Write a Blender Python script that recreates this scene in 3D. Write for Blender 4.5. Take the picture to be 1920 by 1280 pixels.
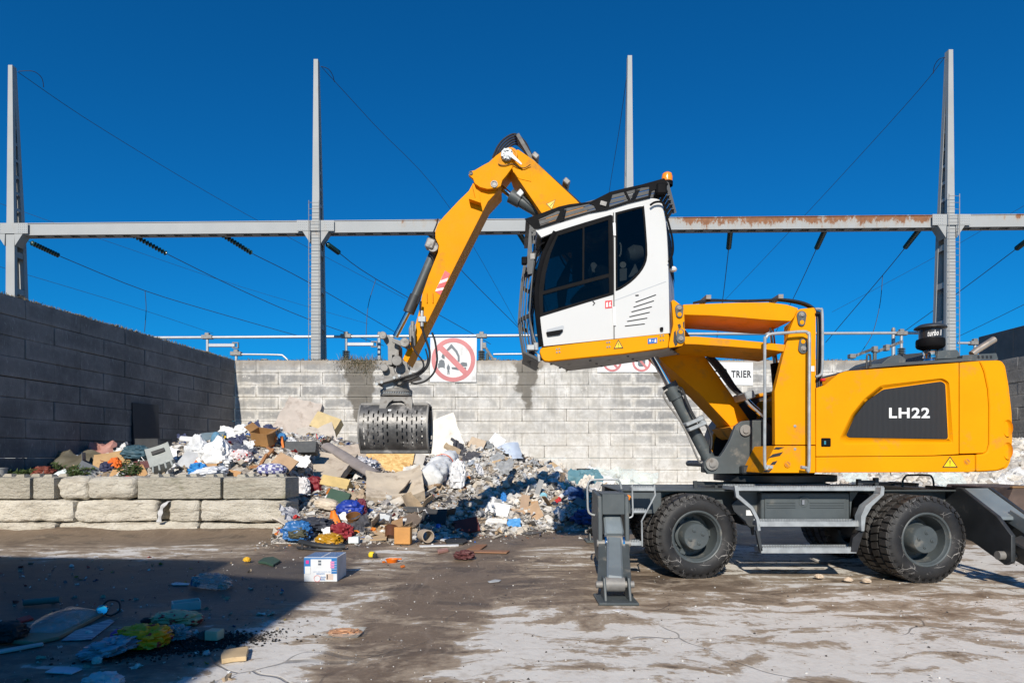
import bpy, bmesh, math, random
from mathutils import Vector, Matrix, noise
from mathutils.geometry import tessellate_polygon
for _o in list(bpy.data.objects):
    bpy.data.objects.remove(_o)
SC = bpy.context.scene
COL = SC.collection
rad = math.radians
RND = random.Random(7)

# ------------------------------------------------------------------ camera, sky, sun, exposure
F, CX, HY, CZ = 1200.0, 960.0, 857.0, 1.48          # focal length (px of a 1920 frame), horizon row, eye height
cam_d = bpy.data.cameras.new('camera')
cam_d.sensor_width = 36
cam_d.lens = 36 * F / 1920
cam_d.shift_y = (HY - 640) / 1920
cam_d.clip_start = 0.05
cam_d.clip_end = 3000
cam = bpy.data.objects.new('camera', cam_d)
COL.objects.link(cam)
cam.location = (0, 0, CZ)
cam.rotation_euler = (rad(90), 0, 0)
SC.camera = cam

SUN = Vector((0.155, 1.0, -0.60)).normalized()       # direction the light travels
elev = math.asin(-SUN.z)
azim = math.atan2(-SUN.x, -SUN.y)
world = bpy.data.worlds.new('World')
SC.world = world
world.use_nodes = True
wt = world.node_tree
wt.nodes.clear()
sky = wt.nodes.new('ShaderNodeTexSky')
sky.sky_type = 'NISHITA'
sky.sun_disc = False
sky.sun_elevation = elev
sky.sun_rotation = azim
sky.altitude = 300
sky.air_density = 1.0
sky.dust_density = 0.3
sky.ozone_density = 3.0
hs = wt.nodes.new('ShaderNodeMix')
hs.data_type = 'RGBA'
hs.blend_type = 'MULTIPLY'
hs.inputs['Factor'].default_value = 1.0
hs.inputs['B'].default_value = (0.035, 0.69, 1.22, 1)
bg = wt.nodes.new('ShaderNodeBackground')
bg.inputs['Strength'].default_value = 0.078
wo = wt.nodes.new('ShaderNodeOutputWorld')
wt.links.new(sky.outputs['Color'], hs.inputs['A'])
wt.links.new(hs.outputs['Result'], bg.inputs['Color'])
wt.links.new(bg.outputs['Background'], wo.inputs['Surface'])

sun_d = bpy.data.lights.new('sun', 'SUN')
sun_d.energy = 4.8
sun_d.angle = rad(0.5)
sun_d.color = (1.0, 0.93, 0.82)
sun = bpy.data.objects.new('sun', sun_d)
COL.objects.link(sun)
sun.rotation_euler = SUN.to_track_quat('-Z', 'Y').to_euler()
sun.location = (-3, -20, 15)

SC.view_settings.view_transform = 'Standard'
SC.view_settings.look = 'None'
SC.view_settings.gamma = 1.0
SC.view_settings.use_curve_mapping = False
SC.view_settings.exposure = 0.13
SC.render.engine = 'CYCLES'
SC.cycles.max_bounces = 6
SC.cycles.diffuse_bounces = 3
SC.cycles.transparent_max_bounces = 12

# ------------------------------------------------------------------ pixel helpers (photo rows/columns -> points at a real distance)
def P(px, py, d):
    return Vector(((px - CX) * d / F, d, CZ + (HY - py) * d / F))
def W(pts, d):
    return [P(x, y, d) for x, y in pts]
def tf(ox, oy, s):
    return lambda pts: [(ox + x / s, oy + y / s) for x, y in pts]
zA = tf(960, 300, 3.047); zB = tf(640, 240, 2.0); zC = tf(1220, 540, 2.743); zD = tf(1060, 860, 2.2326)
zE = tf(860, 240, 6.4); zF = tf(1220, 560, 3.765); zG = tf(660, 560, 4.267); zH = tf(1090, 880, 4.742)
zI = tf(1600, 880, 5.12); zY = tf(1540, 580, 5.053); zK = tf(960, 320, 3.368); zS = tf(780, 610, 8.0)

# ------------------------------------------------------------------ materials
class NT:
    def __init__(s, name):
        s.m = bpy.data.materials.new(name)
        s.m.use_nodes = True
        s.t = s.m.node_tree
        s.b = s.t.nodes['Principled BSDF']
        s.out = s.t.nodes['Material Output']
    def n(s, typ, **kw):
        nd = s.t.nodes.new('ShaderNode' + typ)
        for k, v in kw.items():
            setattr(nd, k, v)
        return nd
    def set(s, sock, v):
        if isinstance(v, bpy.types.NodeSocket):
            s.t.links.new(v, sock)
        elif isinstance(v, (tuple, list)) and sock.type == 'RGBA':
            sock.default_value = tuple(v)[:3] + (1,)
        else:
            sock.default_value = v
    def math(s, op, a, b=0.0, c=None, clamp=False):
        nd = s.n('Math', operation=op, use_clamp=clamp)
        s.set(nd.inputs[0], a); s.set(nd.inputs[1], b)
        if c is not None: s.set(nd.inputs[2], c)
        return nd.outputs[0]
    def ramp(s, v, a, b, lo=0.0, hi=1.0):
        nd = s.n('MapRange', interpolation_type='SMOOTHSTEP')
        s.set(nd.inputs['Value'], v)
        s.set(nd.inputs['From Min'], a); s.set(nd.inputs['From Max'], b)
        s.set(nd.inputs['To Min'], lo); s.set(nd.inputs['To Max'], hi)
        return nd.outputs[0]
    def mix(s, f, a, b, blend='MIX'):
        nd = s.n('Mix', data_type='RGBA', blend_type=blend)
        s.set(nd.inputs[0], f); s.set(nd.inputs[6], a); s.set(nd.inputs[7], b)
        return nd.outputs[2]
    def pos(s, which='world'):
        if which == 'world':
            return s.n('NewGeometry').outputs['Position']
        tc = s.n('TexCoord')
        return tc.outputs['Object' if which == 'obj' else 'Generated']
    def xyz(s, v):
        nd = s.n('SeparateXYZ'); s.set(nd.inputs[0], v)
        return nd.outputs
    def mapv(s, v, scale=(1, 1, 1), loc=(0, 0, 0), rot=(0, 0, 0)):
        nd = s.n('Mapping'); s.set(nd.inputs[0], v)
        nd.inputs['Scale'].default_value = scale; nd.inputs['Location'].default_value = loc
        nd.inputs['Rotation'].default_value = rot
        return nd.outputs[0]
    def noise(s, v, scale=5, detail=4, rough=.55, dist=0.0):
        nd = s.n('TexNoise'); s.set(nd.inputs['Vector'], v)
        nd.inputs['Scale'].default_value = scale; nd.inputs['Detail'].default_value = detail
        nd.inputs['Roughness'].default_value = rough; nd.inputs['Distortion'].default_value = dist
        return nd.outputs['Fac']
    def vor(s, v, scale=5, feature='F1', out='Distance'):
        nd = s.n('TexVoronoi', feature=feature); s.set(nd.inputs['Vector'], v)
        nd.inputs['Scale'].default_value = scale
        return nd.outputs[out]
    def rand(s):
        return s.n('ObjectInfo').outputs['Random']
    def bump(s, h, strength=.3, dist=.02):
        nd = s.n('Bump'); s.set(nd.inputs['Height'], h)
        nd.inputs['Strength'].default_value = strength; nd.inputs['Distance'].default_value = dist
        s.t.links.new(nd.outputs[0], s.b.inputs['Normal'])
    def fin(s, col=None, rough=None, metal=None, **kw):
        for k, v in (('Base Color', col), ('Roughness', rough), ('Metallic', metal)):
            if v is not None: s.set(s.b.inputs[k], v)
        for k, v in kw.items():
            s.set(s.b.inputs[k.replace('_', ' ')], v)
        return s.m

def mk(name, col, rough=.5, metal=0.0, var=.12, scale=3.0, dirt=None, bump=0.0, bscale=40, **kw):
    """painted / plain surface with broken-up tone, optional patchy dirt and fine relief"""
    q = NT(name)
    p = q.pos('obj')
    n1 = q.noise(p, scale, 5)
    c = q.mix(q.ramp(n1, .3, .7), tuple(x * (1 - var) for x in col), tuple(min(1, x * (1 + var)) for x in col))
    r = q.math('ADD', q.math('MULTIPLY', q.noise(p, scale * 4, 3), .25), rough - .125)
    if dirt:
        dc, amt, ds = dirt
        nd = q.noise(p, ds, 6, .65)
        msk = q.ramp(nd, .72 - amt * .45, .80 - amt * .2)
        c = q.mix(q.math('MULTIPLY', msk, .75), c, dc)
        r = q.math('ADD', r, q.math('MULTIPLY', msk, .25))
    if bump:
        q.bump(q.noise(p, bscale, 4), bump, .01)
    return q.fin(c, r, metal, **kw)

M = {}
M['yellow'] = mk('yellow_paint', (.76, .292, .001), .6, var=.05, scale=1.5, dirt=((.40, .20, .05), .40, 2.6), bump=.03, bscale=90, Specular_IOR_Level=.1)
M['yellow_worn'] = mk('worn_yellow_paint', (.70, .27, .006), .6, var=.08, scale=2, dirt=((.30, .17, .06), .42, 5), bump=.05, bscale=60, Specular_IOR_Level=.3)
M['white'] = mk('white_paint', (.56, .56, .55), .5, var=.02, scale=1, dirt=((.54, .52, .47), .14, 3), Specular_IOR_Level=.3)
M['grey'] = mk('dark_grey_paint', (.066, .078, .082), .5, var=.12, scale=3, dirt=((.20, .185, .16), .36, 5), bump=.04, bscale=70)
M['greydk'] = mk('charcoal_paint', (.030, .034, .038), .5, var=.2, scale=4, dirt=((.12, .11, .10), .22, 6))
M['black'] = mk('black_plastic', (.008, .008, .009), .6, var=.2, scale=6, Specular_IOR_Level=.05)
M['rubber'] = mk('black_rubber_hose', (.014, .014, .016), .5, var=.3, scale=9, dirt=((.10, .09, .08), .2, 8))
M['galv'] = mk('galvanised_steel', (.33, .35, .36), .5, .25, var=.16, scale=9, dirt=((.22, .21, .19), .25, 9))
M['steel'] = mk('worn_steel', (.24, .23, .215), .55, .2, var=.25, scale=6, dirt=((.12, .095, .075), .45, 6), bump=.12, bscale=40)
M['steeldk'] = mk('dark_worn_steel', (.105, .103, .102), .42, .45, var=.3, scale=7, dirt=((.36, .345, .33), .50, 6), bump=.2, bscale=45)
M['chrome'] = mk('chrome_rod', (.62, .62, .64), .12, 1.0, var=.05)
M['exhaust'] = mk('polished_exhaust', (.46, .38, .30), .3, .6, var=.15)
M['orange'] = mk('orange_lens', (.95, .27, .01), .2, var=.05, Coat_Weight=.6)
M['red'] = mk('red_print', (.62, .03, .035), .45, var=.08)
M['blue'] = mk('blue_print', (.02, .12, .42), .45, var=.08)
M['ink'] = mk('black_print', (.016, .016, .018), .5)
M['labelwhite'] = mk('white_label', (.68, .68, .67), .5, var=.04)
M['signyellow'] = mk('warning_yellow', (.85, .56, .01), .4, var=.04)
M['fabricdk'] = mk('dark_seat_fabric', (.016, .017, .02), .85, var=.2, scale=12)
M['greylt'] = mk('light_grey_plastic', (.38, .40, .42), .45, var=.08)

def glass_mat():
    q = NT('tinted_glass')
    q.t.nodes.remove(q.b)
    tr = q.n('BsdfTransparent'); tr.inputs[0].default_value = (.44, .46, .46, 1)
    gl = q.n('BsdfGlossy'); gl.inputs['Roughness'].default_value = .03
    gl.inputs['Color'].default_value = (.9, .95, 1, 1)
    fr = q.n('Fresnel'); fr.inputs[0].default_value = 1.28
    mx = q.n('MixShader')
    q.t.links.new(fr.outputs[0], mx.inputs[0])
    q.t.links.new(tr.outputs[0], mx.inputs[1]); q.t.links.new(gl.outputs[0], mx.inputs[2])
    q.t.links.new(mx.outputs[0], q.out.inputs['Surface'])
    return q.m
M['glass'] = glass_mat()

def film_mat(name, col, alpha, rough=.2):
    q = NT(name)
    p = q.pos('obj')
    a = q.ramp(q.noise(p, 9, 4), .3, .7, alpha * .6, min(1, alpha * 1.5))
    return q.fin(col, rough, 0.0, Alpha=a)
M['film'] = film_mat('clear_plastic_film', (.42, .44, .44), .34)
M['filmteal'] = film_mat('greenish_plastic_film', (.56, .61, .57), .7, .5)

def tyre_mat():
    q = NT('scuffed_tyre_rubber')
    p = q.pos('obj')
    warp = q.n('Mix', data_type='VECTOR'); warp.inputs[0].default_value = .12
    q.set(warp.inputs[4], p)
    nt = q.n('TexNoise'); nt.inputs['Scale'].default_value = 4; q.set(nt.inputs['Vector'], p)
    q.t.links.new(nt.outputs['Color'], warp.inputs[5])
    cr = q.vor(warp.outputs[1], 5.5, 'DISTANCE_TO_EDGE')
    line = q.math('SUBTRACT', 1.0, q.ramp(cr, .003, .012))
    gate = q.ramp(q.noise(p, 3.6, 4), .49, .57)
    cr2 = q.vor(p, 15, 'DISTANCE_TO_EDGE')
    l2 = q.math('MULTIPLY', q.math('SUBTRACT', 1.0, q.ramp(cr2, .01, .04)), q.ramp(q.noise(p, 3.7, 3), .57, .66))
    lines = q.math('MAXIMUM', q.math('MULTIPLY', line, gate), q.math('MULTIPLY', l2, .6))
    # dusty outer tread band (radius in the wheel's own plane)
    s = q.xyz(p)
    r = q.math('SQRT', q.math('ADD', q.math('MULTIPLY', s[0], s[0]), q.math('MULTIPLY', s[2], s[2])))
    dust = q.math('MULTIPLY', q.ramp(r, .47, .52), q.ramp(q.noise(p, 7, 5), .25, .7, .25, 1))
    c = q.mix(q.ramp(q.noise(p, 5, 5), .3, .7), (.009, .009, .010), (.021, .020, .020))
    c = q.mix(q.math('MULTIPLY', dust, .5), c, (.085, .076, .066))
    c = q.mix(q.math('MULTIPLY', lines, .8), c, (.36, .34, .32))
    q.bump(q.noise(p, 60, 4), .15, .01)
    return q.fin(c, .62)
M['tyre'] = tyre_mat()

def wall_mat(name, dark):
    """cast concrete blocks: pale worn edges, sooty grey middles, drips and stains from the top"""
    q = NT(name)
    w = q.pos('world'); g = q.pos('gen')
    rnd = q.rand()
    sg = q.xyz(g); sw = q.xyz(w)
    n_f = q.noise(w, 9, 6, .65)
    n_m = q.noise(w, 2.2, 5, .6)
    n_l = q.noise(w, .35, 3)
    # distance from the block's rim in the face plane
    ex = q.math('MULTIPLY', q.math('SUBTRACT', .5, q.math('ABSOLUTE', q.math('SUBTRACT', sg[0], .5))), 3.2)
    ez = q.math('SUBTRACT', .5, q.math('ABSOLUTE', q.math('SUBTRACT', sg[2], .5)))
    e = q.math('MINIMUM', ex, ez)
    e = q.math('ADD', e, q.math('MULTIPLY', q.math('SUBTRACT', n_m, .5), .42))
    soot = q.ramp(e, .09, .30)
    amt = q.math('ADD', q.math('MULTIPLY', rnd, .60), q.ramp(n_l, .35, .65, .05, .55))
    if not dark:
        amt = q.math('MULTIPLY', amt, q.ramp(sw[0], -6.5, 1.5, 1.35, .50))
        amt = q.math('ADD', amt, q.ramp(sw[0], 3.2, 5.0, 0.0, .7))
        amt = q.math('MULTIPLY', amt, q.ramp(sw[2], .9, 3.0, .25, 1.0))
    soot = q.math('MULTIPLY', soot, amt, clamp=True)
    soot = q.math('MULTIPLY', soot, q.ramp(q.noise(w, 5, 5, .7), .28, .55, .45, 1.0), clamp=True)
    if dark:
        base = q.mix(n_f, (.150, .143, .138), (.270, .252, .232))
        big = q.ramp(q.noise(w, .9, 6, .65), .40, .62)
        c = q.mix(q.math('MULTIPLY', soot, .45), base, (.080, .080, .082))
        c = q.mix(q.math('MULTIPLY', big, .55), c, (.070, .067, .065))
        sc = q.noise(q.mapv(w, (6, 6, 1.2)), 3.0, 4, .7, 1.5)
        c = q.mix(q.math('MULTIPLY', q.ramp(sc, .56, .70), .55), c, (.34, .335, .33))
    else:
        pale = q.mix(q.ramp(n_m, .3, .7), (.54, .51, .455), (.74, .715, .67))
        blotch = q.ramp(q.noise(w, 1.1, 6, .68, .8), .46, .62)
        pale = q.mix(q.math('MULTIPLY', blotch, q.ramp(sw[2], 1.0, 3.2, .12, .55)), pale, (.33, .325, .31))
        base = q.mix(q.math('MULTIPLY', q.ramp(n_f, .42, .75), .7), pale, (.42, .385, .33))
        c = q.mix(q.math('MULTIPLY', soot, .9), base, q.mix(n_f, (.15, .15, .152), (.30, .295, .285)))
        runs = q.ramp(q.noise(q.mapv(w, (2.2, 2.2, .35)), 1.6, 6, .72), .50, .66)
        c = q.mix(q.math('MULTIPLY', q.math('MULTIPLY', runs, .6), q.ramp(sw[2], 1.6, 4.6, .15, 1.0)), c, (.25, .235, .21))
        chip = q.math('MULTIPLY', q.ramp(q.noise(w, 4.3, 5, .75), .62, .68), .7)
        c = q.mix(chip, c, (.66, .63, .58))
        pit = q.ramp(q.noise(w, 26, 3, .6), .60, .72)
        c = q.mix(q.math('MULTIPLY', pit, .35), c, (.27, .24, .20))
        # wet stains running down from the coping
        for cx, half, zbot, ztop in ((-5.35, .62, 2.55, 4.95), (.52, .42, 3.05, 4.95), (5.2, .25, 4.1, 4.95)):
            wob = q.math('MULTIPLY', q.math('SUBTRACT', q.noise(w, 1.6, 4), .5), 1.1)
            dx = q.math('ABSOLUTE', q.math('ADD', q.math('SUBTRACT', sw[0], cx), wob))
            tz = q.ramp(sw[2], zbot - .35, ztop, 0.0, 1.0)
            wid = q.math('MULTIPLY', q.math('ADD', q.math('MULTIPLY', tz, .75), .25), half)
            inside = q.ramp(q.math('SUBTRACT', wid, dx), -.05, .08)
            st = q.math('MULTIPLY', inside, q.ramp(sw[2], zbot - .1, zbot + .25))
            c = q.mix(q.math('MULTIPLY', st, .85), c, q.mix(n_f, (.085, .075, .060), (.16, .14, .11)))
        top = q.math('MULTIPLY', q.ramp(q.math('ADD', sw[2], q.math('MULTIPLY', n_m, .5)), 4.85, 5.15), .8)
        c = q.mix(top, c, q.mix(n_f, (.19, .15, .11), (.36, .31, .25)))
    streak = q.noise(q.mapv(w, (7, 7, .5)), 1.0, 4, .6)
    c = q.mix(q.math('MULTIPLY', q.ramp(streak, .52, .75), .35), c, (.13, .125, .12))
    h = q.math('ADD', q.math('MULTIPLY', n_f, .6), q.math('MULTIPLY', q.noise(w, 40, 3), .4))
    q.bump(h, .55, .03)
    return q.fin(c, .9)
M['wall'] = wall_mat('pale_block_concrete', False)
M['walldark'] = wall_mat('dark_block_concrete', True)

def block_mat(name, a, b, moss):
    q = NT(name)
    p = q.pos('world'); rnd = q.rand()
    sh = q.n('VectorMath', operation='ADD'); q.set(sh.inputs[0], p)
    n1 = q.noise(p, 2.4, 6, .6); n2 = q.noise(p, 14, 5, .65)
    c = q.mix(q.ramp(n1, .3, .7), a, b)
    c = q.mix(q.math('MULTIPLY', rnd, .35), c, (.36, .33, .27))
    c = q.mix(q.math('MULTIPLY', q.ramp(n2, .55, .75), .5), c, (.27, .225, .17))
    band = q.noise(q.mapv(p, (.6, .6, 5)), 2, 4, .6, .6)
    c = q.mix(q.math('MULTIPLY', q.ramp(band, .56, .68), .4), c, (.30, .25, .185))
    if moss:
        c = q.mix(q.math('MULTIPLY', q.ramp(q.noise(p, 1.7, 5), .60, .72), .6), c, (.17, .165, .085))
    q.bump(q.math('ADD', n2, q.math('ADD', q.math('MULTIPLY', q.noise(p, 55, 3), .4), q.math('MULTIPLY', q.noise(q.mapv(p, (1, 1, 3)), 5, 5, .65), 1.4))), .95, .05)
    return q.fin(c, .92)
M['block'] = block_mat('cast_grey_block', (.40, .37, .30), (.52, .48, .40), True)
M['rock'] = block_mat('rough_limestone_block', (.56, .51, .42), (.72, .67, .57), False)

def ground_mat():
    q = NT('dirty_wet_concrete')
    w = q.pos('world'); s = q.xyz(w)
    x, y = s[0], s[1]
    flat = q.mapv(w, (1, 1, 0))
    wv = q.n('TexNoise'); q.set(wv.inputs['Vector'], flat); wv.inputs['Scale'].default_value = .9
    warp = q.n('VectorMath', operation='MULTIPLY_ADD')
    q.set(warp.inputs[0], wv.outputs['Color']); warp.inputs[1].default_value = (.9, .9, 0); q.set(warp.inputs[2], flat)
    pw = warp.outputs[0]
    n_big = q.noise(pw, .55, 5, .62)
    n_mid = q.noise(q.mapv(pw, (1.0, 1.9, 1)), 1.35, 7, .66)
    n_fin = q.noise(flat, 16, 6, .65)
    streak = q.noise(q.mapv(pw, (.35, 2.6, 1), rot=(0, 0, .12)), 1.6, 6, .65)
    # how clean the slab is: clean close to the camera on the right, dirty towards the heap, the left (partly to deepen its shade) and along the wheel track
    near = q.ramp(y, 5.3, 7.6, .085, -.125)
    track = q.math('ABSOLUTE', q.math('ADD', q.math('ADD', x, .98), q.math('MULTIPLY', q.math('SUBTRACT', y, 4.2), -.10)))
    trk = q.ramp(track, .18, .80, -.19, 0.0)
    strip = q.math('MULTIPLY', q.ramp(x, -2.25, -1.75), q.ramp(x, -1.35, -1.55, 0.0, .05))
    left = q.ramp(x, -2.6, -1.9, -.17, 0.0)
    far = q.math('ADD', q.ramp(y, 7.6, 9.0, 0.0, .10), q.math('MULTIPLY', q.ramp(y, 8.8, 9.6), q.ramp(x, -3.0, -4.6, 0.0, .20)))
    far = q.math('ADD', far, q.ramp(y, 10.3, 11.4, 0.0, -.24))
    right = q.math('MULTIPLY', q.ramp(x, 1.8, 3.4, 0.0, .12), q.ramp(y, 5.5, 7.5))
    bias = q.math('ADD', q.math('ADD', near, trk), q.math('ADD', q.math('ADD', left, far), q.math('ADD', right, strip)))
    blot = q.noise(q.mapv(pw, (1, 1.35, 1)), 3.3, 6, .7)
    v = q.math('ADD', q.math('MULTIPLY', n_mid, .40), q.math('MULTIPLY', streak, .26))
    v = q.math('ADD', v, q.math('MULTIPLY', n_big, .14))
    v = q.math('ADD', v, q.math('MULTIPLY', blot, .28))
    v = q.math('MULTIPLY', q.math('SUBTRACT', v, .54), 1.75)
    v = q.math('ADD', q.math('ADD', v, .54), bias)
    v = q.math('ADD', v, q.math('MULTIPLY', q.math('SUBTRACT', n_fin, .5), .20))
    clean = q.ramp(v, .545, .625)
    half = q.ramp(v, .40, .56)
    slab = q.mix(q.noise(flat, 3.2, 5), (.60, .56, .50), (.76, .72, .655))
    slab = q.mix(q.math('MULTIPLY', q.ramp(q.noise(flat, 7, 5, .7), .50, .68), .5), slab, (.46, .395, .32))
    mud = q.mix(q.noise(pw, 2.3, 5), (.100, .068, .042), (.255, .185, .125))
    mud = q.mix(q.math('MULTIPLY', q.ramp(n_fin, .5, .75), .5), mud, (.31, .235, .165))
    mud = q.mix(q.math('MULTIPLY', q.ramp(q.noise(q.mapv(pw, (1, 1.6, 1)), 1.1, 6, .7), .50, .62), .65), mud, (.062, .045, .032))
    film = q.mix(q.noise(flat, 5, 5), (.29, .22, .15), (.45, .36, .265))
    shade_dirt = q.math('MULTIPLY', q.math('MULTIPLY', q.ramp(x, 2.2, 2.9), q.ramp(x, 5.6, 5.0)), q.math('MULTIPLY', q.ramp(y, 7.7, 8.4), q.ramp(y, 12.5, 10.5)))  # machine's shadow painted into the ground colour, along with some black dirt
    shade_dirt = q.math('MULTIPLY', shade_dirt, q.ramp(blot, .3, .5))
    mud = q.mix(q.math('MULTIPLY', shade_dirt, .8), mud, (.030, .027, .025))
    film = q.mix(q.math('MULTIPLY', shade_dirt, .7), film, (.075, .065, .055))
    lw_ = q.math('MULTIPLY', q.ramp(x, -1.7, -2.7), q.ramp(y, 9.6, 8.6))  # muddy left ground coloured darker still to deepen the building's shade
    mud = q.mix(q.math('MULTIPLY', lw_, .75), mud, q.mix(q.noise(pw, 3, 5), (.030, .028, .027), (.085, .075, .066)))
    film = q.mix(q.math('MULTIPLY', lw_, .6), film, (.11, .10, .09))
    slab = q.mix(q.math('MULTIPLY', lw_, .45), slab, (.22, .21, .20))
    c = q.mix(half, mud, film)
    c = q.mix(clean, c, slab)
    # fine specks and scattered dark drops
    sp = q.vor(flat, 7.5)
    spg = q.math('MULTIPLY', q.math('SUBTRACT', 1.0, q.ramp(sp, .05, .13)), q.ramp(q.noise(flat, 1.1, 2), .5, .6))
    c = q.mix(q.math('MULTIPLY', spg, .8), c, (.07, .058, .048))
    sp2 = q.vor(flat, 26)
    c = q.mix(q.math('MULTIPLY', q.math('SUBTRACT', 1.0, q.ramp(sp2, .05, .14)), q.ramp(q.noise(flat, 1.9, 2), .52, .6)), c, (.55, .52, .48))
    # cracks in the slab
    cr = q.vor(q.mapv(pw, (.42, .3, 1)), 1.0, 'DISTANCE_TO_EDGE')
    crack = q.math('MULTIPLY', q.math('SUBTRACT', 1.0, q.ramp(cr, .0012, .0042)), q.ramp(q.noise(flat, .8, 2), .47, .57))
    c = q.mix(q.math('MULTIPLY', crack, .55), c, (.09, .075, .06))
    # tyre arcs: faint brushed lines through the mud
    arcs = q.noise(q.mapv(pw, (9, .5, 1), rot=(0, 0, .22)), 1.5, 4, .6)
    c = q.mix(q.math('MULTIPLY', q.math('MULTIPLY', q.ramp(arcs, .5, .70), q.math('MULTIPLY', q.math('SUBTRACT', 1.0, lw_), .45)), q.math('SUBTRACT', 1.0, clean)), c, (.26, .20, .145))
    far_out = q.ramp(y, 26, 34)
    c = q.mix(far_out, c, (.22, .20, .17))
    rough = q.math('ADD', q.math('MULTIPLY', half, .22), .62)
    rough = q.math('SUBTRACT', rough, q.math('MULTIPLY', q.ramp(n_big, .5, .7), .12))
    hgt = q.math('ADD', q.math('MULTIPLY', n_fin, .4), q.math('ADD', q.math('MULTIPLY', clean, -.25), q.math('MULTIPLY', arcs, .25)))
    hgt = q.math('SUBTRACT', hgt, q.math('MULTIPLY', crack, .6))
    q.bump(hgt, .5, .03)
    return q.fin(c, rough)
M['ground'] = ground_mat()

def rust_mat(name, amount):
    q = NT(name)
    w = q.pos('world'); s = q.xyz(w)
    n = q.noise(q.mapv(w, (1, 1, .5)), 2.3, 8, .75)
    zt = q.ramp(s[2], 12.1, 12.62, -.09, .10)
    if amount == 'beam':
        side = q.ramp(s[0], 6.0, 8.5, -.40, .012)
        side = q.math('ADD', side, q.ramp(s[0], 19.3, 20.2, 0.0, -.14))
        mid = q.math('MULTIPLY', q.ramp(s[0], -6.5, -5.0), q.ramp(s[0], -3.5, -1.5, .30, 0.0))
        v = q.math('ADD', q.math('ADD', n, zt), q.math('ADD', side, mid))
    else:
        v = q.math('ADD', n, -.16)
    rust = q.ramp(v, .50, .58)
    base = q.mix(q.noise(w, .8, 4), (.29, .30, .30), (.385, .39, .385))
    base = q.mix(q.math('MULTIPLY', q.ramp(v, .38, .52), .4), base, (.34, .28, .21))
    c = q.mix(rust, base, q.mix(q.noise(w, 6, 4), (.11, .040, .018), (.32, .135, .05)))
    return q.fin(c, .7)
M['beam'] = rust_mat('rusting_grey_girder', 'beam')
M['mast'] = rust_mat('weathered_grey_mast', 'mast')
M['ins'] = mk('green_glass_insulator', (.012, .045, .035), .15, var=.2, Coat_Weight=.5)
M['porc'] = mk('grey_porcelain', (.10, .115, .115), .35, var=.1)
M['wire'] = mk('dark_wire', (.03, .03, .034), .6)
M['alu'] = mk('aluminium_tube', (.42, .43, .44), .45, .3, var=.06)

def attr_mat(name, rough=.8, bump=.25):
    q = NT(name)
    a = q.n('Attribute', attribute_name='Col')
    p = q.pos('world')
    v = q.ramp(q.noise(p, 9, 5, .65), .25, .75, .62, 1.12)
    mx = q.n('Mix', data_type='RGBA', blend_type='MULTIPLY'); mx.inputs[0].default_value = 1
    q.set(mx.inputs[6], a.outputs['Color'])
    cb = q.n('CombineColor'); [q.set(cb.inputs[i], v) for i in range(3)]
    q.set(mx.inputs[7], cb.outputs[0])
    q.bump(q.noise(p, 25, 4), bump, .02)
    return q.fin(mx.outputs[2], rough)
M['scrap'] = attr_mat('mixed_scrap')

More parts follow.
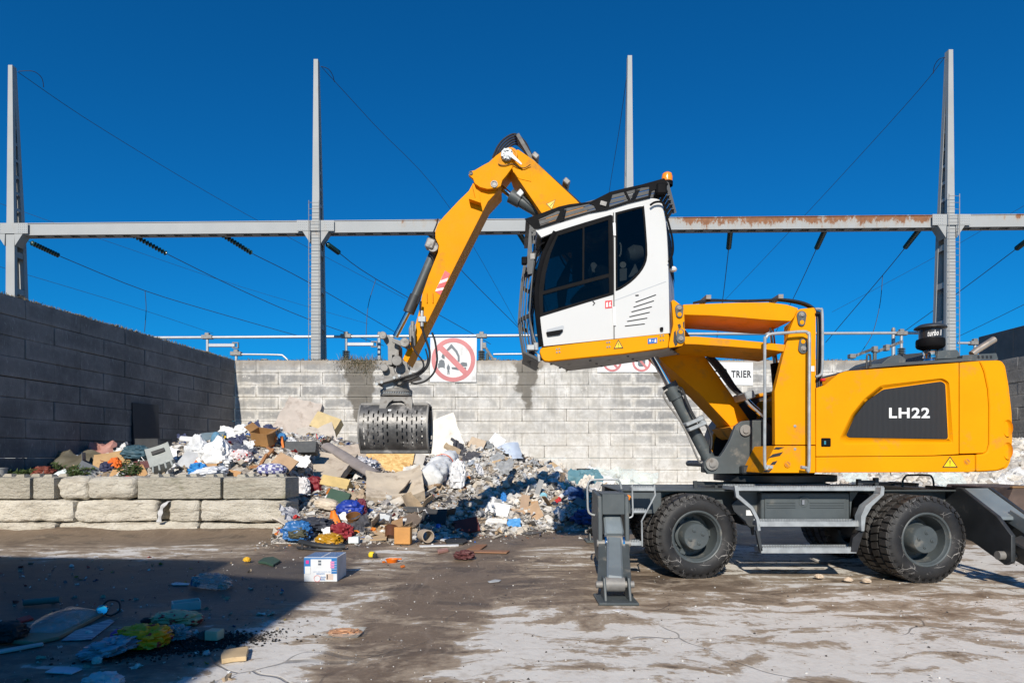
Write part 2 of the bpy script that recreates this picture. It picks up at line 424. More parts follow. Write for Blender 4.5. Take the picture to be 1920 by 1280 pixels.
# ------------------------------------------------------------------ geometry helpers
OFF = {}
class MB:
    def __init__(s):
        s.v, s.f, s.mi = [], [], []
    def add(s, vs, fs, mi=0):
        o = len(s.v)
        s.v.extend(Vector(p) for p in vs)
        for f in fs:
            s.f.append([i + o for i in f]); s.mi.append(mi)
        return s
    def box(s, c, size, rot=None, mi=0):
        c = Vector(c); hx, hy, hz = (k / 2 for k in size)
        vs = [Vector((x, y, z)) for x in (-hx, hx) for y in (-hy, hy) for z in (-hz, hz)]
        if rot is not None:
            vs = [rot @ p for p in vs]
        return s.add([p + c for p in vs], [(0, 1, 3, 2), (4, 6, 7, 5), (0, 4, 5, 1), (2, 3, 7, 6), (0, 2, 6, 4), (1, 5, 7, 3)], mi)
    def bar(s, a, b, w, h, up=(0, 0, 1), mi=0):
        a, b = Vector(a), Vector(b)
        d = b - a; L = d.length
        if L < 1e-6: return s
        z = d / L; u = Vector(up)
        x = u.cross(z)
        if x.length < 1e-4: x = Vector((1, 0, 0)).cross(z)
        x.normalize(); y = z.cross(x)
        R = Matrix((x, y, z)).transposed()
        return s.box((a + b) / 2, (w, h, L), R, mi)
    def prism(s, front, back, mi=0):
        n = len(front)
        s.add(list(front) + list(back), [list(range(n)), list(range(2 * n - 1, n - 1, -1))] +
              [(i, i + n, (i + 1) % n + n, (i + 1) % n) for i in range(n)], mi)
        return s
    def cyl(s, a, b, r, r2=None, n=16, caps=True, mi=0):
        a, b = Vector(a), Vector(b)
        r2 = r if r2 is None else r2
        z = (b - a).normalized()
        x = z.orthogonal().normalized(); y = z.cross(x)
        vs = []
        for c, rr in ((a, r), (b, r2)):
            for i in range(n):
                t = 2 * math.pi * i / n
                vs.append(c + x * (rr * math.cos(t)) + y * (rr * math.sin(t)))
        fs = [(i, (i + 1) % n, (i + 1) % n + n, i + n) for i in range(n)]
        if caps: fs += [list(range(n - 1, -1, -1)), list(range(n, 2 * n))]
        return s.add(vs, fs, mi)
    def tube(s, pts, r, n=8, smooth=0, mi=0, caps=True):
        pts = [Vector(p) for p in pts]
        if smooth: pts = spline(pts, smooth)
        m = len(pts)
        T = [(pts[min(i + 1, m - 1)] - pts[max(i - 1, 0)]).normalized() for i in range(m)]
        x = T[0].orthogonal().normalized()
        vs = []
        for i in range(m):
            x = x - T[i] * x.dot(T[i])
            x = x.normalized() if x.length > 1e-6 else T[i].orthogonal().normalized()
            y = T[i].cross(x)
            rr = r[i] if isinstance(r, (list, tuple)) and len(r) == m else (r if not isinstance(r, (list, tuple)) else r[0])
            for k in range(n):
                t = 2 * math.pi * k / n
                vs.append(pts[i] + x * (rr * math.cos(t)) + y * (rr * math.sin(t)))
        fs = [(i * n + k, i * n + (k + 1) % n, (i + 1) * n + (k + 1) % n, (i + 1) * n + k) for i in range(m - 1) for k in range(n)]
        if caps: fs += [list(range(n - 1, -1, -1)), list(range((m - 1) * n, m * n))]
        return s.add(vs, fs, mi)
    def lathe(s, o, axis, prof, n=24, mi=0, close=False):
        """prof: (radius, distance along the axis)"""
        o = Vector(o); z = Vector(axis).normalized()
        x = z.orthogonal().normalized(); y = z.cross(x)
        m = len(prof); vs = []
        for r, h in prof:
            for k in range(n):
                t = 2 * math.pi * k / n
                vs.append(o + z * h + x * (r * math.cos(t)) + y * (r * math.sin(t)))
        rng = range(m) if close else range(m - 1)
        fs = [(i * n + k, i * n + (k + 1) % n, ((i + 1) % m) * n + (k + 1) % n, ((i + 1) % m) * n + k) for i in rng for k in range(n)]
        return s.add(vs, fs, mi)
    def build(s, name, mats, parent=None, bevel=0.0, smooth=35, segs=1, doubles=True, keep=False):
        off = OFF.get(parent.name, Vector()) if parent is not None else Vector()
        if keep: off = Vector()
        me = bpy.data.meshes.new(name)
        me.from_pydata([p - off for p in s.v], [], s.f)
        mats = mats if isinstance(mats, (list, tuple)) else [mats]
        for m in mats: me.materials.append(m)
        if len(mats) > 1: me.polygons.foreach_set('material_index', s.mi)
        bm = bmesh.new(); bm.from_mesh(me)
        if doubles: bmesh.ops.remove_doubles(bm, verts=bm.verts, dist=1e-5)
        bmesh.ops.recalc_face_normals(bm, faces=bm.faces)
        if bevel:
            ed = [e for e in bm.edges if len(e.link_faces) == 2 and e.calc_face_angle(0) > rad(28)]
            bmesh.ops.bevel(bm, geom=ed, offset=bevel, segments=segs, affect='EDGES', profile=.6, clamp_overlap=True)
        bm.to_mesh(me); bm.free()
        if smooth:
            me.shade_smooth(); me.set_sharp_from_angle(angle=rad(smooth))
        o = bpy.data.objects.new(name, me)
        COL.objects.link(o)
        if bevel and smooth:
            wn = o.modifiers.new('weighted', 'WEIGHTED_NORMAL'); wn.weight = 100; wn.keep_sharp = True
        if parent is not None:
            o.parent = parent
            OFF[o.name] = OFF.get(parent.name, Vector())
        return o

def spline(pts, k=6):
    out = []
    for i in range(len(pts) - 1):
        p0, p1, p2, p3 = pts[max(i - 1, 0)], pts[i], pts[i + 1], pts[min(i + 2, len(pts) - 1)]
        for j in range(k):
            t = j / k
            out.append(.5 * ((2 * p1) + (p2 - p0) * t + (2 * p0 - 5 * p1 + 4 * p2 - p3) * t * t + (3 * p1 - p0 - 3 * p2 + p3) * t ** 3))
    out.append(pts[-1])
    return out
def spline2(pts, k=5):
    return [(p.x, p.y) for p in spline([Vector((x, y, 0)) for x, y in pts], k)]

def root(name, loc, label, cat, group=None, kind=None):
    o = bpy.data.objects.new(name, None)
    o.empty_display_size = .2
    COL.objects.link(o)
    o.location = loc
    OFF[o.name] = Vector(loc)
    tag(o, label, cat, group, kind)
    return o
def tag(o, label=None, cat=None, group=None, kind=None):
    if label: o['label'] = label
    if cat: o['category'] = cat
    if group: o['group'] = group
    if kind: o['kind'] = kind
    return o

def plate(name, px, d, th, mat, parent, holes=(), bevel=.006, segs=2, smooth=35):
    """flat plate cut to an outline: front face at distance d, thickness th away from the camera"""
    m = MB()
    fr = W(px, d)
    if not holes:
        m.prism(fr, [p + Vector((0, th, 0)) for p in fr])
        return m.build(name, mat, parent, bevel, smooth, segs)
    loops = [fr] + [W(h, d) for h in holes]
    flat = [p for lp in loops for p in lp]
    n = len(flat)
    tris = tessellate_polygon([[Vector((p.x, p.z, 0)) for p in lp] for lp in loops])
    vs = flat + [p + Vector((0, th, 0)) for p in flat]
    fs = [tuple(t) for t in tris] + [tuple(i + n for i in reversed(t)) for t in tris]
    o = 0
    for lp in loops:
        k = len(lp)
        fs += [(o + i, o + (i + 1) % k, o + (i + 1) % k + n, o + i + n) for i in range(k)]
        o += k
    m.add(vs, fs)
    return m.build(name, mat, parent, 0, 30)

def disc_px(cx, cy, r, n=24, ry=None):
    ry = ry or r
    return [(cx + r * math.cos(2 * math.pi * i / n), cy + ry * math.sin(2 * math.pi * i / n)) for i in range(n)]

def text_mesh(s, shear=0.0, bold=0.0, th=.004):
    cu = bpy.data.curves.new('lettering', 'FONT')
    cu.body = s; cu.shear = shear; cu.offset = bold; cu.size = 1; cu.space_character = 1.12; cu.resolution_u = 3
    t = bpy.data.objects.new('lettering_tmp', cu)
    COL.objects.link(t)
    dg = bpy.context.evaluated_depsgraph_get(); dg.update()
    me = bpy.data.meshes.new_from_object(t.evaluated_get(dg))
    bpy.data.objects.remove(t)
    return me
def text_fit(name, s, x0, y0, x1, y1, d, mat, parent, shear=0.0, bold=.02, th=.004, flip=False, to=None):
    """lettering that fills the rectangle x0..x1, y0..y1 (photo px) on a surface at distance d"""
    me = text_mesh(s, shear, bold)
    xs = [v.co.x for v in me.vertices]; ys = [v.co.y for v in me.vertices]
    ax, bx, ay, by = min(xs), max(xs), min(ys), max(ys)
    m = MB()
    vs = []
    for v in me.vertices:
        u = (v.co.x - ax) / (bx - ax); w = (v.co.y - ay) / (by - ay)
        if flip: u, w = 1 - u, 1 - w
        if to: vs.append(to(u, w))
        else: vs.append(P(x0 + u * (x1 - x0), y1 + w * (y0 - y1), d))
    n = len(vs)
    fs = [list(p.vertices) for p in me.polygons]
    m.add(vs, fs)
    bpy.data.meshes.remove(me)
    return m.build(name, mat, parent, 0, 0)
# ================================================================== GROUND
def gz(x, y):
    z = .010 * noise.noise(Vector((x * .8, y * .8, 0))) + .004 * noise.noise(Vector((x * 3, y * 3, 2)))
    if x < -3.6:                                      # dirt swept up against the foot of the low block wall
        k = max(0.0, 1 - abs(y - 12.3) / 1.25) * min(1, (-3.6 - x) / .8)
        z += .15 * k * k * (1 + .5 * noise.noise(Vector((x * .9, 0, 5))))
    return z
def axis_vals(lo, hi, step, far):
    n = int(round((hi - lo) / step))
    v = [lo + (hi - lo) * i / n for i in range(n + 1)]
    a, d = [], step
    x = lo
    while x > -far:
        d *= 1.5; x -= d; a.append(x)
    b, d = [], step
    x = hi
    while x < far:
        d *= 1.5; x += d; b.append(x)
    return a[::-1] + v + b
gx = axis_vals(-14, 20, .16, 1500); gy = axis_vals(1.5, 25, .16, 1500)
gm = MB()
gv = [Vector((x, y, gz(x, y) if (-16 < x < 22 and 0 < y < 27) else 0.0)) for y in gy for x in gx]
nx = len(gx)
gm.v = gv
gm.f = [[j * nx + i, j * nx + i + 1, (j + 1) * nx + i + 1, (j + 1) * nx + i] for j in range(len(gy) - 1) for i in range(nx - 1)]
gm.mi = [0] * len(gm.f)
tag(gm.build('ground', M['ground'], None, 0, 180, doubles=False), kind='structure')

# ================================================================== BLOCK WALLS
BH, BL, TOPZ, ROWS = .43, 1.566, 4.90, 12
def block_mesh(L, seed, H=BH, D=.8):
    r = random.Random(seed)
    m = MB()
    m.box((0, 0, 0), (L - .009, D, H - .008))
    m.v = [p + Vector((r.uniform(-.006, .006), r.uniform(-.008, .008), r.uniform(-.005, .005))) for p in m.v]
    o = m.build('block_shape', M['wall'], None, .011, 40, 1)
    me = o.data
    bpy.data.objects.remove(o)
    return me
_bm = {}
def block(parent, loc, rz, L, mat, r):
    key = (round(L, 2), r.randrange(5), mat)
    if key not in _bm:
        me = block_mesh(key[0], hash(key) & 0xffff)
        me.materials.clear(); me.materials.append(M[mat])
        _bm[key] = me
    o = bpy.data.objects.new('concrete_block', _bm[key])
    COL.objects.link(o)
    o.parent = parent
    o.location = Vector(loc) - OFF[parent.name]
    o.rotation_euler = (0, 0, rz)
    return o
def wall_of_blocks(name, label, a, direction, length, normal, mat, seed, first=.75):
    """running bond of cast blocks; a = start of the visible face line"""
    r = random.Random(seed)
    d = Vector((direction[0], direction[1], 0)).normalized()
    nrm = Vector((normal[0], normal[1], 0)).normalized()
    rz = math.atan2(-nrm.y, -nrm.x) - rad(90)
    t = root(name, (a[0], a[1], 0), label, 'wall')
    for k in range(ROWS):
        z = TOPZ - BH * (k + .5)
        s = 0.0
        cut = first if k % 2 == 0 else (first + BL / 2)
        while s < length - .02:
            L = min(cut - s, length - s)
            if L > .05:
                c = Vector((a[0], a[1], 0)) + d * (s + L / 2) - nrm * (.4 + r.uniform(-.012, .010))
                block(t, (c.x, c.y, z), rz, L, mat, r)
            s = cut; cut += BL
    return t
XC, DW = -9.79, 22.6
back = wall_of_blocks('back_wall', 'long pale grey wall of stacked concrete blocks behind the rubbish heap', (XC, DW), (1, 0), 27.2, (0, -1), 'wall', 3)
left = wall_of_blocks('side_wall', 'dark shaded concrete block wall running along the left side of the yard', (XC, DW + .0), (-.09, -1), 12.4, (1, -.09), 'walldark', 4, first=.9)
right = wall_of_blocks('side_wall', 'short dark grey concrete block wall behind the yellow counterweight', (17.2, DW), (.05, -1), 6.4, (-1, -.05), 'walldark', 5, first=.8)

# rough low wall in front of the heap ---------------------------------------------------------
def rockbox(L, H, D, seed, rough, rnd, mat, parent, c, name='concrete_block', stud=False, slope=0):
    nx_, ny_, nz_ = max(3, int(L / .055)), 8, 9
    bm = bmesh.new()
    bmesh.ops.create_cube(bm, size=1)
    r = random.Random(seed)
    vs = {}
    bm.free()
    m = MB()
    def pt(i, j, k):
        u = Vector((i / nx_ * 2 - 1, j / ny_ * 2 - 1, k / nz_ * 2 - 1))
        h = Vector((L / 2, D / 2, H / 2))
        p = Vector((u.x * h.x, u.y * h.y, u.z * h.z))
        # round the rim
        q = Vector([max(0, abs(p[a]) - (h[a] - rnd)) for a in range(3)])
        if q.length > 1e-6:
            s = min(1, rnd / q.length) if q.length > rnd else 1
            p = Vector([math.copysign(min(abs(p[a]), h[a] - rnd) + q[a] * s, p[a]) for a in range(3)])
        w = Vector((p.x * 1.6 + seed * 3.1, p.y * 2, p.z * 3.5))
        f = noise.noise(w) * .6 + noise.noise(w * 2.7) * .45 + noise.noise(w * 6) * .35 + (.5 - abs(noise.noise(Vector((w.x * .8, w.y, w.z * 2.2))))) * .4 * (rough > .02)
        nrm = Vector((u.x ** 9, u.y ** 9, u.z ** 9 * .6))
        if nrm.length > 0: nrm.normalize()
        p += nrm * f * rough
        p.z += slope * p.x
        return p
    def face(fn, a, b):
        o = len(m.v)
        for i in range(a + 1):
            for j in range(b + 1):
                m.v.append(fn(i, j))
        for i in range(a):
            for j in range(b):
                m.f.append([o + i * (b + 1) + j, o + (i + 1) * (b + 1) + j, o + (i + 1) * (b + 1) + j + 1, o + i * (b + 1) + j + 1]); m.mi.append(0)
    face(lambda i, k: pt(i, 0, k), nx_, nz_); face(lambda i, k: pt(i, ny_, k), nx_, nz_)
    face(lambda i, j: pt(i, j, 0), nx_, ny_); face(lambda i, j: pt(i, j, nz_), nx_, ny_)
    face(lambda j, k: pt(0, j, k), ny_, nz_); face(lambda j, k: pt(nx_, j, k), ny_, nz_)
    if stud:
        n = max(1, int(L / .42))
        for q in range(n):
            x = -L / 2 + L * (q + .5) / n
            for y in (-.2, .2):
                b = .10; t = .065; z0 = H / 2 - .02; z1 = H / 2 + .055
                lo = [Vector((x + sx * b, y + sy * b, z0)) for sx, sy in ((-1, -1), (1, -1), (1, 1), (-1, 1))]
                hi = [Vector((x + sx * t, y + sy * t, z1)) for sx, sy in ((-1, -1), (1, -1), (1, 1), (-1, 1))]
                m.add(lo + hi, [(4, 5, 6, 7)] + [(i, (i + 1) % 4, (i + 1) % 4 + 4, i + 4) for i in range(4)])
    m.v = [p + Vector(c) for p in m.v]
    return m.build(name, M[mat], parent, 0, 50)
DL = 12.16
lw = root('low_block_wall', (-7, DL, 0), 'low stacked wall of rough pale stone and concrete blocks holding the rubbish', 'wall')
K = DL / F
def lowrow(z0, z1, segs, seed):
    for i, (a, b, mat, rough, rnd, st) in enumerate(segs):
        x0, x1 = (a - CX) * K, (b - CX) * K
        rockbox(x1 - x0 - .02, z1 - z0 - .015, .80, seed + i, rough, rnd, mat, lw,
                ((x0 + x1) / 2, DL + .42 + .02 * ((i * 7) % 3 - 1), (z0 + z1) / 2), stud=st, slope=.004 * ((i * 5) % 3 - 1))
lowrow(.68, 1.105, [(-110, 57, 'block', .012, .03, 1), (58.5, 101, 'block', .014, .03, 1), (104, 161, 'rock', .05, .10, 0),
                    (162.5, 253.5, 'rock', .05, .10, 0), (255, 413.5, 'block', .010, .025, 1), (415, 535, 'block', .012, .03, 1)], 20)
lowrow(.25, .675, [(-110, 138, 'rock', .045, .05, 0), (139.5, 295, 'rock', .05, .06, 0), (313, 372.5, 'rock', .04, .06, 0), (374.5, 537, 'rock', .05, .06, 0)], 40)
lowrow(-.20, .24, [(-110, 104, 'rock', .05, .06, 0), (106, 370, 'rock', .05, .06, 0), (372, 546, 'rock', .04, .05, 0)], 60)

# ================================================================== SIGNS ON THE BACK WALL
DS = DW - .05
def ring_px(cx, cy, ro, ri, n=40):
    return disc_px(cx, cy, ro, n), [disc_px(cx, cy, ri, n)]
sg = root('prohibition_sign', P(850, 716, DS), 'square white no-pedestrians sign with red ring and digger pictogram on the back wall', 'sign')
plate('sign_panel', [(807, 633), (894, 633), (893, 716), (806, 716)], DS, .02, mk('faded_sign_panel', (.66, .655, .64), .5, var=.06, scale=2, dirt=((.44, .42, .39), .5, 2.2)), sg, bevel=.003)
fr_red = mk('faded_red_print', (.52, .17, .17), .5, var=.12, scale=1.5)
fr_ink = mk('faded_grey_print', (.12, .135, .15), .5, var=.15)
o_, h_ = ring_px(850, 674.5, 41, 33)
plate('prohibition_ring', o_, DS - .006, .004, fr_red, sg, h_)
for nm, pl in (('digger_boom', zS([(455, 365), (530, 275), (560, 310), (620, 380), (655, 460), (655, 545), (625, 545), (625, 470), (590, 400), (535, 340), (480, 385)])),
               ('digger_grab', zS([(395, 430), (420, 420), (432, 480), (425, 505), (395, 490), (380, 470)])),
               ('digger_body', zS([(670, 560), (700, 548), (765, 560), (770, 610), (720, 615), (580, 600), (585, 590), (660, 590)])),
               ('digger_track', zS([(530, 625), (755, 625), (750, 660), (720, 680), (640, 672), (540, 655)])),
               ('truck', zS([(330, 575), (345, 560), (345, 530), (380, 510), (420, 525), (430, 560), (435, 575), (430, 645), (415, 645), (412, 630), (355, 630), (350, 645), (332, 645)])),
               ('walker', zS([(475, 580), (490, 580), (494, 600), (508, 612), (508, 655), (500, 665), (505, 735), (495, 735), (488, 690), (485, 738), (472, 738), (470, 660), (460, 650), (463, 612), (476, 600)]))):
    plate(nm, pl, DS - .004, .003, fr_ink, sg, bevel=0)
bar = [(822, 655), (829, 647), (877, 696), (870, 703)]
plate('prohibition_bar', bar, DS - .009, .004, fr_red, sg, bevel=0)

sg = root('sorting_sign', P(1380, 722, DS), 'white sign reading DÉCHETS À TRIER in black capitals on the back wall', 'sign')
plate('sign_panel', [(1282, 678), (1412, 679), (1412, 722), (1282, 721)], DS, .02, M['labelwhite'], sg, bevel=.003)
text_fit('lettering', 'DÉCHETS À TRIER', 1292, 691, 1409, 708, DS - .004, M['ink'], sg, bold=.03)

sg = root('prohibition_sign', P(1180, 698, DS), 'wide white sign with two red prohibition rings half hidden below the raised cab', 'sign')
plate('sign_panel', [(1120, 640), (1232, 640), (1232, 697.5), (1120, 697.5)], DS, .02, M['labelwhite'], sg, bevel=.003)
for cx in (1148, 1203):
    o_, h_ = ring_px(cx, 679, 17.5, 13.5)
    plate('prohibition_ring', o_, DS - .006, .004, fr_red, sg, h_)
    plate('prohibition_bar', [(cx - 11, 669), (cx - 8, 666), (cx + 11, 688), (cx + 8, 691)], DS - .008, .003, fr_red, sg, bevel=0)
plate('pictogram', [(1196, 672), (1210, 672), (1210, 684), (1206, 687), (1199, 687), (1196, 684)], DS - .004, .003, fr_ink, sg, bevel=0)
sg = root('warning_sign', P(1275, 712, DS), 'small orange and yellow sign on the wall just left of the lower boom', 'sign')
plate('sign_panel', [(1266, 712), (1296, 712), (1296, 690), (1266, 690)], DS, .02, M['signyellow'], sg, bevel=.003)
plate('warning_triangle', [(1268, 709), (1286, 709), (1277, 694)], DS - .004, .003, M['red'], sg, bevel=0)

# ================================================================== HOARDING BEYOND THE RIGHT WALL
XH = 18.25
hd = root('metal_hoarding', (XH, 24, 0), 'dark corrugated metal hoarding above the right block wall', 'fence')
hm_ = mk('dark_sheet_metal', (.055, .057, .062), .55, .2, var=.15, dirt=((.12, .11, .10), .3, 2))
y = 25.05
while y > 15.2:
    m = MB(); m.box((XH + .03, y - .44, 5.35), (.05, .868, 1.66))
    m.build('sheet_panel', hm_, hd, .008)
    y -= .876
m = MB(); m.box((XH - .02, 20.1, 4.50), (.10, 9.8, .05)); m.build('bottom_rail', M['alu'], hd, .005)
m = MB(); m.box((XH + .1, 20.1, 2.25), (.12, 9.8, 4.45)); m.build('base_panel', hm_, hd, .005)

# ================================================================== SUBSTATION GANTRY BEHIND THE WALL
def mast(cpx, d, label, ladder=None, top_y=110):
    X = (cpx - CX) * d / F
    H = CZ + (HY - top_y) * d / F
    t = root('gantry_mast', (X, d, 0), label, 'pylon')
    zb = 12.1
    def wid(z): return .20 + (.16 * (1 - (z - zb) / (H - zb)) if z > zb else .20 + .12 * (1 - z / zb))
    def sep(z): return .22 + (1.25 - .22) * (1 - z / H) ** .85
    for nm, back_ in (('front_leg', 0), ('rear_leg', 1)):
        m = MB()
        zs = [-.2, zb, H]
        for a, b in zip(zs[:-1], zs[1:]):
            for z0, z1 in ((a, b),):
                ya = sep(z0) if back_ else 0; yb = sep(z1) if back_ else 0
                wa, wb = wid(z0 + .01) / 2, wid(z1 - .01) / 2
                th = .05
                lo = [Vector((X - wa, d + ya, z0)), Vector((X + wa, d + ya, z0)), Vector((X + wa, d + ya + th, z0)), Vector((X - wa, d + ya + th, z0))]
                hi = [Vector((X - wb, d + yb, z1)), Vector((X + wb, d + yb, z1)), Vector((X + wb, d + yb + th, z1)), Vector((X - wb, d + yb + th, z1))]
                m.add(lo + hi, [(3, 2, 1, 0), (4, 5, 6, 7)] + [(i, (i + 1) % 4, (i + 1) % 4 + 4, i + 4) for i in range(4)])
                for sx in (-1, 1):                        # flanges of the channel
                    fw = .20 if back_ else .13; fo = (-.05 if back_ else .11)
                    m.bar((X + sx * (wa - .012), d + max(.05, ya + fo), z0), (X + sx * (wb - .012), d + max(.05, yb + fo), z1), fw, .022, up=(1, 0, 0))
        m.build(nm, M['mast'], t, 0)
    zs = []
    z = H - .55
    while z > zb + .5: zs.append((z, .13)); z -= .78
    z = zb - .9
    while z > 3.5: zs.append((z, .26)); z -= 1.75
    for z, h in zs:
        w = wid(z)
        for sx in (-1, 1):
            m = MB(); m.box((X + sx * (w / 2 - .034), d + .03 + sep(z) / 2, z), (.018, sep(z), h)); m.build('rung_plate', M['mast'], t, 0)
    # knee gussets under the girder
    k = d / F
    for s in (-1, 1):
        m = MB()
        pl = [Vector((X + s * .22, d - .03, zb + .02)), Vector((X + s * .62, d - .03, zb + .02)), Vector((X + s * .25, d - .03, zb - .55))]
        m.prism(pl, [p + Vector((0, .5, 0)) for p in pl]); m.build('gusset_plate', M['mast'], t, 0)
    m = MB(); m.box((X, d - .035, zb + .27), (1.75, .03, .50)); m.build('splice_plate', M['mast'], t, 0)
    m = MB()
    for s in (-1, 1):
        for i in range(5):
            for j in range(4):
                m.box((X + s * (.42 + i * .095), d - .055, zb + .09 + j * .12), (.03, .02, .03))
    o = m.build('rivets', M['greylt'], t, 0, 0); o['kind'] = 'stuff'
    if ladder:
        lx = X + ladder * .03
        m = MB()
        for s in (-.24, .24): m.tube([(lx + s, d - .18, 3.6), (lx + s, d - .18, zb + 1.4)], .018, 6)
        z = 3.8
        while z < zb + 1.4: m.tube([(lx - .24, d - .18, z), (lx + .24, d - .18, z)], .011, 5); z += .30
        o = m.build('ladder', M['steel'], t, 0)
    return t
mast(19, 30.5, 'grey lattice pylon at the far left rising behind the dark wall', None, 122)
mast(592, 30.15, 'grey lattice pylon with ladder left of the yellow stick arm', -1, 111)
mast(1181, 29.8, 'slim grey pylon rising straight up behind the white cab', None, 104)
mast(1783, 29.4, 'grey lattice pylon with ladder above the yellow engine cover', 1, 93)

gd = root('gantry_girder', (0, 30, 12), 'long grey steel girder joining the pylons, rusty on its right half', 'girder')
def gline(px):
    d = 30.55 - px / 1790 * 1.1
    return (px - CX) * d / F, d + .05
for nm, (a, b) in (('girder_section', (-60, 592)), ('girder_section', (592, 1181)), ('girder_section', (1181, 1783)), ('girder_section', (1783, 2000))):
    (xa, da), (xb, db) = gline(a), gline(b)
    e = .004
    m = MB()
    for z0, z1, y0, y1 in ((12.10, 12.62, 0, .03), (12.10, 12.62, .42, .45), (12.62, 12.65, -.03, .48), (12.07, 12.10, -.03, .10), (12.07, 12.10, .36, .48)):
        fr = [Vector((xa + e, da + y0, z0)), Vector((xb - e, db + y0, z0)), Vector((xb - e, db + y0, z1)), Vector((xa + e, da + y0, z1))]
        m.prism(fr, [p + Vector((0, y1 - y0, 0)) for p in fr])
    L = xb - xa
    n = int(L / .8)
    for i in range(n):                                     # batten plates underneath
        u = (i + .5) / n
        m.box((xa + L * u, da + (db - da) * u + .225, 12.085), (.42, .26, .02))
    m.build(nm, M['beam'], gd, 0)

# ------------------------------------------------------------------ wires and insulator strings
def sag_line(pts, sag=0.0):
    pts = [P(*p) for p in pts]
    if sag and len(pts) == 2:
        a, b = pts
        return [a.lerp(b, i / 8) - Vector((0, 0, sag * 4 * (i / 8) * (1 - i / 8))) for i in range(9)]
    return pts
def insulated(label, s0, s1, rest, drop=None):
    a, b = P(*s0), P(*s1)
    t = root('overhead_line', a, label, 'power line', 'overhead lines hung from the girder on insulators')
    m = MB(); n = 11
    m.cyl(a, b, .016, n=6)
    for i in range(n):
        c = a.lerp(b, .12 + .85 * i / n); z = (b - a).normalized()
        m.lathe(c, z, [(.02, -.05), (.055, -.045), (.13, .02), (.12, .035), (.03, .03), (.02, .05)], 12)
    m.build('insulator_string', M['ins'], t, 0)
    m = MB(); pts = [b] + [P(*p) for p in rest]
    m.tube(pts, .019, 5, smooth=4 if len(pts) > 2 else 0); m.build('conductor', M['wire'], t, 0)
    if drop:
        m = MB(); m.tube([P(*p) for p in drop], .017, 5, smooth=6); m.build('dropper_cable', M['wire'], t, 0)
    return t
insulated('dark insulator string and wire hung beside the far left pylon', (52, 452, 30.6), (114, 481, 32.4), [(272, 545, 37), (420, 590, 41), (575, 634, 46)], [(272, 545, 37), (274, 580, 36), (271, 622, 35)])
insulated('green insulator string and wire at the first third of the left girder span', (242, 437, 30.6), (317, 478, 32.6), [(450, 543, 37), (578, 598, 41), (720, 648, 46)])
insulated('green insulator string and wire at the second third of the left girder span', (410, 436, 30.5), (476, 477, 32.6), [(580, 530, 36.5), (740, 622, 44)])
insulated('short green insulator string and wire right beside the second pylon', (611, 456, 30.4), (637, 475, 31.4), [(705, 523, 35), (880, 622, 44), (920, 645, 46)], [(705, 523, 35), (690, 575, 34.5), (686, 640, 34)])
insulated('insulator string and wire passing behind the yellow stick arm', (796, 430, 30.3), (826, 456, 32), [(870, 512, 36), (972, 614, 43)])
insulated('insulator string hanging left of the cab window guard', (969, 430, 30.2), (990, 464, 32), [(1010, 530, 36), (1040, 620, 42)])
insulated('vertical insulator string and wire just right of the white cab', (1370, 428, 30), (1366, 468, 31.8), [(1355, 562, 37), (1340, 660, 44)])
insulated('slanting insulator string in the middle of the rusty girder span', (1549, 427, 29.9), (1530, 468, 31.8), [(1488, 558, 37), (1440, 650, 44)])
insulated('insulator string with hanging cable left of the ladder pylon on the right', (1728, 425, 29.8), (1695, 467, 31.6), [(1655, 516, 34), (1548, 642, 42)], [(1655, 516, 34), (1650, 570, 34), (1636, 625, 34), (1615, 660, 34)])
insulated('insulator string and wire cut off by the right edge of the photo', (1932, 446, 29.6), (1905, 467, 30.8), [(1797, 548, 36), (1690, 625, 42)])
def wire(label, pts, r=.014):
    w = [P(*p) for p in pts]
    t = root('overhead_wire', w[0], label, 'wire', 'thin earth wires strung from the pylon tops')
    m = MB(); m.tube(w, r, 5, smooth=5 if len(w) > 2 else 0); m.build('conductor', M['wire'], t, 0)
    return t
t = wire('thin wire falling from the top of the far left pylon to the girder', [(33, 135, 30.4), (200, 247, 36), (462, 402, 46), (760, 560, 60)])
m = MB(); m.tube([P(35, 134, 30.4), P(62, 134, 30.6), P(78, 146, 31), P(82, 164, 31.4)], .016, 5, smooth=5); m.build('jumper_loop', M['wire'], t, 0)
t = wire('thin wire falling from the second pylon top behind the stick arm', [(602, 125, 30.2), (700, 232, 36), (842, 388, 47), (972, 612, 62)])
m = MB(); m.tube([P(603, 125, 30.2), P(616, 130, 30.4), P(624, 142, 30.8), P(627, 154, 31)], .016, 5, smooth=5); m.build('jumper_loop', M['wire'], t, 0)
wire('thin wire falling steeply from the pylon top behind the cab', [(1177, 130, 29.8), (1160, 250, 35), (1142, 362, 42), (1130, 470, 52)])
t = wire('thin wire falling from the right ladder pylon top behind the girder', [(1772, 107, 29.4), (1700, 195, 33), (1520, 392, 44), (1350, 572, 58)])
m = MB(); m.tube([P(1771, 108, 29.4), P(1760, 112, 29.6), P(1752, 124, 30), P(1750, 138, 30.2)], .016, 5, smooth=5); m.build('jumper_loop', M['wire'], t, 0)
wire('faint wire sloping across the sky below the left insulators', [(0, 500, 40), (240, 572, 46), (400, 625, 52)], .013)
wire('faint wire above the left girder running down to the second pylon', [(-10, 378, 44), (200, 452, 48), (460, 540, 56), (690, 607, 64)], .012)
wire('faint wire rising to the right edge above the yellow engine cover', [(1930, 566, 36), (1790, 634, 42), (1700, 672, 46)], .016)
wire('faint wire rising through the right pylon towards the right edge', [(1930, 380, 40), (1760, 478, 46), (1560, 585, 54)], .012)

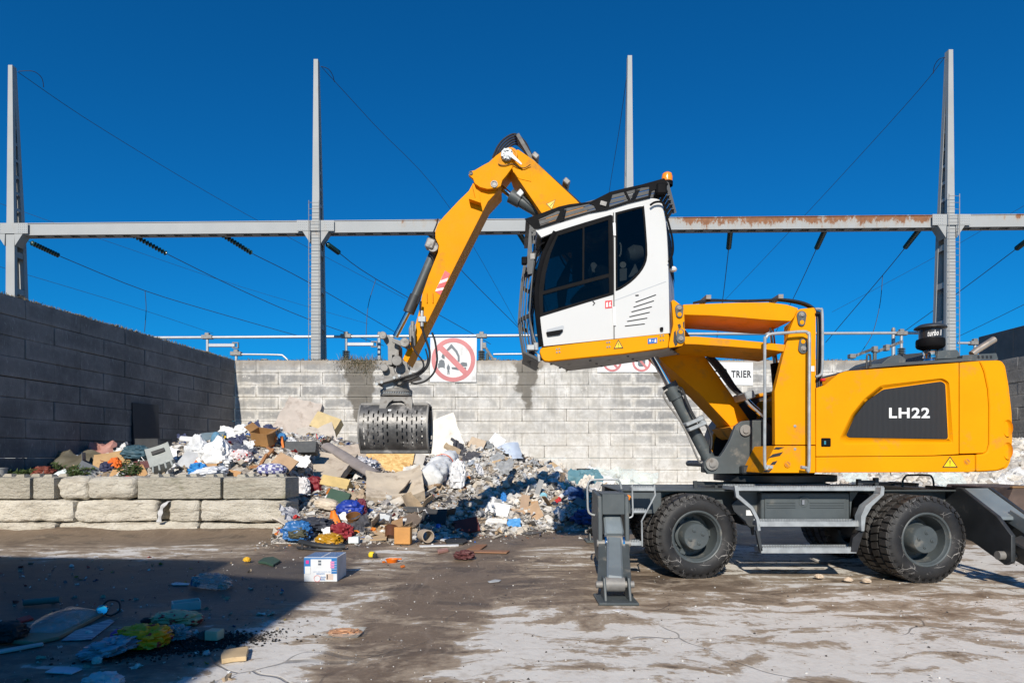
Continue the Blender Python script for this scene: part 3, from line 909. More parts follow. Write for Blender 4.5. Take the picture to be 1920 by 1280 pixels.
# ------------------------------------------------------------------ tubular busbars
DB = 33.0
def busbar(label, pts, r=.075, d=DB, posts=()):
    w = [P(x, y, d) for x, y in pts]
    t = root('busbar', w[0], label, 'busbar', 'tubular busbars of the substation')
    m = MB(); m.tube(w, r, 10, smooth=4 if len(w) > 2 else 0); m.build('tube', M['alu'], t, 0)
    for px, py, kind in posts:
        c = P(px, py, d)
        m = MB(); m.box(c, (.55, .26, .20)); m.box(c + Vector((0, 0, .12)), (.22, .2, .2)); m.build('clamp', M['steel'], t, .02)
        m = MB(); m.cyl(c, c - Vector((0, 0, .75)), .07, n=10); m.build('post_top', M['alu'], t, 0)
        m = MB()
        for i in range(16):
            m.lathe(c - Vector((0, 0, .75 + i * .09)), (0, 0, -1), [(.10, 0), (.20, .03), (.20, .05), (.10, .08)], 12)
        m.cyl(c - Vector((0, 0, .75 + 16 * .09)), (c.x, c.y, 0), .12, n=10)
        m.build('post_insulator', M['porc'], t, 0)
        if kind:
            m = MB(); m.box(c + Vector((kind * .75, 0, -.42)), (1.35, .14, .16)); m.build('switch_arm', M['alu'], t, .015)
            m = MB()
            for dz in (-.13, .13): m.box(c + Vector((kind * 1.45, 0, -.42 + dz)), (.32, .12, .05))
            for dx in (-.14, .14): m.box(c + Vector((kind * 1.45 + dx, 0, -.42)), (.05, .12, .22))
            m.build('switch_contact', M['steel'], t, .008)
    return t
busbar('long bright horizontal busbar tube above the left half of the back wall', [(290, 633), (960, 629), (1000, 629)], posts=((389, 632, 1), (649, 630, 1), (903, 630, 0)))
busbar('horizontal busbar tube seen between the cab link arms and right pylon', [(1290, 626), (1755, 624)], posts=((1690, 625, 0),))
busbar('short busbar tube low between prohibition sign and cab guard', [(925, 664), (1000, 664), (1012, 672), (1013, 690)], .05)
busbar('curved busbar tube just above the wall left of the second pylon', [(440, 664), (520, 665), (532, 668), (541, 678), (543, 690)], .05, posts=((443, 663, 1),))
busbar('stub of busbar tube between right pylon and metal hoarding', [(1795, 643), (1832, 643)], .06, posts=((1828, 643, 0),))
def post(label, px, y0, d, r=.09):
    a = P(px, y0, d)
    t = root('substation_post', (a.x, d, 0), label, 'post')
    m = MB(); m.cyl(a, (a.x, d, 0), r, n=10); m.build('shaft', M['alu'], t, 0)
    m = MB(); m.lathe(a, (0, 0, 1), [(0, .12), (.07, .1), (.10, 0), (.10, -.1)], 10); m.build('cap', M['steel'], t, 0)
    return t
post('slim grey post left of the grab arm above the wall', 711, 626, DB + .6)
post('slim grey post behind the black turbo intake', 1675, 618, DB + .6)
t = root('isolator_arm', P(1600, 665, 32), 'dark jointed isolator arm sloping up behind the grey engine deck', 'isolator')
m = MB(); m.bar(P(1600, 668, 32), P(1640, 653, 32), .14, .14); m.bar(P(1642, 660, 32), P(1692, 640, 32), .14, .14); m.build('contact_arm', M['steeldk'], t, .01)
for q_, s_ in (((1597, 668), (.3, .3, .22)), ((1640, 655), (.22, .25, .3)), ((1662, 652), (.2, .3, .3))):
    m = MB(); m.box(P(*q_, 32), s_); m.build('joint', M['steel'], t, .02)
m = MB(); m.cyl(P(1640, 655, 32), P(1640, 720, 32), .09, n=10); m.build('support_post', M['porc'], t, 0)
t = root('isolator_arm', P(915, 650, 32), 'dark isolator arm leaning beside the ribbed insulator right of the prohibition sign', 'isolator')
m = MB(); m.bar(P(906, 645, 32), P(926, 676, 32), .13, .13); m.build('contact_arm', M['steeldk'], t, .01)
for q_, s_ in (((926, 675), (.28, .2, .2)), ((908, 648), (.2, .2, .3))):
    m = MB(); m.box(P(*q_, 32), s_); m.build('joint', M['steel'], t, .02)
m = MB(); m.cyl(P(914, 662, 32), P(914, 720, 32), .09, n=10); m.build('support_post', M['porc'], t, 0)

# ================================================================== UNSEEN BUILDING BEHIND THE CAMERA (outline traced back from the shade on the left foreground)
YB = -4.0
def caster(sx, sy):
    k = (sy - YB) / SUN.y
    return Vector((sx - SUN.x * k, YB, -SUN.z * k))
sil = [caster(*p) for p in ((-7.6, 9.6), (-4.45, 9.25), (-3.95, 9.05), (-3.85, 8.15), (-2.45, 7.7), (-2.1, 6.9), (-2.28, 5.5), (-2.36, 4.5), (-2.5, 3.9))]
prof = [Vector((-22, YB, -.1)), Vector((-22, YB, sil[0].z)), *sil, Vector((sil[-1].x + .05, YB, -.1))]
bd = root('shade_caster', (-12, YB - 4, 0), 'plain grey warehouse standing behind the photographer, shading the left foreground', 'building')
m = MB(); m.prism(prof, [p + Vector((0, -7, 0)) for p in prof]); m.build('wall', mk('render_wall', (.16, .155, .15), .9), bd, 0, 0)
# ================================================================== MATERIAL HANDLER
EX = root('material_handler', P(1520, 1090, 8.9) * Vector((1, 1, 0)) if False else Vector((3.55, 8.9, 0)),
          'large yellow wheeled material handler with raised white cab and perforated clamshell grab', 'excavator')
D0 = 7.75                                     # near side of the upper carriage
def pl(name, px, d, th, mat='yellow', bevel=.008, parent=EX, holes=(), segs=2):
    return plate(name, px, d, th, M[mat] if isinstance(mat, str) else mat, parent, holes, bevel, segs)
def part(m, name, mat, parent=EX, bevel=0.0, smooth=35):
    return m.build(name, M[mat] if isinstance(mat, str) else mat, parent, bevel, smooth)
def tubepart(name, pts, r, mat, parent=EX, k=6, n=8):
    m = MB(); m.tube(pts, r, n, smooth=k); return part(m, name, mat, parent)
def rounded(px, r, n=4):
    """round the corners of a pixel polygon"""
    out = []
    N = len(px)
    for i in range(N):
        p0, p1, p2 = Vector(px[i - 1]), Vector(px[i]), Vector(px[(i + 1) % N])
        a, b = (p0 - p1), (p2 - p1)
        k = min(r, a.length * .45, b.length * .45)
        a = p1 + a.normalized() * k; b = p1 + b.normalized() * k
        for j in range(n + 1):
            t = j / n
            q = a * (1 - t) ** 2 + p1 * 2 * t * (1 - t) + b * t * t
            out.append((q.x, q.y))
    return out
def offset3(pts, dy): return [p + Vector((0, dy, 0)) for p in pts]

# ------------------------------------------------------------------ wheels (dual tyres, dished rim, planetary hub)
def wheel_meshes():
    m = MB()
    prof = [(.305, .03), (.315, .0), (.345, -.018), (.40, -.026), (.445, -.018), (.475, .002), (.494, .035), (.498, .07), (.494, .125), (.494, .145), (.498, .2), (.494, .235), (.475, .268), (.445, .286), (.40, .292), (.345, .284), (.315, .27), (.305, .24)]
    m.lathe((0, 0, 0), (0, 1, 0), prof, 64)
    n = 34
    for i in range(n):
        for row, (y0, y1, ph) in enumerate(((-.004, .118, 0), (.152, .274, .5))):
            t = 2 * math.pi * (i + ph) / n
            R = Matrix.Rotation(-t, 3, 'Y')
            c = R @ Vector((.502, (y0 + y1) / 2, 0))
            hw = .031
            vs = []
            for rr, y_in, ww in ((.484, 0, .043), (.516, .008, .035)):
                for y in (y0 + y_in * (row == 0), y1 - y_in * (row == 1)):
                    sk = .012 if (y == y0) == (row == 0) else -.008
                    for s in (-1, 1):
                        vs.append(R @ Vector((rr, y, s * ww + sk)))
            m.add(vs, [(0, 1, 3, 2), (4, 6, 7, 5), (0, 4, 5, 1), (2, 3, 7, 6), (0, 2, 6, 4), (1, 5, 7, 3)])
            # shoulder bite down the sidewall
            ys = y0 if row == 0 else y1
            sg_ = -1 if row == 0 else 1
            vs = [R @ Vector((r_, ys + sg_ * o_, s * w_)) for r_, o_, w_ in ((.505, .002, .027), (.455, .020, .020)) for s in (-1, 1)]
            vs += [R @ Vector((r_, ys - sg_ * .03, s * w_)) for r_, w_ in ((.50, .030), (.45, .024)) for s in (-1, 1)]
            m.add(vs, [(0, 1, 3, 2), (4, 6, 7, 5), (0, 4, 5, 1), (2, 3, 7, 6), (0, 2, 6, 4), (1, 5, 7, 3)])
    ty = m.build('tyre', M['tyre'], None, 0, 32)
    m = MB()
    m.lathe((0, 0, 0), (0, 1, 0), [(.30, .02), (.318, .012), (.322, -.004), (.312, -.012), (.298, -.006), (.290, .02), (.276, .035), (.270, .24), (.258, .262), (.10, .27), (.10, .285), (.27, .285), (.30, .24)], 48)
    for i in range(10):
        t = 2 * math.pi * i / 10
        c = Vector((.215 * math.cos(t), .266, .215 * math.sin(t)))
        m.cyl(c, c - Vector((0, .03, 0)), .016, n=6)
    rim = m.build('rim', M['grey'], None, 0, 30)
    m = MB()
    m.lathe((0, 0, 0), (0, 1, 0), [(.20, .27), (.20, .20), (.172, .18), (.165, .03), (.155, .012), (.0, .012)], 36)
    for i in range(4):
        t = 2 * math.pi * i / 4 + .5
        c = Vector((.085 * math.cos(t), .012, .085 * math.sin(t)))
        m.lathe(c, (0, -1, 0), [(.026, 0), (.024, .010), (.014, .012), (.013, .020), (.0, .020)], 10)
    for i in range(3):
        t = 2 * math.pi * i / 3 + .2
        m.box((.205 * math.cos(t), .22, .205 * math.sin(t)), (.10, .05, .07), Matrix.Rotation(-t, 3, 'Y'))
    hub = m.build('hub', M['grey'], None, 0, 30)
    meshes = ty.data, rim.data, hub.data
    for o in (ty, rim, hub): bpy.data.objects.remove(o)
    return meshes
TY, RIM, HUB = wheel_meshes()
def link(name, me, parent, loc, rot=(0, 0, 0)):
    o = bpy.data.objects.new(name, me); COL.objects.link(o)
    o.parent = parent; o.location = loc; o.rotation_euler = rot
    return o
WY = rad(7.0)
for px, d in ((1307, 7.80), (1737, 7.52)):
    X = (px - CX) * d / F
    for far in (0, 1):
        w = bpy.data.objects.new('wheel', RIM); COL.objects.link(w)
        w.parent = EX
        w.location = Vector((X + (.12 if far else 0), d + (2.5 if far else 0), .512)) - OFF[EX.name]
        w.rotation_euler = (0, rad(13 + 40 * far + px), 0)
        w.rotation_euler = (0, 0, math.pi * far + WY)
        OFF[w.name] = Vector()
        link('tyre', TY, w, (0, 0, 0), (0, rad(px % 40), 0))
        link('tyre', TY, w, (0, .345, 0), (0, rad(px % 23), 0))
        link('hub', HUB, w, (0, 0, 0), (0, rad(px % 50), 0))

# ------------------------------------------------------------------ under-carriage
def boxp(name, x0, x1, y0, y1, d0, d1, mat='grey', dref=None, bevel=.01, parent=EX):
    """box whose front face spans photo px x0..x1, y0..y1 at distance d0 (dref: distance the pixels refer to)"""
    a, b = P(x0, y1, dref or d0), P(x1, y0, dref or d0)
    m = MB(); m.box(((a.x + b.x) / 2, (d0 + d1) / 2, (a.z + b.z) / 2), (b.x - a.x, d1 - d0, b.z - a.z))
    return part(m, name, mat, parent, bevel)
boxp('frame_rail', 1160, 1795, 919, 964, 8.30, 8.38, dref=8.30)
boxp('frame_rail', 1160, 1795, 919, 964, 9.55, 9.63, dref=8.30)
boxp('frame_deck', 1158, 1800, 917.5, 920.5, 8.10, 9.80, dref=8.2)
boxp('frame_belly', 1395, 1640, 922, 985, 8.42, 9.5, 'greydk', dref=8.4)
boxp('front_frame', 1152, 1240, 923, 963, 8.05, 8.29, dref=8.06)
for px, d in ((1307, 8.9), (1737, 8.75)):
    X = (px - CX) * (d - 1.1) / F
    m = MB(); m.cyl((X, 8.35, .52), (X, 9.7, .52), .14, n=14); m.box((X, 9.0, .56), (.42, .5, .40)); part(m, 'axle', 'greydk', bevel=.02)
# reflectors
for px, py, d, r in ((1178.3, 932.7, 8.04, 4.9), (1783.5, 928.3, 8.28, 4.6)):
    m = MB(); m.lathe(P(px, py, d), (0, -1, 0), [(r * d / F * 1.08, -.01), (r * d / F, .008), (r * d / F * .8, .014), (0, .016)], 16); part(m, 'reflector', 'orange')
# front dozer-style grab rail and ladder
tubepart('grab_rail', W(zD([(138, 236), (110, 232), (96, 215), (93, 160), (93, 115), (102, 93), (125, 87), (205, 86), (226, 94), (235, 125)]), 7.9), .013, 'galv')
lad = root_ = None
m = MB(); m.tube(W(zH([(452, 135), (455, 250), (458, 390), (445, 420), (420, 430), (410, 450), (412, 680)]), 7.62), .010, 7, smooth=3)
lad = part(m, 'ladder', 'galv')
m = MB(); m.tube(W(zH([(650, 135), (655, 215), (650, 240), (545, 440), (538, 480), (542, 680)]), 7.62), .010, 7, smooth=3); part(m, 'ladder_rail', 'galv', lad)
def tread(x0, x1, y, h, d, name='step_tread', parent=lad, dep=.16):
    a, b = P(x0, y, d), P(x1, y + h, d)
    m = MB(); m.box(((a.x + b.x) / 2, d + dep / 2, (a.z + b.z) / 2), (b.x - a.x, dep, abs(a.z - b.z)))
    n = max(4, int((x1 - x0) / 3))
    for i in range(n):                                    # serrated grip teeth along the front edge
        u = (i + .5) / n
        for yy in (d + .02, d + dep - .02):
            m.box((a.x + (b.x - a.x) * u, yy, a.z + .006), ((b.x - a.x) / n * .55, .02, .016))
    return part(m, name, 'galv', parent, 0)
tread(1186, 1226.5, 913.5, 6, 7.62); tread(1187, 1212, 956.5, 4, 7.62); tread(1178, 1203.5, 1016, 6, 7.62)
# main steps with curved brackets
ms = pl('step_bracket', zD([(708, 112), (724, 112), (728, 150), (786, 200), (812, 250), (818, 300), (806, 302), (800, 256), (776, 210), (716, 160)]), 7.56, .05, 'galv', .004)
pl('step_bracket', zD([(1337, 120), (1334, 150), (1284, 198), (1258, 244), (1252, 302), (1240, 302), (1238, 240), (1258, 196), (1318, 148), (1322, 120)]), 7.50, .14, 'galv', .004)
pl('step_hanger', zD([(798, 300), (812, 300), (828, 385), (816, 388)]), 7.56, .05, 'greydk', .004)
pl('step_hanger', zD([(1236, 302), (1250, 302), (1222, 390), (1196, 388), (1204, 330)]), 7.55, .06, 'rubber', .004)
tread(1383, 1658, 913, 6.5, 7.62, 'walkway_tread', EX, .55)
tread(1424, 1616, 977.5, 9, 7.56, 'step_tread', EX, .22)
tread(1427.5, 1606, 1027, 9.5, 7.56, 'step_tread', EX, .22)
# tool box between the axles
tb = boxp('tool_box', 1427, 1593, 924, 975, 7.82, 8.28, bevel=.012)
boxp('tool_box_lid', 1434, 1587, 935, 973, 7.80, 7.82, parent=tb, bevel=.006)
for y in (941, 945.5, 950):
    for a, b in ((1438, 1492), (1519, 1583)):
        boxp('lid_rib', a, b, y, y + 2.0, 7.79, 7.802, parent=tb, bevel=.003)
m = MB(); m.lathe(P(1507.5, 940.5, 7.80), (0, -1, 0), [(.062, 0), (.062, .006), (.052, .006), (.048, -.004), (0, -.004)], 24); part(m, 'latch_ring', 'grey', tb)
boxp('latch', 1503.5, 1509, 936, 946, 7.785, 7.80, 'chrome', parent=tb, bevel=.004)
# web plates either side of the tool box
pl('side_web', zD([(722, 135), (830, 137), (822, 165), (806, 250), (770, 190), (728, 150)]), 7.95, .05, 'grey')
pl('side_web', zD([(1190, 137), (1228, 137), (1200, 178), (1192, 255)]), 7.86, .06, 'grey')
boxp('battery_case', 1600, 1648, 925, 985, 8.0, 8.3, 'black')
m = MB()
for i in range(6): m.tube(W([(1376 + i * 3, 930 + i * 4), (1395 + i * 2, 955 + i * 3), (1412, 972 + i * 6)], 8.0), .018, 6, smooth=4)
part(m, 'axle_hoses', 'rubber')['kind'] = 'stuff'
pl('pinion_arm', [(1372, 945), (1384, 935), (1416, 960), (1420, 985), (1408, 990), (1376, 958)], 7.95, .06, 'greydk')
boxp('bracket_label', 1399, 1411, 956, 966, 7.942, 7.948, 'labelwhite', bevel=0)
# turntable and slewing ring
c = P(1450, 900, 8.95)
m = MB(); m.lathe((c.x, 8.95, 1.02), (0, 0, 1), [(.72, 0), (.72, .07), (.66, .07), (.66, .14), (.80, .14), (.80, .22), (.0, .22)], 48); part(m, 'slewing_ring', 'greydk', bevel=0)
m = MB()
for i in range(48):
    t = 2 * math.pi * i / 48
    m.cyl((c.x + .70 * math.cos(t), 8.95 + .70 * math.sin(t), 1.10), (c.x + .70 * math.cos(t), 8.95 + .70 * math.sin(t), 1.125), .016, n=6)
part(m, 'ring_bolts', 'steeldk')['kind'] = 'stuff'
# hand rails and stops on the deck
tubepart('deck_rail', W(zD([(1411, 118), (1413, 90), (1425, 72), (1440, 68), (1518, 68), (1534, 76), (1541, 95), (1542, 118)]), 8.6), .013, 'grey')
m = MB()
m.bar(P(1303, 905, 8.7), P(1385, 907, 8.7), .04, .05); m.bar(P(1303, 901, 8.7), P(1304, 916, 8.7), .05, .05, up=(0, 1, 0)); m.bar(P(1342, 906, 8.7), P(1343, 920, 8.7), .04, .04, up=(0, 1, 0))
part(m, 'deck_stop', 'greydk', bevel=.004)
m = MB()
m.bar(P(1607, 903, 8.0), P(1645, 903, 8.0), .04, .04); m.box(P(1610, 905, 8.0), (.045, .06, .10)); m.box(P(1642, 904, 8.0), (.05, .06, .12))
part(m, 'deck_stop', 'greydk', bevel=.004)

# ------------------------------------------------------------------ outriggers
def outrigger(px, dp, dx_foot=-.13, mirror=False, far=False, hang=.0):
    X = (px - CX) * dp / F
    s = -1 if far else 1
    dp0 = dp
    o_ = lambda dy: (dp0 + 2.65 + (-dy)) if far else dp0 + dy
    w = .160
    par = None
    if far: X += .42
    m = MB()                                              # housing: two cheeks, cap and back
    for sx in (-1, 1):
        sh = [Vector((X + sx * w - .025, o_(0.0), 1.02)), Vector((X + sx * w - .025, o_(.55), 1.07)), Vector((X + sx * w - .025, o_(.62), .62)), Vector((X + sx * w - .025, o_(.22), .26)), Vector((X + sx * w - .025, o_(-.02), .24)), Vector((X + sx * w - .025, o_(-.06), .40))]
        m.prism(sh, [p + Vector((.05, 0, 0)) for p in sh])
    par = part(m, 'outrigger_housing', 'grey', bevel=.008)
    m = MB()
    sh = [Vector((X - w + .026, o_(-.01), 1.045)), Vector((X + w - .026, o_(-.01), 1.045)), Vector((X + w - .026, o_(-.01), .80)), Vector((X - w + .026, o_(-.01), .80))]
    m.prism(sh, [p + Vector((0, s * .05, 0)) for p in sh]); m.box((X, o_(.30), 1.03), (2 * w - .055, .56, .04))
    part(m, 'outrigger_cap', 'grey', par, .006)
    # pivot pin with roller
    m = MB(); m.cyl((X - w - .04, o_(-.02), .46), (X + w + .04, o_(-.02), .46), .045, n=14); m.cyl((X - .10, o_(-.02), .46), (X + .10, o_(-.02), .46), .095, n=20); part(m, 'pivot_pin', 'steel', par)
    for sx in (-1, 1):
        m = MB(); m.lathe((X + sx * (w - .055), o_(-.02), .46), (1, 0, 0), [(.115, -.012), (.115, .012), (.08, .014), (.08, -.014)], 24, close=True); part(m, 'pivot_ring', 'chrome', par)
    # cylinder cover
    m = MB(); m.bar((X, o_(.12), .84), (X, o_(-.17), .56), .225, .05, up=(1, 0, 0)); 
    m = MB()
    sh = [(X - .105, o_(.12), .84), (X + .105, o_(.12), .84), (X + .112, o_(-.10), .60), (X - .112, o_(-.10), .60)]
    m.prism([Vector(p) for p in sh], [Vector(p) + Vector((0, s * .10, -.10)) for p in sh])
    part(m, 'cylinder_cover', M['grey_lit'] if 'grey_lit' in M else 'grey', par, .02)
    # swinging arm down to the foot
    fx = X + dx_foot
    a0 = Vector((X, o_(-.03), .46)); a1 = Vector((fx, o_(-1.02), .17 + hang))
    m = MB(); m.bar(a0, a1, .18, .17, up=(0, s, .3)); arm = part(m, 'outrigger_arm', 'grey_lit', par, .02)
    m = MB()
    for sx in (-1, 1):
        m.bar(a0 + Vector((sx * .102, 0, 0)), a1 + Vector((sx * .102, 0, 0)), .02, .15, up=(0, s, .3))
    part(m, 'arm_side_plate', 'grey', par, .005)
    m = MB(); m.box(a0.lerp(a1, .36) + Vector((.0, -.095 * s, .03)), (.06, .004, .04), Matrix.Rotation(rad(-25), 3, 'X')); part(m, 'arm_label', 'labelwhite', par)
    # foot: clevis and ground plate
    for sx in (-1, 1):
        m = MB()
        sh = [Vector((fx + sx * .125, a1.y - .16, hang + .03)), Vector((fx + sx * .125, a1.y + .16, hang + .03)), Vector((fx + sx * .125, a1.y + .06, hang + .25)), Vector((fx + sx * .125, a1.y - .06, hang + .25))]
        m.prism(sh, [p + Vector((.028, 0, 0)) for p in sh])
        part(m, 'foot_clevis', 'grey', par, .006)
    m = MB(); m.cyl((fx - .19, a1.y, a1.z), (fx + .20, a1.y, a1.z), .036, n=14); m.cyl((fx - .10, a1.y, a1.z), (fx + .10, a1.y, a1.z), .075, n=18); part(m, 'foot_pin', 'steel', par)
    m = MB(); m.box((fx + .01, a1.y, hang + .018), (.40, .46, .028)); part(m, 'foot_plate', 'grey', par, .006)
    return par
M['grey_lit'] = mk('grey_paint_sunlit', (.17, .20, .215), .4, var=.12, dirt=((.28, .26, .23), .3, 6))  # brighter copy of the dark grey paint, sunlight put into its colour
outrigger(1150, 7.62, -.15)
outrigger(1150, 7.62, -.15, far=True)
# rear outrigger: long swept arm leaving the frame at lower right
def rear_outrigger(dp, far):
    o_ = (lambda dy: dp + 2.75 - dy) if far else (lambda dy: dp + dy)
    X = 5.62
    m = MB()
    sh = [Vector((X, o_(1.0), 1.10)), Vector((X, o_(.30), 1.10)), Vector((X, o_(-.30), .80)), Vector((X, o_(-.52), .60)), Vector((X, o_(-.52), .30)), Vector((X, o_(-.42), .25)), Vector((X, o_(.1), .45)), Vector((X, o_(.9), .62))]
    m.prism(sh, [p + Vector((.05, 0, 0)) for p in sh]); m.prism([p + Vector((.36, 0, 0)) for p in sh], [p + Vector((.41, 0, 0)) for p in sh])
    par = part(m, 'outrigger_housing', 'greydk', bevel=.008)
    m = MB()
    sh = [Vector((X + .051, o_(.32), 1.095)), Vector((X + .359, o_(.32), 1.095)), Vector((X + .359, o_(-.30), .79)), Vector((X + .051, o_(-.30), .79))]
    m.prism(sh, [p - Vector((0, 0, .04)) for p in sh]); part(m, 'outrigger_cap', 'grey_lit', par, .006)
    m = MB(); m.cyl((X - .07, o_(-.40), .36), (X + .48, o_(-.40), .36), .05, n=14); part(m, 'pivot_pin', 'steel', par)
    m = MB(); m.bar((X + .205, o_(-.35), .46), (X + .26, o_(-1.62), .10), .26, .22, up=(0, 1, .3)); part(m, 'outrigger_arm', 'greydk', par, .015)
    m = MB(); m.bar((X + .205, o_(-.22), .80), (X + .24, o_(-1.45), .26), .16, .03, up=(1, 0, 0)); part(m, 'arm_top_plate', 'grey_lit', par, .006)
    m = MB(); m.box((X + .26, o_(-1.75), .02), (.42, .46, .03)); part(m, 'foot_plate', 'grey', par, .006)
rear_outrigger(7.72, False); rear_outrigger(7.72, True)

# ------------------------------------------------------------------ engine housing
bd_out = zC([(851, 946), (851, 516), (896, 500), (935, 466), (970, 440), (1003, 428), (1555, 385), (1586, 383), (1586, 946)])
hc = zC([(851, 864), (851, 514), (896, 499), (930, 470), (970, 439), (1003, 427), (1300, 405), (1584, 384), (1584, 852), (1450, 859), (1200, 862)])
grille_o = rounded(zC([(1195, 521), (1496, 479), (1516, 492), (1530, 776), (1020, 767), (1006, 756), (1050, 660), (1110, 584)]), 5)
eng = pl('engine_door', hc, D0, .05, 'yellow', holes=[rounded(zC([(1180, 500), (1500, 462), (1535, 482), (1556, 800), (990, 806), (968, 780), (1030, 650), (1095, 570)]), 6)])
# pocket walls down to the recessed panel
rim_out = rounded(zC([(1180, 500), (1500, 462), (1535, 482), (1556, 800), (990, 806), (968, 780), (1030, 650), (1095, 570)]), 6)
rim_in = rounded(zC([(1190, 516), (1498, 474), (1521, 489), (1535, 782), (1016, 772), (1000, 758), (1045, 656), (1106, 580)]), 6)
m = MB(); a = W(rim_out, D0 + .002); b = W(rim_in, D0 + .035); n = len(a)
m.add(a + b, [(i, (i + 1) % n, (i + 1) % n + n, i + n) for i in range(n)] )
m.prism(W(rim_in, D0 + .035), W(rim_in, D0 + .06))
part(m, 'grille_recess', 'yellow', eng)
gmat = NT('fine_black_grille')
_p = gmat.pos('obj'); _s = gmat.xyz(_p)
_w = gmat.math('SINE', gmat.math('MULTIPLY', _s[0], 420.0))
gmat.bump(_w, .7, .004)
GR = gmat.fin(gmat.mix(gmat.ramp(_w, -.6, .6), (.010, .0105, .012), (.030, .031, .034)), .5)
pl('grille', grille_o, D0 + .028, .006, GR, .003, parent=eng)
text_fit('model_lettering', 'LH22', *zC([(1226, 614)])[0], *zC([(1436, 668)])[0], D0 + .022, M['labelwhite'], eng, bold=.03)
# body block behind the door (keeps its depth), rear cover, lower side skirt, counterweight
m = MB(); fr = W(zC([(851, 946), (851, 520), (898, 506), (972, 446), (1005, 434), (1586, 390), (1586, 946)]), D0)
m.prism(offset3(fr, .055), offset3(fr, 2.40)); part(m, 'engine_housing', 'yellow', bevel=.02)
rp = zC([(1589, 384), (1690, 376), (1712, 430), (1731, 520), (1738, 610), (1737, 800), (1728, 838), (1712, 848), (1589, 851)])
pl('rear_door', rp, D0 - .004, .05, 'yellow', .012)
pl('side_skirt', zC([(851, 868), (1450, 863), (1670, 856), (1670, 942), (1640, 946), (851, 948)]), D0 - .006, .06, 'yellow', .014)
m = MB()
cwp = rounded(zC([(1590, 383), (1700, 374), (1785, 371), (1806, 377), (1822, 400), (1840, 500), (1856, 640), (1860, 780), (1850, 890), (1832, 925), (1780, 940), (1674, 946), (1674, 853), (1712, 849), (1590, 852)]), 3, 2)
fr = W(cwp, D0 + .02)
m.prism(fr, offset3(fr, 2.45)); cw = part(m, 'counterweight', 'yellow', bevel=.07)
pl('counterweight_cheek', zC([(1694, 375), (1785, 371), (1806, 379), (1822, 402), (1838, 500), (1853, 640), (1857, 780), (1847, 888), (1828, 922), (1780, 938), (1674, 944), (1674, 856), (1714, 851), (1732, 840), (1742, 800), (1743, 610), (1736, 518), (1717, 428)]), D0 - .012, .05, 'yellow', .03, parent=cw, segs=3)
for y in (720, 836):
    c = P(*zC([(1835, y)])[0], D0 - .022)
    m = MB(); m.lathe(c, (-.25, -1, 0), [(.0, -.025), (.06, -.018), (.095, .0), (.102, .012), (.098, .0)], 20)
    for i, v in enumerate(m.v): m.v[i] = Vector((c.x + (v.x - c.x) * .42, v.y, v.z))
    part(m, 'lifting_recess', 'yellow', cw)
# lock, stickers
boxp('door_lock', *[zC([(879, 0)])[0][0], zC([(928, 0)])[0][0]], *[zC([(0, 770)])[0][1], zC([(0, 815)])[0][1]], D0 - .012, D0 + .01, 'black', parent=eng, bevel=.008)
boxp('lock_key', 1545, 1549, 826, 833, D0 - .02, D0 - .01, 'chrome', parent=eng, bevel=.002)
def tri_sign(pts_outer, pts_inner, d, parent, mark=True):
    o = pl('warning_triangle', pts_outer, d, .003, 'ink', 0, parent=parent)
    pl('warning_field', pts_inner, d - .003, .003, 'signyellow', 0, parent=o if parent.parent is None else parent)
    cx = sum(p[0] for p in pts_inner) / 3; ys = [p[1] for p in pts_inner]
    y0, y1 = min(ys), max(ys); h = y1 - y0
    pl('exclamation_mark', [(cx - h * .05, y0 + h * .28), (cx + h * .05, y0 + h * .28), (cx + h * .03, y0 + h * .70), (cx - h * .03, y0 + h * .70)], d - .006, .002, 'ink', 0, parent=parent)
    pl('exclamation_dot', disc_px(cx, y0 + h * .83, h * .05, 10), d - .006, .002, 'ink', 0, parent=parent)
tri_sign(zC([(1500, 922), (1580, 922), (1540, 864)]), zC([(1508, 917.5), (1572, 917.5), (1540, 872)]), D0 - .010, EX)
for (cx, cy) in (zC([(1628, 891)])[0], zC([(705, 905)])[0]):
    o = pl('lashing_sticker', disc_px(cx, cy, 6.2, 20), D0 - .010, .003, M['yellow_worn'], 0)
    pl('lashing_symbol', disc_px(cx, cy, 4.8, 16), D0 - .013, .003, mk('brown_print', (.42, .16, .02), .5), 0, parent=o)
    pl('lashing_bar', [(cx - 4, cy - 3), (cx - 2.6, cy - 4.4), (cx + 4, cy + 3), (cx + 2.6, cy + 4.4)], D0 - .015, .002, 'yellow', 0, parent=o)
# deck on top of the engine: grey covers, turbo pre-cleaner, exhaust
pl('deck_panel', zY([(455, 556), (462, 520), (1345, 462), (1345, 492), (800, 526)]), 8.0, 1.9, 'grey', .006)
pl('deck_box', zY([(1100, 470), (1105, 395), (1160, 385), (1290, 380), (1312, 420), (1318, 462)]), 8.15, .9, 'grey', .01)
pl('deck_cowl', zY([(560, 522), (620, 470), (680, 432), (745, 428), (805, 468), (800, 506)]), 8.15, .9, 'grey', .012)
pl('deck_back_panel', zY([(770, 480), (776, 425), (960, 408), (975, 460), (965, 490)]), 9.4, .5, 'greydk', .008)
vt = pl('vent_cover', zY([(1335, 490), (1340, 432), (1660, 412), (1678, 470), (1660, 482)]), 8.05, 1.6, 'grey', .008)
for x in (1490, 1530, 1570, 1608):
    pl('vent_slot', rounded(zY([(x - 12, 438), (x + 8, 434), (x + 12, 462), (x - 6, 466)]), 1), 8.047, .01, 'ink', 0, parent=vt)
tubepart('deck_handle', W(zY([(428, 560), (432, 450), (440, 430), (456, 428), (464, 445), (466, 540)]), 7.9), .012, 'greydk')
kc = 8.0 / F
cc = P(*zY([(1033, 0)])[0], 8.25)
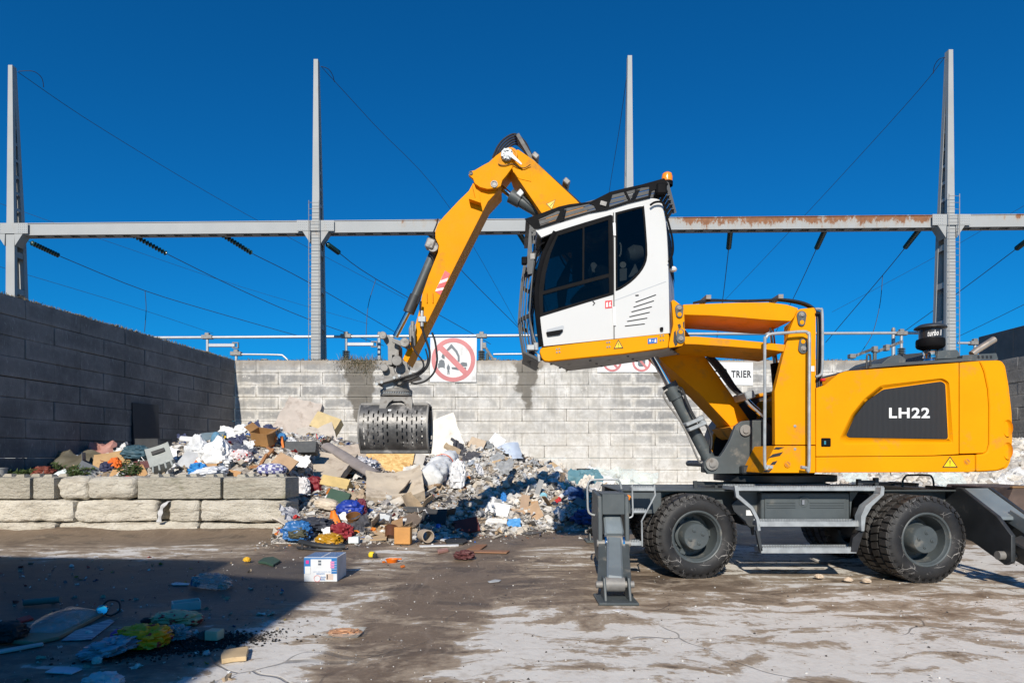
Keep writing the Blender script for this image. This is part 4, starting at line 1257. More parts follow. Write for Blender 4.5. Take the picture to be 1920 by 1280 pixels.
def zz(y): return P(0, 580 + y / 5.053, 8.25).z
px5 = 8.25 / F / 5.053
pc = MB(); pc.lathe((cc.x, 8.25, 0), (0, 0, 1), [(.0, zz(140)), (95 * px5, zz(146)), (132 * px5, zz(168)), (138 * px5, zz(182)), (120 * px5, zz(188)), (92 * px5, zz(196))], 32)
pcp = part(pc, 'intake_lid', 'greydk')
m = MB(); m.lathe((cc.x, 8.25, 0), (0, 0, 1), [(96 * px5, zz(190)), (97 * px5, zz(285))], 32); part(m, 'intake_bowl', mk('smoked_bowl', (.035, .033, .033), .3, var=.2, dirt=((.16, .14, .12), .4, 6)), pcp)
m = MB(); m.lathe((cc.x, 8.25, 0), (0, 0, 1), [(98 * px5, zz(278)), (116 * px5, zz(284)), (121 * px5, zz(300)), (121 * px5, zz(350)), (110 * px5, zz(366)), (70 * px5, zz(384)), (60 * px5, zz(392))], 32); part(m, 'intake_ring', 'black', pcp)
m = MB(); m.lathe((cc.x, 8.25, 0), (0, 0, 1), [(55 * px5, zz(384)), (55 * px5, zz(395)), (60 * px5, zz(400)), (56 * px5, zz(408)), (56 * px5, zz(440)), (62 * px5, zz(446)), (62 * px5, zz(462)), (52 * px5, zz(470)), (64 * px5, zz(500)), (70 * px5, zz(545))], 24); part(m, 'intake_neck', 'chrome', pcp)
def on_bowl(u, w):
    a = rad(-46 + 76 * u) ; r = 97 * px5 + .004
    return Vector((cc.x + r * math.sin(a), 8.25 - r * math.cos(a), zz(270) + (zz(216) - zz(270)) * w + .012 * u))
text_fit('intake_lettering', 'turbo II', 0, 0, 1, 1, 0, M['labelwhite'], pcp, shear=.3, bold=.03, to=on_bowl)
m = MB(); m.tube([P(1822, 664, 8.9), P(1832, 656, 8.9), P(1864, 636, 8.9)], [.046, .046, .046], 20); part(m, 'exhaust_pipe', 'exhaust')

# ------------------------------------------------------------------ cab lift tower, links, grab rails
twr = pl('lift_tower', zF([(985, 212), (1030, 100), (1038, 78), (1060, 70), (1150, 62), (1160, 66), (1165, 1030), (878, 1030), (875, 650), (930, 420)]), D0 + .01, .09, 'yellow', .01)
pl('lift_tower', zF([(985, 212), (1030, 100), (1060, 72), (1160, 62), (1165, 1030), (878, 1030), (875, 650), (930, 420)]), D0 + .80, .08, 'yellow', .01)
pl('tower_web', zF([(1110, 120), (1165, 70), (1165, 1030), (1110, 1030)]), D0 + .105, .69, 'yellow', 0)
blk = pl('front_console', zF([(878, 1036), (1165, 1036), (1165, 1228), (790, 1228), (800, 1195)]), D0 + .004, .85, 'yellow', .012)
for i, q in enumerate(([(866, 1062), (885, 1046), (946, 1046), (905, 1064)], [(830, 1124), (862, 1096), (935, 1080), (912, 1108)], [(842, 1172), (862, 1150), (895, 1142), (878, 1170)], [(790, 1222), (800, 1212), (858, 1202), (838, 1224)])):
    pl('hazard_stripe', zF(q), D0 + .001, .003, 'ink', 0, parent=blk)
for x, y in ((1017, 1060), (1018, 898)):
    m = MB(); c = P(*zF([(x, y)])[0], D0 + .008); m.lathe(c, (0, -1, 0), [(.018, -.002), (.016, .008), (0, .010)], 12); part(m, 'plug', 'galv', blk)
def pin_plate(px, d, pins, name='pin_plate', parent=EX):
    o = pl(name, px, d, .02, 'grey', .006, parent=parent)
    for i, (x, y) in enumerate(pins):
        c = P(x, y, d)
        m = MB(); m.lathe(c, (0, -1, 0), [(.034, -.002), (.034, .006), (.024, .012), (.024, .022), (0, .024)] if i == 0 else [(.026, -.002), (.026, .004), (0, .006)], 16)
        part(m, 'pin_cap', 'steel' if i == 0 else 'yellow', o)
def lobe(x0, y0, r0, x1, y1, r1, n=8):
    a = math.atan2(y1 - y0, x1 - x0)
    o = [(x0 + r0 * math.cos(a + math.pi / 2 + math.pi * i / n), y0 + r0 * math.sin(a + math.pi / 2 + math.pi * i / n)) for i in range(n + 1)]
    o += [(x1 + r1 * math.cos(a - math.pi / 2 + math.pi * i / n), y1 + r1 * math.sin(a - math.pi / 2 + math.pi * i / n)) for i in range(n + 1)]
    return o
pin_plate(zF(lobe(1068, 118, 34, 1068, 166, 26)), D0 - .012, zF([(1066, 112), (1068, 166)]), parent=twr)
pin_plate(zF(lobe(1078, 352, 34, 1076, 304, 26)), D0 - .012, zF([(1078, 352), (1076, 302)]), parent=twr)
cbk = pl('cab_bracket', zF([(146, 18), (156, 8), (170, 10), (237, 62), (245, 300), (222, 332), (130, 346), (128, 322), (160, 180), (152, 60)]), D0 - .012, .06, 'yellow', .008)
pl('cab_bracket', zF([(146, 18), (170, 10), (237, 62), (245, 300), (222, 332), (130, 346), (160, 180)]), D0 + .78, .06, 'yellow', .008)
pin_plate(zF(lobe(203, 68, 30, 204, 110, 24)), D0 - .034, zF([(202, 66), (204, 110)]), parent=cbk)
pin_plate(zF(lobe(213, 282, 31, 212, 236, 25)), D0 - .034, zF([(213, 282), (212, 234)]), parent=cbk)
for q in ([(190, 182), (208, 176), (216, 200), (198, 214)], [(164, 236), (176, 222), (190, 322), (174, 335), (160, 300)], [(228, 165), (238, 160), (238, 212), (230, 200)]):
    pl('hazard_stripe', zF(q), D0 - .016, .003, 'ink', 0, parent=cbk)
UL = zF([(228, 40), (400, 34), (620, 26), (830, 24), (960, 40), (1044, 66), (1014, 130), (992, 158), (830, 150), (600, 130), (420, 118), (238, 113)])
pl('upper_link', UL, D0 + .02, .84, 'yellow', .012)
LL = zF([(240, 266), (320, 264), (560, 283), (780, 304), (960, 324), (948, 374), (800, 356), (560, 338), (320, 322), (240, 320)])
pl('lower_link', LL, D0 + .03, .82, 'yellow', .012)
m = MB(); m.cyl(P(*zF([(850, 190)])[0], 8.2), P(*zF([(882, 470)])[0], 8.2), .030, n=16); part(m, 'lift_rod', 'chrome')
m = MB(); m.cyl(P(*zF([(880, 455)])[0], 8.2), P(*zF([(905, 720)])[0], 8.2), .062, n=18); part(m, 'lift_cylinder', 'black')
tubepart('grab_rail', W(zF([(832, 1180), (806, 1160), (806, 700), (806, 310), (815, 275), (845, 250), (960, 240), (1080, 232), (1108, 245), (1120, 285), (1119, 700), (1117, 1180), (1100, 1192), (1065, 1186)]), D0 - .09), .0185, 'galv', k=8, n=10)
for q in ([(820, 1172), (866, 1176), (862, 1198), (824, 1196)], [(1060, 1175), (1095, 1180), (1090, 1198), (1058, 1196)]):
    pl('rail_foot', zF(q), D0 - .012, .018, 'galv', .003)
tubepart('grab_rail', W(zF([(1160, 72), (1196, 74), (1210, 95), (1213, 300), (1210, 500), (1192, 540), (1162, 549)]), D0 + .02), .016, 'galv', k=8, n=10)
m = MB()
for i in range(7):
    x = 1178 + i * 5
    m.tube(W(zF([(x - 30, 92), (x - 6, 112), (x + 2, 200), (x, 380), (x - 4, 560), (x - 4, 640)]), D0 + .12 + .05 * (i % 3)), .014, 6, smooth=4)
part(m, 'tower_hoses', 'rubber')['kind'] = 'stuff'
m = MB()
for i in range(5):
    m.tube(W(zF([(300, 30), (420, 16 - i * 2), (650, 14 + i), (850, 8 + i), (960, 6 + i * 3), (1080, 28 + i * 4), (1150, 66 + i * 5), (1175, 120)]), D0 + .25 + .07 * i), .014, 6, smooth=5)
part(m, 'link_hoses', 'rubber')['kind'] = 'stuff'
m = MB(); m.box(P(1322, 562, 8.1), (.06, .3, .05)); m.box(P(1455, 561, 8.1), (.06, .3, .05)); part(m, 'hose_clip', 'steel')['kind'] = 'stuff'
boxp('number_label', 1520.2, 1527, 686, 696, D0 + .003, D0 + .008, 'labelwhite', bevel=0)
boxp('tail_lamp', 1541, 1549, 709, 714, D0 + .05, D0 + .12, 'red', bevel=.01)
# swing frame, boom foot bracket and far side hood
pl('boom_bracket', zF([(405, 1236), (378, 1195), (382, 1150), (405, 1118), (440, 1110), (490, 1112), (520, 1070), (560, 1000), (600, 895), (640, 864), (690, 858), (800, 856), (860, 900), (870, 1228)]), 8.42, .09, 'grey', .01)
pl('boom_bracket', zF([(405, 1236), (378, 1195), (382, 1150), (405, 1118), (440, 1110), (490, 1112), (520, 1070), (560, 1000), (600, 895), (640, 864), (690, 858), (800, 856), (860, 900), (870, 1228)]), 9.42, .09, 'grey', .01)
boxp('swing_frame', 1392, 1530, 872, 889, 8.3, 9.7, 'greydk', dref=8.3, bevel=.02)
boxp('swing_frame_front', 1455, 1528, 780, 872, 8.62, 9.35, 'greydk', dref=8.3, bevel=.01)
for (x, y, r) in ((665, 928, 20), (430, 1165, 22)):
    m = MB(); c = P(*zF([(x, y)])[0], 8.42); k = 8.42 / F / 3.765
    m.cyl(c - Vector((0, .05, 0)), c + Vector((0, 1.1, 0)), r * k * 1.05, n=16); m.lathe(c - Vector((0, .02, 0)), (0, -1, 0), [(r * k * 2, -.01), (r * k * 2, .012), (0, .013)], 18)
    part(m, 'pivot_pin', 'steel')
hood = rounded(zF([(428, 1230), (426, 1080), (442, 990), (480, 890), (560, 780), (650, 715), (760, 682), (880, 668), (1000, 668), (1000, 1230)]), 2, 2)
pl('far_hood', hood, 9.62, .55, 'greydk', .02)
m = MB()
tr = zF([(426, 1080), (442, 990), (480, 890), (560, 780), (650, 715), (760, 682), (880, 668)])
m.tube(W(spline2(tr, 3), 9.60), .028, 8); part(m, 'hood_edge', 'yellow_worn')

# ------------------------------------------------------------------ boom
DBm = 8.80
BO = [(954, 296), (962, 282), (972, 280), (1002, 301), (1080, 374), (1150, 445), (1235, 548), (1322, 668), (1406, 788), (1376, 806), (1312, 738), (1247, 682), (1160, 590), (1090, 500), (1012, 395), (962, 322)]
pl('boom', BO, DBm, .52, 'yellow', .012)
pl('boom_foot', zF([(560, 905), (705, 862), (730, 905), (690, 960), (640, 985), (600, 960)]), 8.60, .80, 'yellow_worn', .01)
tri = zE([(1050, 912), (1163, 858), (1118, 980)])
cen = [(sum(p[0] for p in tri) / 3, sum(p[1] for p in tri) / 3)] * 3
o = pl('warning_triangle', tri, DBm - .004, .003, 'ink', 0)
pl('warning_field', [(p[0] + (c[0] - p[0]) * .17, p[1] + (c[1] - p[1]) * .17) for p, c in zip(tri, cen)], DBm - .007, .003, 'signyellow', 0, parent=o)
pl('lightning_mark', zE([(1096, 935), (1138, 885), (1142, 888), (1122, 915), (1100, 940)]), DBm - .010, .003, 'ink', 0, parent=o)
# weld seam plate near the tip
pl('boom_doubler', zE([(665, 530), (705, 590), (730, 610), (870, 642), (850, 470), (770, 430)]), DBm - .008, .01, 'yellow', .003)
def cyl_part(name, a, b, r, mat, n=20, caps=None):
    m = MB(); m.cyl(a, b, r, n=n)
    if caps:
        d_ = (b - a).normalized()
        m.cyl(a, a + d_ * caps, r * 1.22, n=n)
    return part(m, name, mat)
# boom lift cylinders (near and far)
for d in (8.52, 9.36):
    a, b = P(*zF([(430, 1165)])[0], d), P(*zF([(128, 600)])[0], d)
    cyl_part('boom_cylinder', b, a, .083, 'grey', caps=.22)
    top = P(1182, 590, d)
    cyl_part('boom_rod', b, top, .052, 'chrome')
tubepart('cylinder_pipe', W(zF([(118, 640), (92, 665), (108, 720), (230, 900), (335, 1135), (365, 1150)]), 8.40), .013, 'steel')
m = MB()
for x, y in ((300, 870), (318, 905)):
    a, b = P(*zF([(x - 62, y + 22)])[0], 8.40), P(*zF([(x + 62, y - 30)])[0], 8.40)
    m.bar(a, b, .05, .20, up=(0, 1, 0))
part(m, 'pipe_clamp', 'galv', bevel=.01)['kind'] = 'stuff'
m = MB(); m.cyl(P(*zF([(340, 830)])[0], 8.36), P(*zF([(372, 890)])[0], 8.36), .05, n=14); part(m, 'check_valve', 'galv')
m = MB()
for i in range(2):
    m.tube(W(zF([(195, 625), (225, 640), (255, 720 + i * 15), (320, 850), (385, 885), (415, 940), (430, 980 + i * 20), (425, 1060)]), 8.36), .014, 6, smooth=4)
part(m, 'cylinder_hose', 'rubber')['kind'] = 'stuff'
# hoses running down the boom back to the tower
m = MB()
for i in range(4):
    m.tube(W(zF([(395 + i * 14, 410), (470 + i * 16, 500), (560 + i * 12, 620), (630 + i * 8, 680), (690 + i * 6, 720), (740, 770), (800, 830 + i * 6)]), 8.55 + .08 * i), .020, 7, smooth=5)
part(m, 'boom_hoses', 'rubber')['kind'] = 'stuff'
m = MB(); m.bar(P(*zF([(628, 700)])[0], 8.5), P(*zF([(690, 680)])[0], 8.5), .10, .45, up=(0, 1, 0)); part(m, 'hose_clamp', 'galv', bevel=.012)
tubepart('boom_hard_line', W(zF([(660, 690), (700, 740), (745, 780), (800, 830)]), 8.5), .035, 'chrome')
# hoses along the top of the boom and the arc at the elbow
for i in range(5):
    d = DBm + .06 + i * .10
    y = i * 5.0
    tubepart('elbow_hose', W([(924 + i * 2, 296 + y), (934 + i * 2, 274 + y), (948 + i, 259 + y), (966, 252 + y * .9), (984 - i, 266 + y * .7), (994 - i, 286 + y * .4), (1003, 306 + y * .2)], d), .015, 'rubber', k=7)
m = MB()
for i in range(4):
    d = DBm + .05 + i * .12
    m.tube(W([(998, 296), (1006, 308), (1030, 330), (1060, 356), (1085, 379), (1140, 430)], d), .017, 7)
part(m, 'boom_pipes', 'greydk')['kind'] = 'stuff'
for x, y in ((1003, 305), (1060, 352)):
    m = MB(); m.box(P(x, y, DBm + .2), (.09, .46, .07), Matrix.Rotation(rad(42), 3, 'Y')); part(m, 'pipe_clamp', 'steel', bevel=.01)
m = MB(); m.bar(P(970, 252, DBm + .03), P(1002, 306, DBm + .03), .025, .05); m.bar(P(966, 252, DBm), P(966, 252, DBm + .5), .03, .03); part(m, 'hose_bracket', 'greydk')['kind'] = 'stuff'

# ------------------------------------------------------------------ stick
DSt = 8.86
ST = zB([(230, 866), (262, 795), (290, 690), (303, 622), (328, 550), (362, 466), (365, 440), (352, 412), (352, 385), (362, 358), (385, 330), (440, 272), (478, 235), (494, 205), (540, 190), (600, 205), (600, 222), (550, 276), (432, 508), (246, 882)])
pl('stick', ST, DSt, .50, 'yellow', .012)
CH = zB([(477, 176), (482, 162), (500, 158), (530, 140), (553, 128), (580, 103), (604, 86), (628, 78), (645, 80), (657, 92), (658, 112), (640, 150), (618, 180), (604, 196), (598, 218), (580, 226), (548, 229), (520, 222), (500, 208), (494, 190)])
ck = pl('elbow_cheek', CH, DSt - .075, .07, 'yellow', .01)
pl('elbow_cheek', CH, DSt + .50, .07, 'yellow', .01)
pl('elbow_crown', zB([(500, 172), (556, 140), (600, 105), (640, 100), (640, 140), (600, 190), (540, 205)]), DSt, .498, 'yellow', 0)
for (x, y, r, mt) in ((486, 170, 6, 'ink'), (573, 211, 11, 'steeldk'), (634, 100, 22, 'yellow_worn')):
    m = MB(); c = P(*zB([(x, y)])[0], DSt - .075); k = 8.8 / F / 2
    m.lathe(c, (0, -1, 0), [(r * k * 1.25, -.01), (r * k * 1.2, .012), (r * k * .9, .012), (r * k * .8, .004), (0, .004)], 20); part(m, 'pivot_cap', mt, ck)
m = MB(); c = P(*zE([(580, 320)])[0], DSt - .11)
m.lathe(c, (0, -1, 0), [(.085, -.03), (.085, .01), (.05, .02), (0, .022)], 12)
for i in range(9):
    t = i * .7; m.box(c + Vector((.06 * math.cos(t), -.02, .06 * math.sin(t))), (.03, .03, .035), Matrix.Rotation(t, 3, 'Y'))
part(m, 'angle_sensor', 'galv', ck)
pl('sensor_arm', zE([(600, 270), (640, 300), (760, 425), (752, 442), (630, 350), (590, 330)]), DSt - .15, .02, 'labelwhite', .003, parent=ck)
tubepart('sensor_cable', W(zE([(475, 430), (500, 445), (560, 448), (640, 430), (720, 470), (790, 480), (860, 440)]), DSt - .09), .006, 'ink', ck)
# stops and lugs on the stick
lug = MB(); lug.bar(P(*zE([(190, 700)])[0], DSt - .07), P(*zE([(195, 850)])[0], DSt - .07), .14, .14, up=(0, 1, 0))
pl('stick_stop', zE([(160, 670), (240, 770), (268, 900), (118, 848), (200, 840)]), DSt - .13, .13, 'yellow', .006)
pl('hazard_label', zB([(352, 612), (389, 534), (408, 546), (372, 626)]), DSt - .003, .003, 'labelwhite', 0)
for q in ([(389, 534), (408, 546), (402, 560), (372, 571)], [(366, 584), (396, 574), (386, 596), (357, 602)], [(352, 612), (380, 607), (372, 626)]):
    pl('hazard_stripe', zB(q), DSt - .006, .003, 'red', 0)
for x in (320, 342): 
    m = MB(); m.tube(W(zB([(x, 618), (x + 1, 655)]), DSt - .015), .007, 6); part(m, 'stick_handle', 'yellow_worn')
# stick cylinder from the boom to the elbow
for d in (9.02,):
    a, b = P(*zB([(590, 216)])[0], d), P(*zB([(648, 264)])[0], d)
    cyl_part('stick_rod', a, b, .040, 'chrome')
    e = P(1096, 446, d)
    cyl_part('stick_cylinder', P(*zB([(634, 254)])[0], d), e, .080, 'grey', caps=.16)
    m = MB(); m.cyl(a - Vector((0, .14, 0)), a + Vector((0, .14, 0)), .055, n=16); part(m, 'rod_eye', 'steel')
    m = MB(); m.box(P(*zE([(740, 800)])[0], d - .05), (.09, .14, .10), Matrix.Rotation(rad(40), 3, 'Y')); part(m, 'cylinder_port', 'galv', bevel=.012)
    tubepart('port_pipe', W(zE([(760, 820), (820, 880), (900, 950), (960, 1010)]), d - .08), .018, 'grey')
# grab tilt cylinder on the stick's outer side
dt = 9.06
a, b, c = P(*zB([(350, 462)])[0], dt), P(*zB([(262, 668)])[0], dt), P(*zB([(202, 783)])[0], dt)
cyl_part('tilt_cylinder', a, b, .066, 'grey')
m = MB(); d_ = (b - a).normalized(); m.cyl(b - d_ * .16, b + d_ * .10, .082, n=20); part(m, 'cylinder_head', 'greydk')
cyl_part('tilt_rod', b, c, .040, 'chrome')
m = MB(); m.cyl(a - Vector((0, .20, 0)), a + Vector((0, .2, 0)), .07, n=16); part(m, 'pivot_pin', 'steel')
m = MB(); m.box(P(*zB([(335, 438)])[0], dt - .15), (.12, .16, .14), Matrix.Rotation(rad(20), 3, 'Y')); part(m, 'valve_block', 'steel', bevel=.015)
tubepart('tilt_pipe', W(zB([(330, 470), (345, 500), (335, 545), (300, 620), (285, 660)]), dt - .10), .014, 'rubber')
tubepart('tilt_pipe', W(zB([(362, 340), (358, 360), (345, 395), (346, 430)]), dt - .12), .010, 'rubber')

# ------------------------------------------------------------------ grab linkage, rotator and shells
GD = 9.05
def gpart(name, px, d, th, mat='steel', bevel=.008, parent=EX): return pl(name, zG(px), d, th, mat, bevel, parent)
gpart('tilt_link', [(325, 315), (430, 348), (470, 372), (462, 400), (430, 395), (318, 345)], GD - .28, .05)
gpart('tilt_link', [(325, 315), (430, 348), (470, 372), (462, 400), (430, 395), (318, 345)], GD + .22, .05)
gpart('push_link', [(250, 300), (285, 288), (320, 300), (372, 365), (376, 530), (342, 530), (340, 450), (322, 450), (320, 530), (288, 530), (286, 380), (255, 340)], GD - .16, .32)
for (x, y, r, h) in ((275, 320, 30, .24), (455, 385, 36, .34), (395, 525, 40, .34), (290, 572, 30, .26)):
    m = MB(); c_ = P(*zG([(x, y)])[0], GD); k = GD / F / 4.267
    m.cyl(c_ - Vector((0, h, 0)), c_ + Vector((0, h, 0)), r * k * .78, n=18)
    for s in (-1, 1): m.cyl(c_ + Vector((0, s * (h - .02), 0)), c_ + Vector((0, s * (h + .03), 0)), r * k, n=18)
    part(m, 'link_pin', 'steel', bevel=.006)
gpart('rotator_cheek', [(240, 580), (285, 536), (330, 545), (345, 600), (360, 510), (395, 490), (440, 505), (448, 560), (480, 600), (270, 650)], GD - .20, .06)
gpart('rotator_cheek', [(240, 580), (285, 536), (330, 545), (345, 600), (360, 510), (395, 490), (440, 505), (448, 560), (480, 600), (270, 650)], GD + .16, .06)
m = MB(); fr = [P(*p, GD - .30) for p in zG([(182, 665), (190, 650), (480, 588), (510, 590), (510, 604), (200, 688)])]
m.prism(fr, offset3(fr, .60)); rot = part(m, 'rotator_flange', 'steel', bevel=.01)
for x, y in ((200, 682), (240, 668), (340, 632), (380, 616), (470, 600)):
    m = MB(); c_ = P(*zG([(x, y)])[0], GD - .30); m.cyl(c_, c_ - Vector((0, .03, 0)), .022, n=6); part(m, 'flange_bolt', 'galv', rot)
axx = P(*zG([(352, 0)])[0], GD).x; k = GD / F / 4.267
def gzz(y): return P(0, 560 + y / 4.267, GD).z
m = MB(); m.lathe((axx + .005, GD, 0), (0, 0, 1), [(100 * k, gzz(640)), (100 * k, gzz(690)), (108 * k, gzz(722)), (128 * k, gzz(734)), (128 * k, gzz(752)), (116 * k, gzz(753)), (116 * k, gzz(768)), (128 * k, gzz(769)), (126 * k, gzz(782)), (0, gzz(784))], 40); part(m, 'rotator', 'steel')
m = MB()
for i in range(40):
    t = 2 * math.pi * i / 40
    c_ = Vector((axx + .005 + 119 * k * math.cos(t), GD + 119 * k * math.sin(t), gzz(760)))
    m.lathe(c_ - Vector((0, 0, .012)), (0, 0, 1), [(.011, 0), (.013, .012), (.011, .024), (0, .026)], 6)
part(m, 'bearing_bolts', 'galv')['kind'] = 'stuff'
m = MB(); m.lathe(P(*zG([(292, 690)])[0], GD - .19), (0, -1, 0), [(.085, -.06), (.085, .0), (.07, .012), (0, .015)], 24); part(m, 'motor_cover', 'galv')
m = MB(); m.lathe(P(*zG([(380, 665)])[0], GD - .2), (0, -1, 0), [(.05, -.05), (.05, .02), (.03, .03), (0, .03)], 8); part(m, 'port_block', 'steel', bevel=.01)
# yoke under the rotator with arched openings
for d in (GD - .21, GD + .17):
    o = gpart('grab_yoke', [(228, 784), (478, 784), (484, 830), (480, 880), (440, 882), (430, 850), (410, 822), (370, 806), (330, 808), (296, 830), (278, 860), (266, 885), (215, 880), (222, 830)], d, .045, 'steel', .006)
m = MB()
for x in (262, 300, 345, 395, 440):
    c_ = P(*zG([(x, 872)])[0], GD); m.cyl(c_ - Vector((.018, 0, 0)), c_ + Vector((.018, 0, 0)), .10, n=18)
m.cyl(P(*zG([(215, 872)])[0], GD), P(*zG([(480, 872)])[0], GD), .045, n=14)
part(m, 'hinge_knuckles', 'steel', bevel=.004)['kind'] = 'stuff'
m = MB(); m.cyl(P(*zG([(270, 850)])[0], GD - .1), P(*zG([(430, 850)])[0], GD - .1), .06, n=16); part(m, 'grab_cylinder', 'steeldk')
xl, xr = P(*zG([(56, 0)])[0], GD - .25).x, P(*zG([(602, 0)])[0], GD - .25).x
def shell(sgn):
    """perforated curved half shell: hinge at the top, lip at the bottom; sgn -1 = towards the camera"""
    NX, NZ = 92, 60
    top, bot = gzz(872), gzz(1206)
    def prof(t, off=0.0):
        a = -1.02 + t * 2.12                           # radians along the arc
        R = .40 + off
        cy, cz = -.02, (top + bot) / 2 + .015
        y = R * math.cos(a) * .80 + cy
        z = cz - math.sin(a) * R * .93
        if t < .0: pass
        return Vector((0, sgn * y, z))
    hole = set()
    for cnum in range(13):
        ci = 6 + int(cnum * (NX - 14) / 12.0)
        if 25 <= ci <= 27 or ci > NX - 5: pass
        st = 0 if cnum % 2 else 4
        for rnum in range(6):
            zi = 10 + rnum * 8 + st
            if zi + 5 > NZ - 6: continue
            if rnum > 0 and cnum == 6: continue
            for j in range(5):
                for ii in (0, 1): hole.add((ci + ii, zi + j))
    m = MB()
    def vid(i, j, s): return ((i * (NZ + 1)) + j) * 2 + s
    for i in range(NX + 1):
        x = xl + (xr - xl) * i / NX
        for j in range(NZ + 1):
            t = j / NZ
            for s in (0, 1):
                p = prof(t, 0 if s == 0 else -.022)
                m.v.append(Vector((x, GD + p.y, p.z)))
    solid = lambda i, j: 0 <= i < NX and 0 <= j < NZ and (i, j) not in hole
    for i in range(NX):
        for j in range(NZ):
            if not solid(i, j): continue
            m.f.append([vid(i, j, 0), vid(i + 1, j, 0), vid(i + 1, j + 1, 0), vid(i, j + 1, 0)]); m.mi.append(0)
            m.f.append([vid(i, j, 1), vid(i, j + 1, 1), vid(i + 1, j + 1, 1), vid(i + 1, j, 1)]); m.mi.append(0)
            for di, dj, a_, b_ in ((-1, 0, (i, j), (i, j + 1)), (1, 0, (i + 1, j + 1), (i + 1, j)), (0, -1, (i + 1, j), (i, j)), (0, 1, (i, j + 1), (i + 1, j + 1))):
                if not solid(i + di, j + dj):
                    m.f.append([vid(*a_, 0), vid(*b_, 0), vid(*b_, 1), vid(*a_, 1)]); m.mi.append(0)
    sh = part(m, 'grab_shell', 'steeldk', smooth=50)
    # side cheeks, cutting lip, top beam
    pts = [prof(j / 24) for j in range(25)]
    for x, nm in ((xl - .012, 0), (xr - .010, 0)):
        fr = [Vector((x, GD + p.y * 1.02, p.z)) for p in pts] + [Vector((x, GD + sgn * .03, bot + .02)), Vector((x, GD + sgn * .03, top - .06)), Vector((x, GD + sgn * .16, top + .0))]
        if nm == 0:
            inner = [Vector((x, GD + (p.y - GD * 0) * .80 + sgn * .0, (p.z - (top + bot) / 2) * .80 + (top + bot) / 2)) for p in pts]
            mm = MB(); n_ = len(pts)
            outer = [Vector((x, GD + p.y * 1.03, p.z)) for p in pts]
            vs = outer + inner + [v + Vector((.022, 0, 0)) for v in outer] + [v + Vector((.022, 0, 0)) for v in inner]
            fs = []
            for q in range(n_ - 1):
                fs += [(q, q + 1, n_ + q + 1, n_ + q), (2 * n_ + q, 3 * n_ + q, 3 * n_ + q + 1, 2 * n_ + q + 1), (q, 2 * n_ + q, 2 * n_ + q + 1, q + 1), (n_ + q, n_ + q + 1, 3 * n_ + q + 1, 3 * n_ + q)]
            mm.add(vs, fs); part(mm, 'shell_cheek', 'steel', sh)
    e = prof(1.0)
    mm = MB(); mm.box(((xl + xr) / 2, GD + e.y - sgn * .02, e.z - .01), (xr - xl + .02, .10, .05)); part(mm, 'cutting_lip', 'steeldk', sh, .008)
    e = prof(0.0)
    mm = MB(); mm.box(((xl + xr) / 2, GD + e.y - sgn * .06, e.z - .0), (xr - xl, .14, .04)); part(mm, 'shell_beam', 'steel', sh, .008)
    if sgn < 0:
        q = P(*zG([(328, 955)])[0], GD); t_ = prof(.17)
        mm = MB(); mm.box((q.x, GD + t_.y - .012, t_.z), (.045, .006, .03), Matrix.Rotation(rad(-38), 3, 'X')); part(mm, 'maker_plate', 'labelwhite', sh)
shell(-1); shell(1)
# hydraulic hoses to the grab
for pts, r, d in (([(550, 20), (548, 90), (562, 150), (566, 250), (600, 350), (622, 430), (612, 520), (560, 590), (470, 640), (390, 650)], 9, DSt - .10),
                  ([(640, 270), (662, 330), (676, 420), (680, 500), (655, 590), (590, 655), (520, 676), (470, 672)], 8, DSt - .05),
                  ([(480, 300), (486, 380), (520, 440), (560, 490), (572, 545), (520, 590), (430, 620), (370, 640)], 7, DSt - .14),
                  ([(588, 400), (606, 480), (585, 550), (520, 600), (440, 628)], 6, DSt - .02)):
    tubepart('grab_hose', W(zG(pts), d), r * 8.9 / F / 4.267, 'rubber', k=7)
m = MB(); c_ = P(*zG([(560, 165)])[0], DSt - .10); m.box(c_, (.11, .06, .08)); m.cyl(c_ - Vector((0, 0, .10)), c_ + Vector((0, 0, .12)), .025, n=8); part(m, 'hose_coupling', 'galv', bevel=.008)
m = MB()
for x, y in ((470, 290), (492, 320), (485, 240)):
    c_ = P(*zG([(x, y)])[0], DSt - .08); m.cyl(c_ - Vector((0, 0, .10)), c_ + Vector((0, 0, .10)), .028, n=10)
part(m, 'quick_coupler', 'steel', bevel=.004)['kind'] = 'stuff'
for i in range(3):
    tubepart('coupler_loop', W(zG([(468 + i * 9, 270), (466 + i * 8, 225), (482 + i * 6, 202), (500 + i * 3, 225), (502, 262)]), DSt - .06), .009, 'galv', k=5)
# ------------------------------------------------------------------ cab
cm_blind = mk('amber_blind', (.30, .13, .03), .7, var=.4, scale=14)
DC0, DC1 = D0, D0 + 1.0
side = zA(spline2([(135, 402), (300, 350), (540, 278), (700, 238), (780, 221), (825, 222), (852, 240), (870, 300), (884, 420), (892, 600), (897, 800), (900, 988)], 2) + [(168, 1064), (160, 1010), (152, 940), (140, 780), (152, 660), (180, 540), (225, 450), (246, 410), (168, 442)])
win_door = zA([(246, 418), (420, 362), (556, 322), (572, 332), (576, 766), (420, 812), (172, 888), (160, 800), (170, 680), (196, 552), (226, 462)])
win_rear = zA(spline2([(590, 300), (700, 272), (748, 264), (756, 274), (768, 420), (774, 540), (760, 600), (728, 650), (680, 698), (620, 738), (592, 748)], 2))
cab = pl('cab_side', side, DC0, .045, 'white', holes=[win_door, win_rear])
far_a = zA([(205, 530), (345, 500), (345, 690), (190, 742), (190, 640)]); far_b = zA([(178, 772), (420, 705), (420, 800), (190, 866)])
cab_far = pl('cab_side', side, DC1 - .045, .045, 'white', holes=[far_a, far_b])
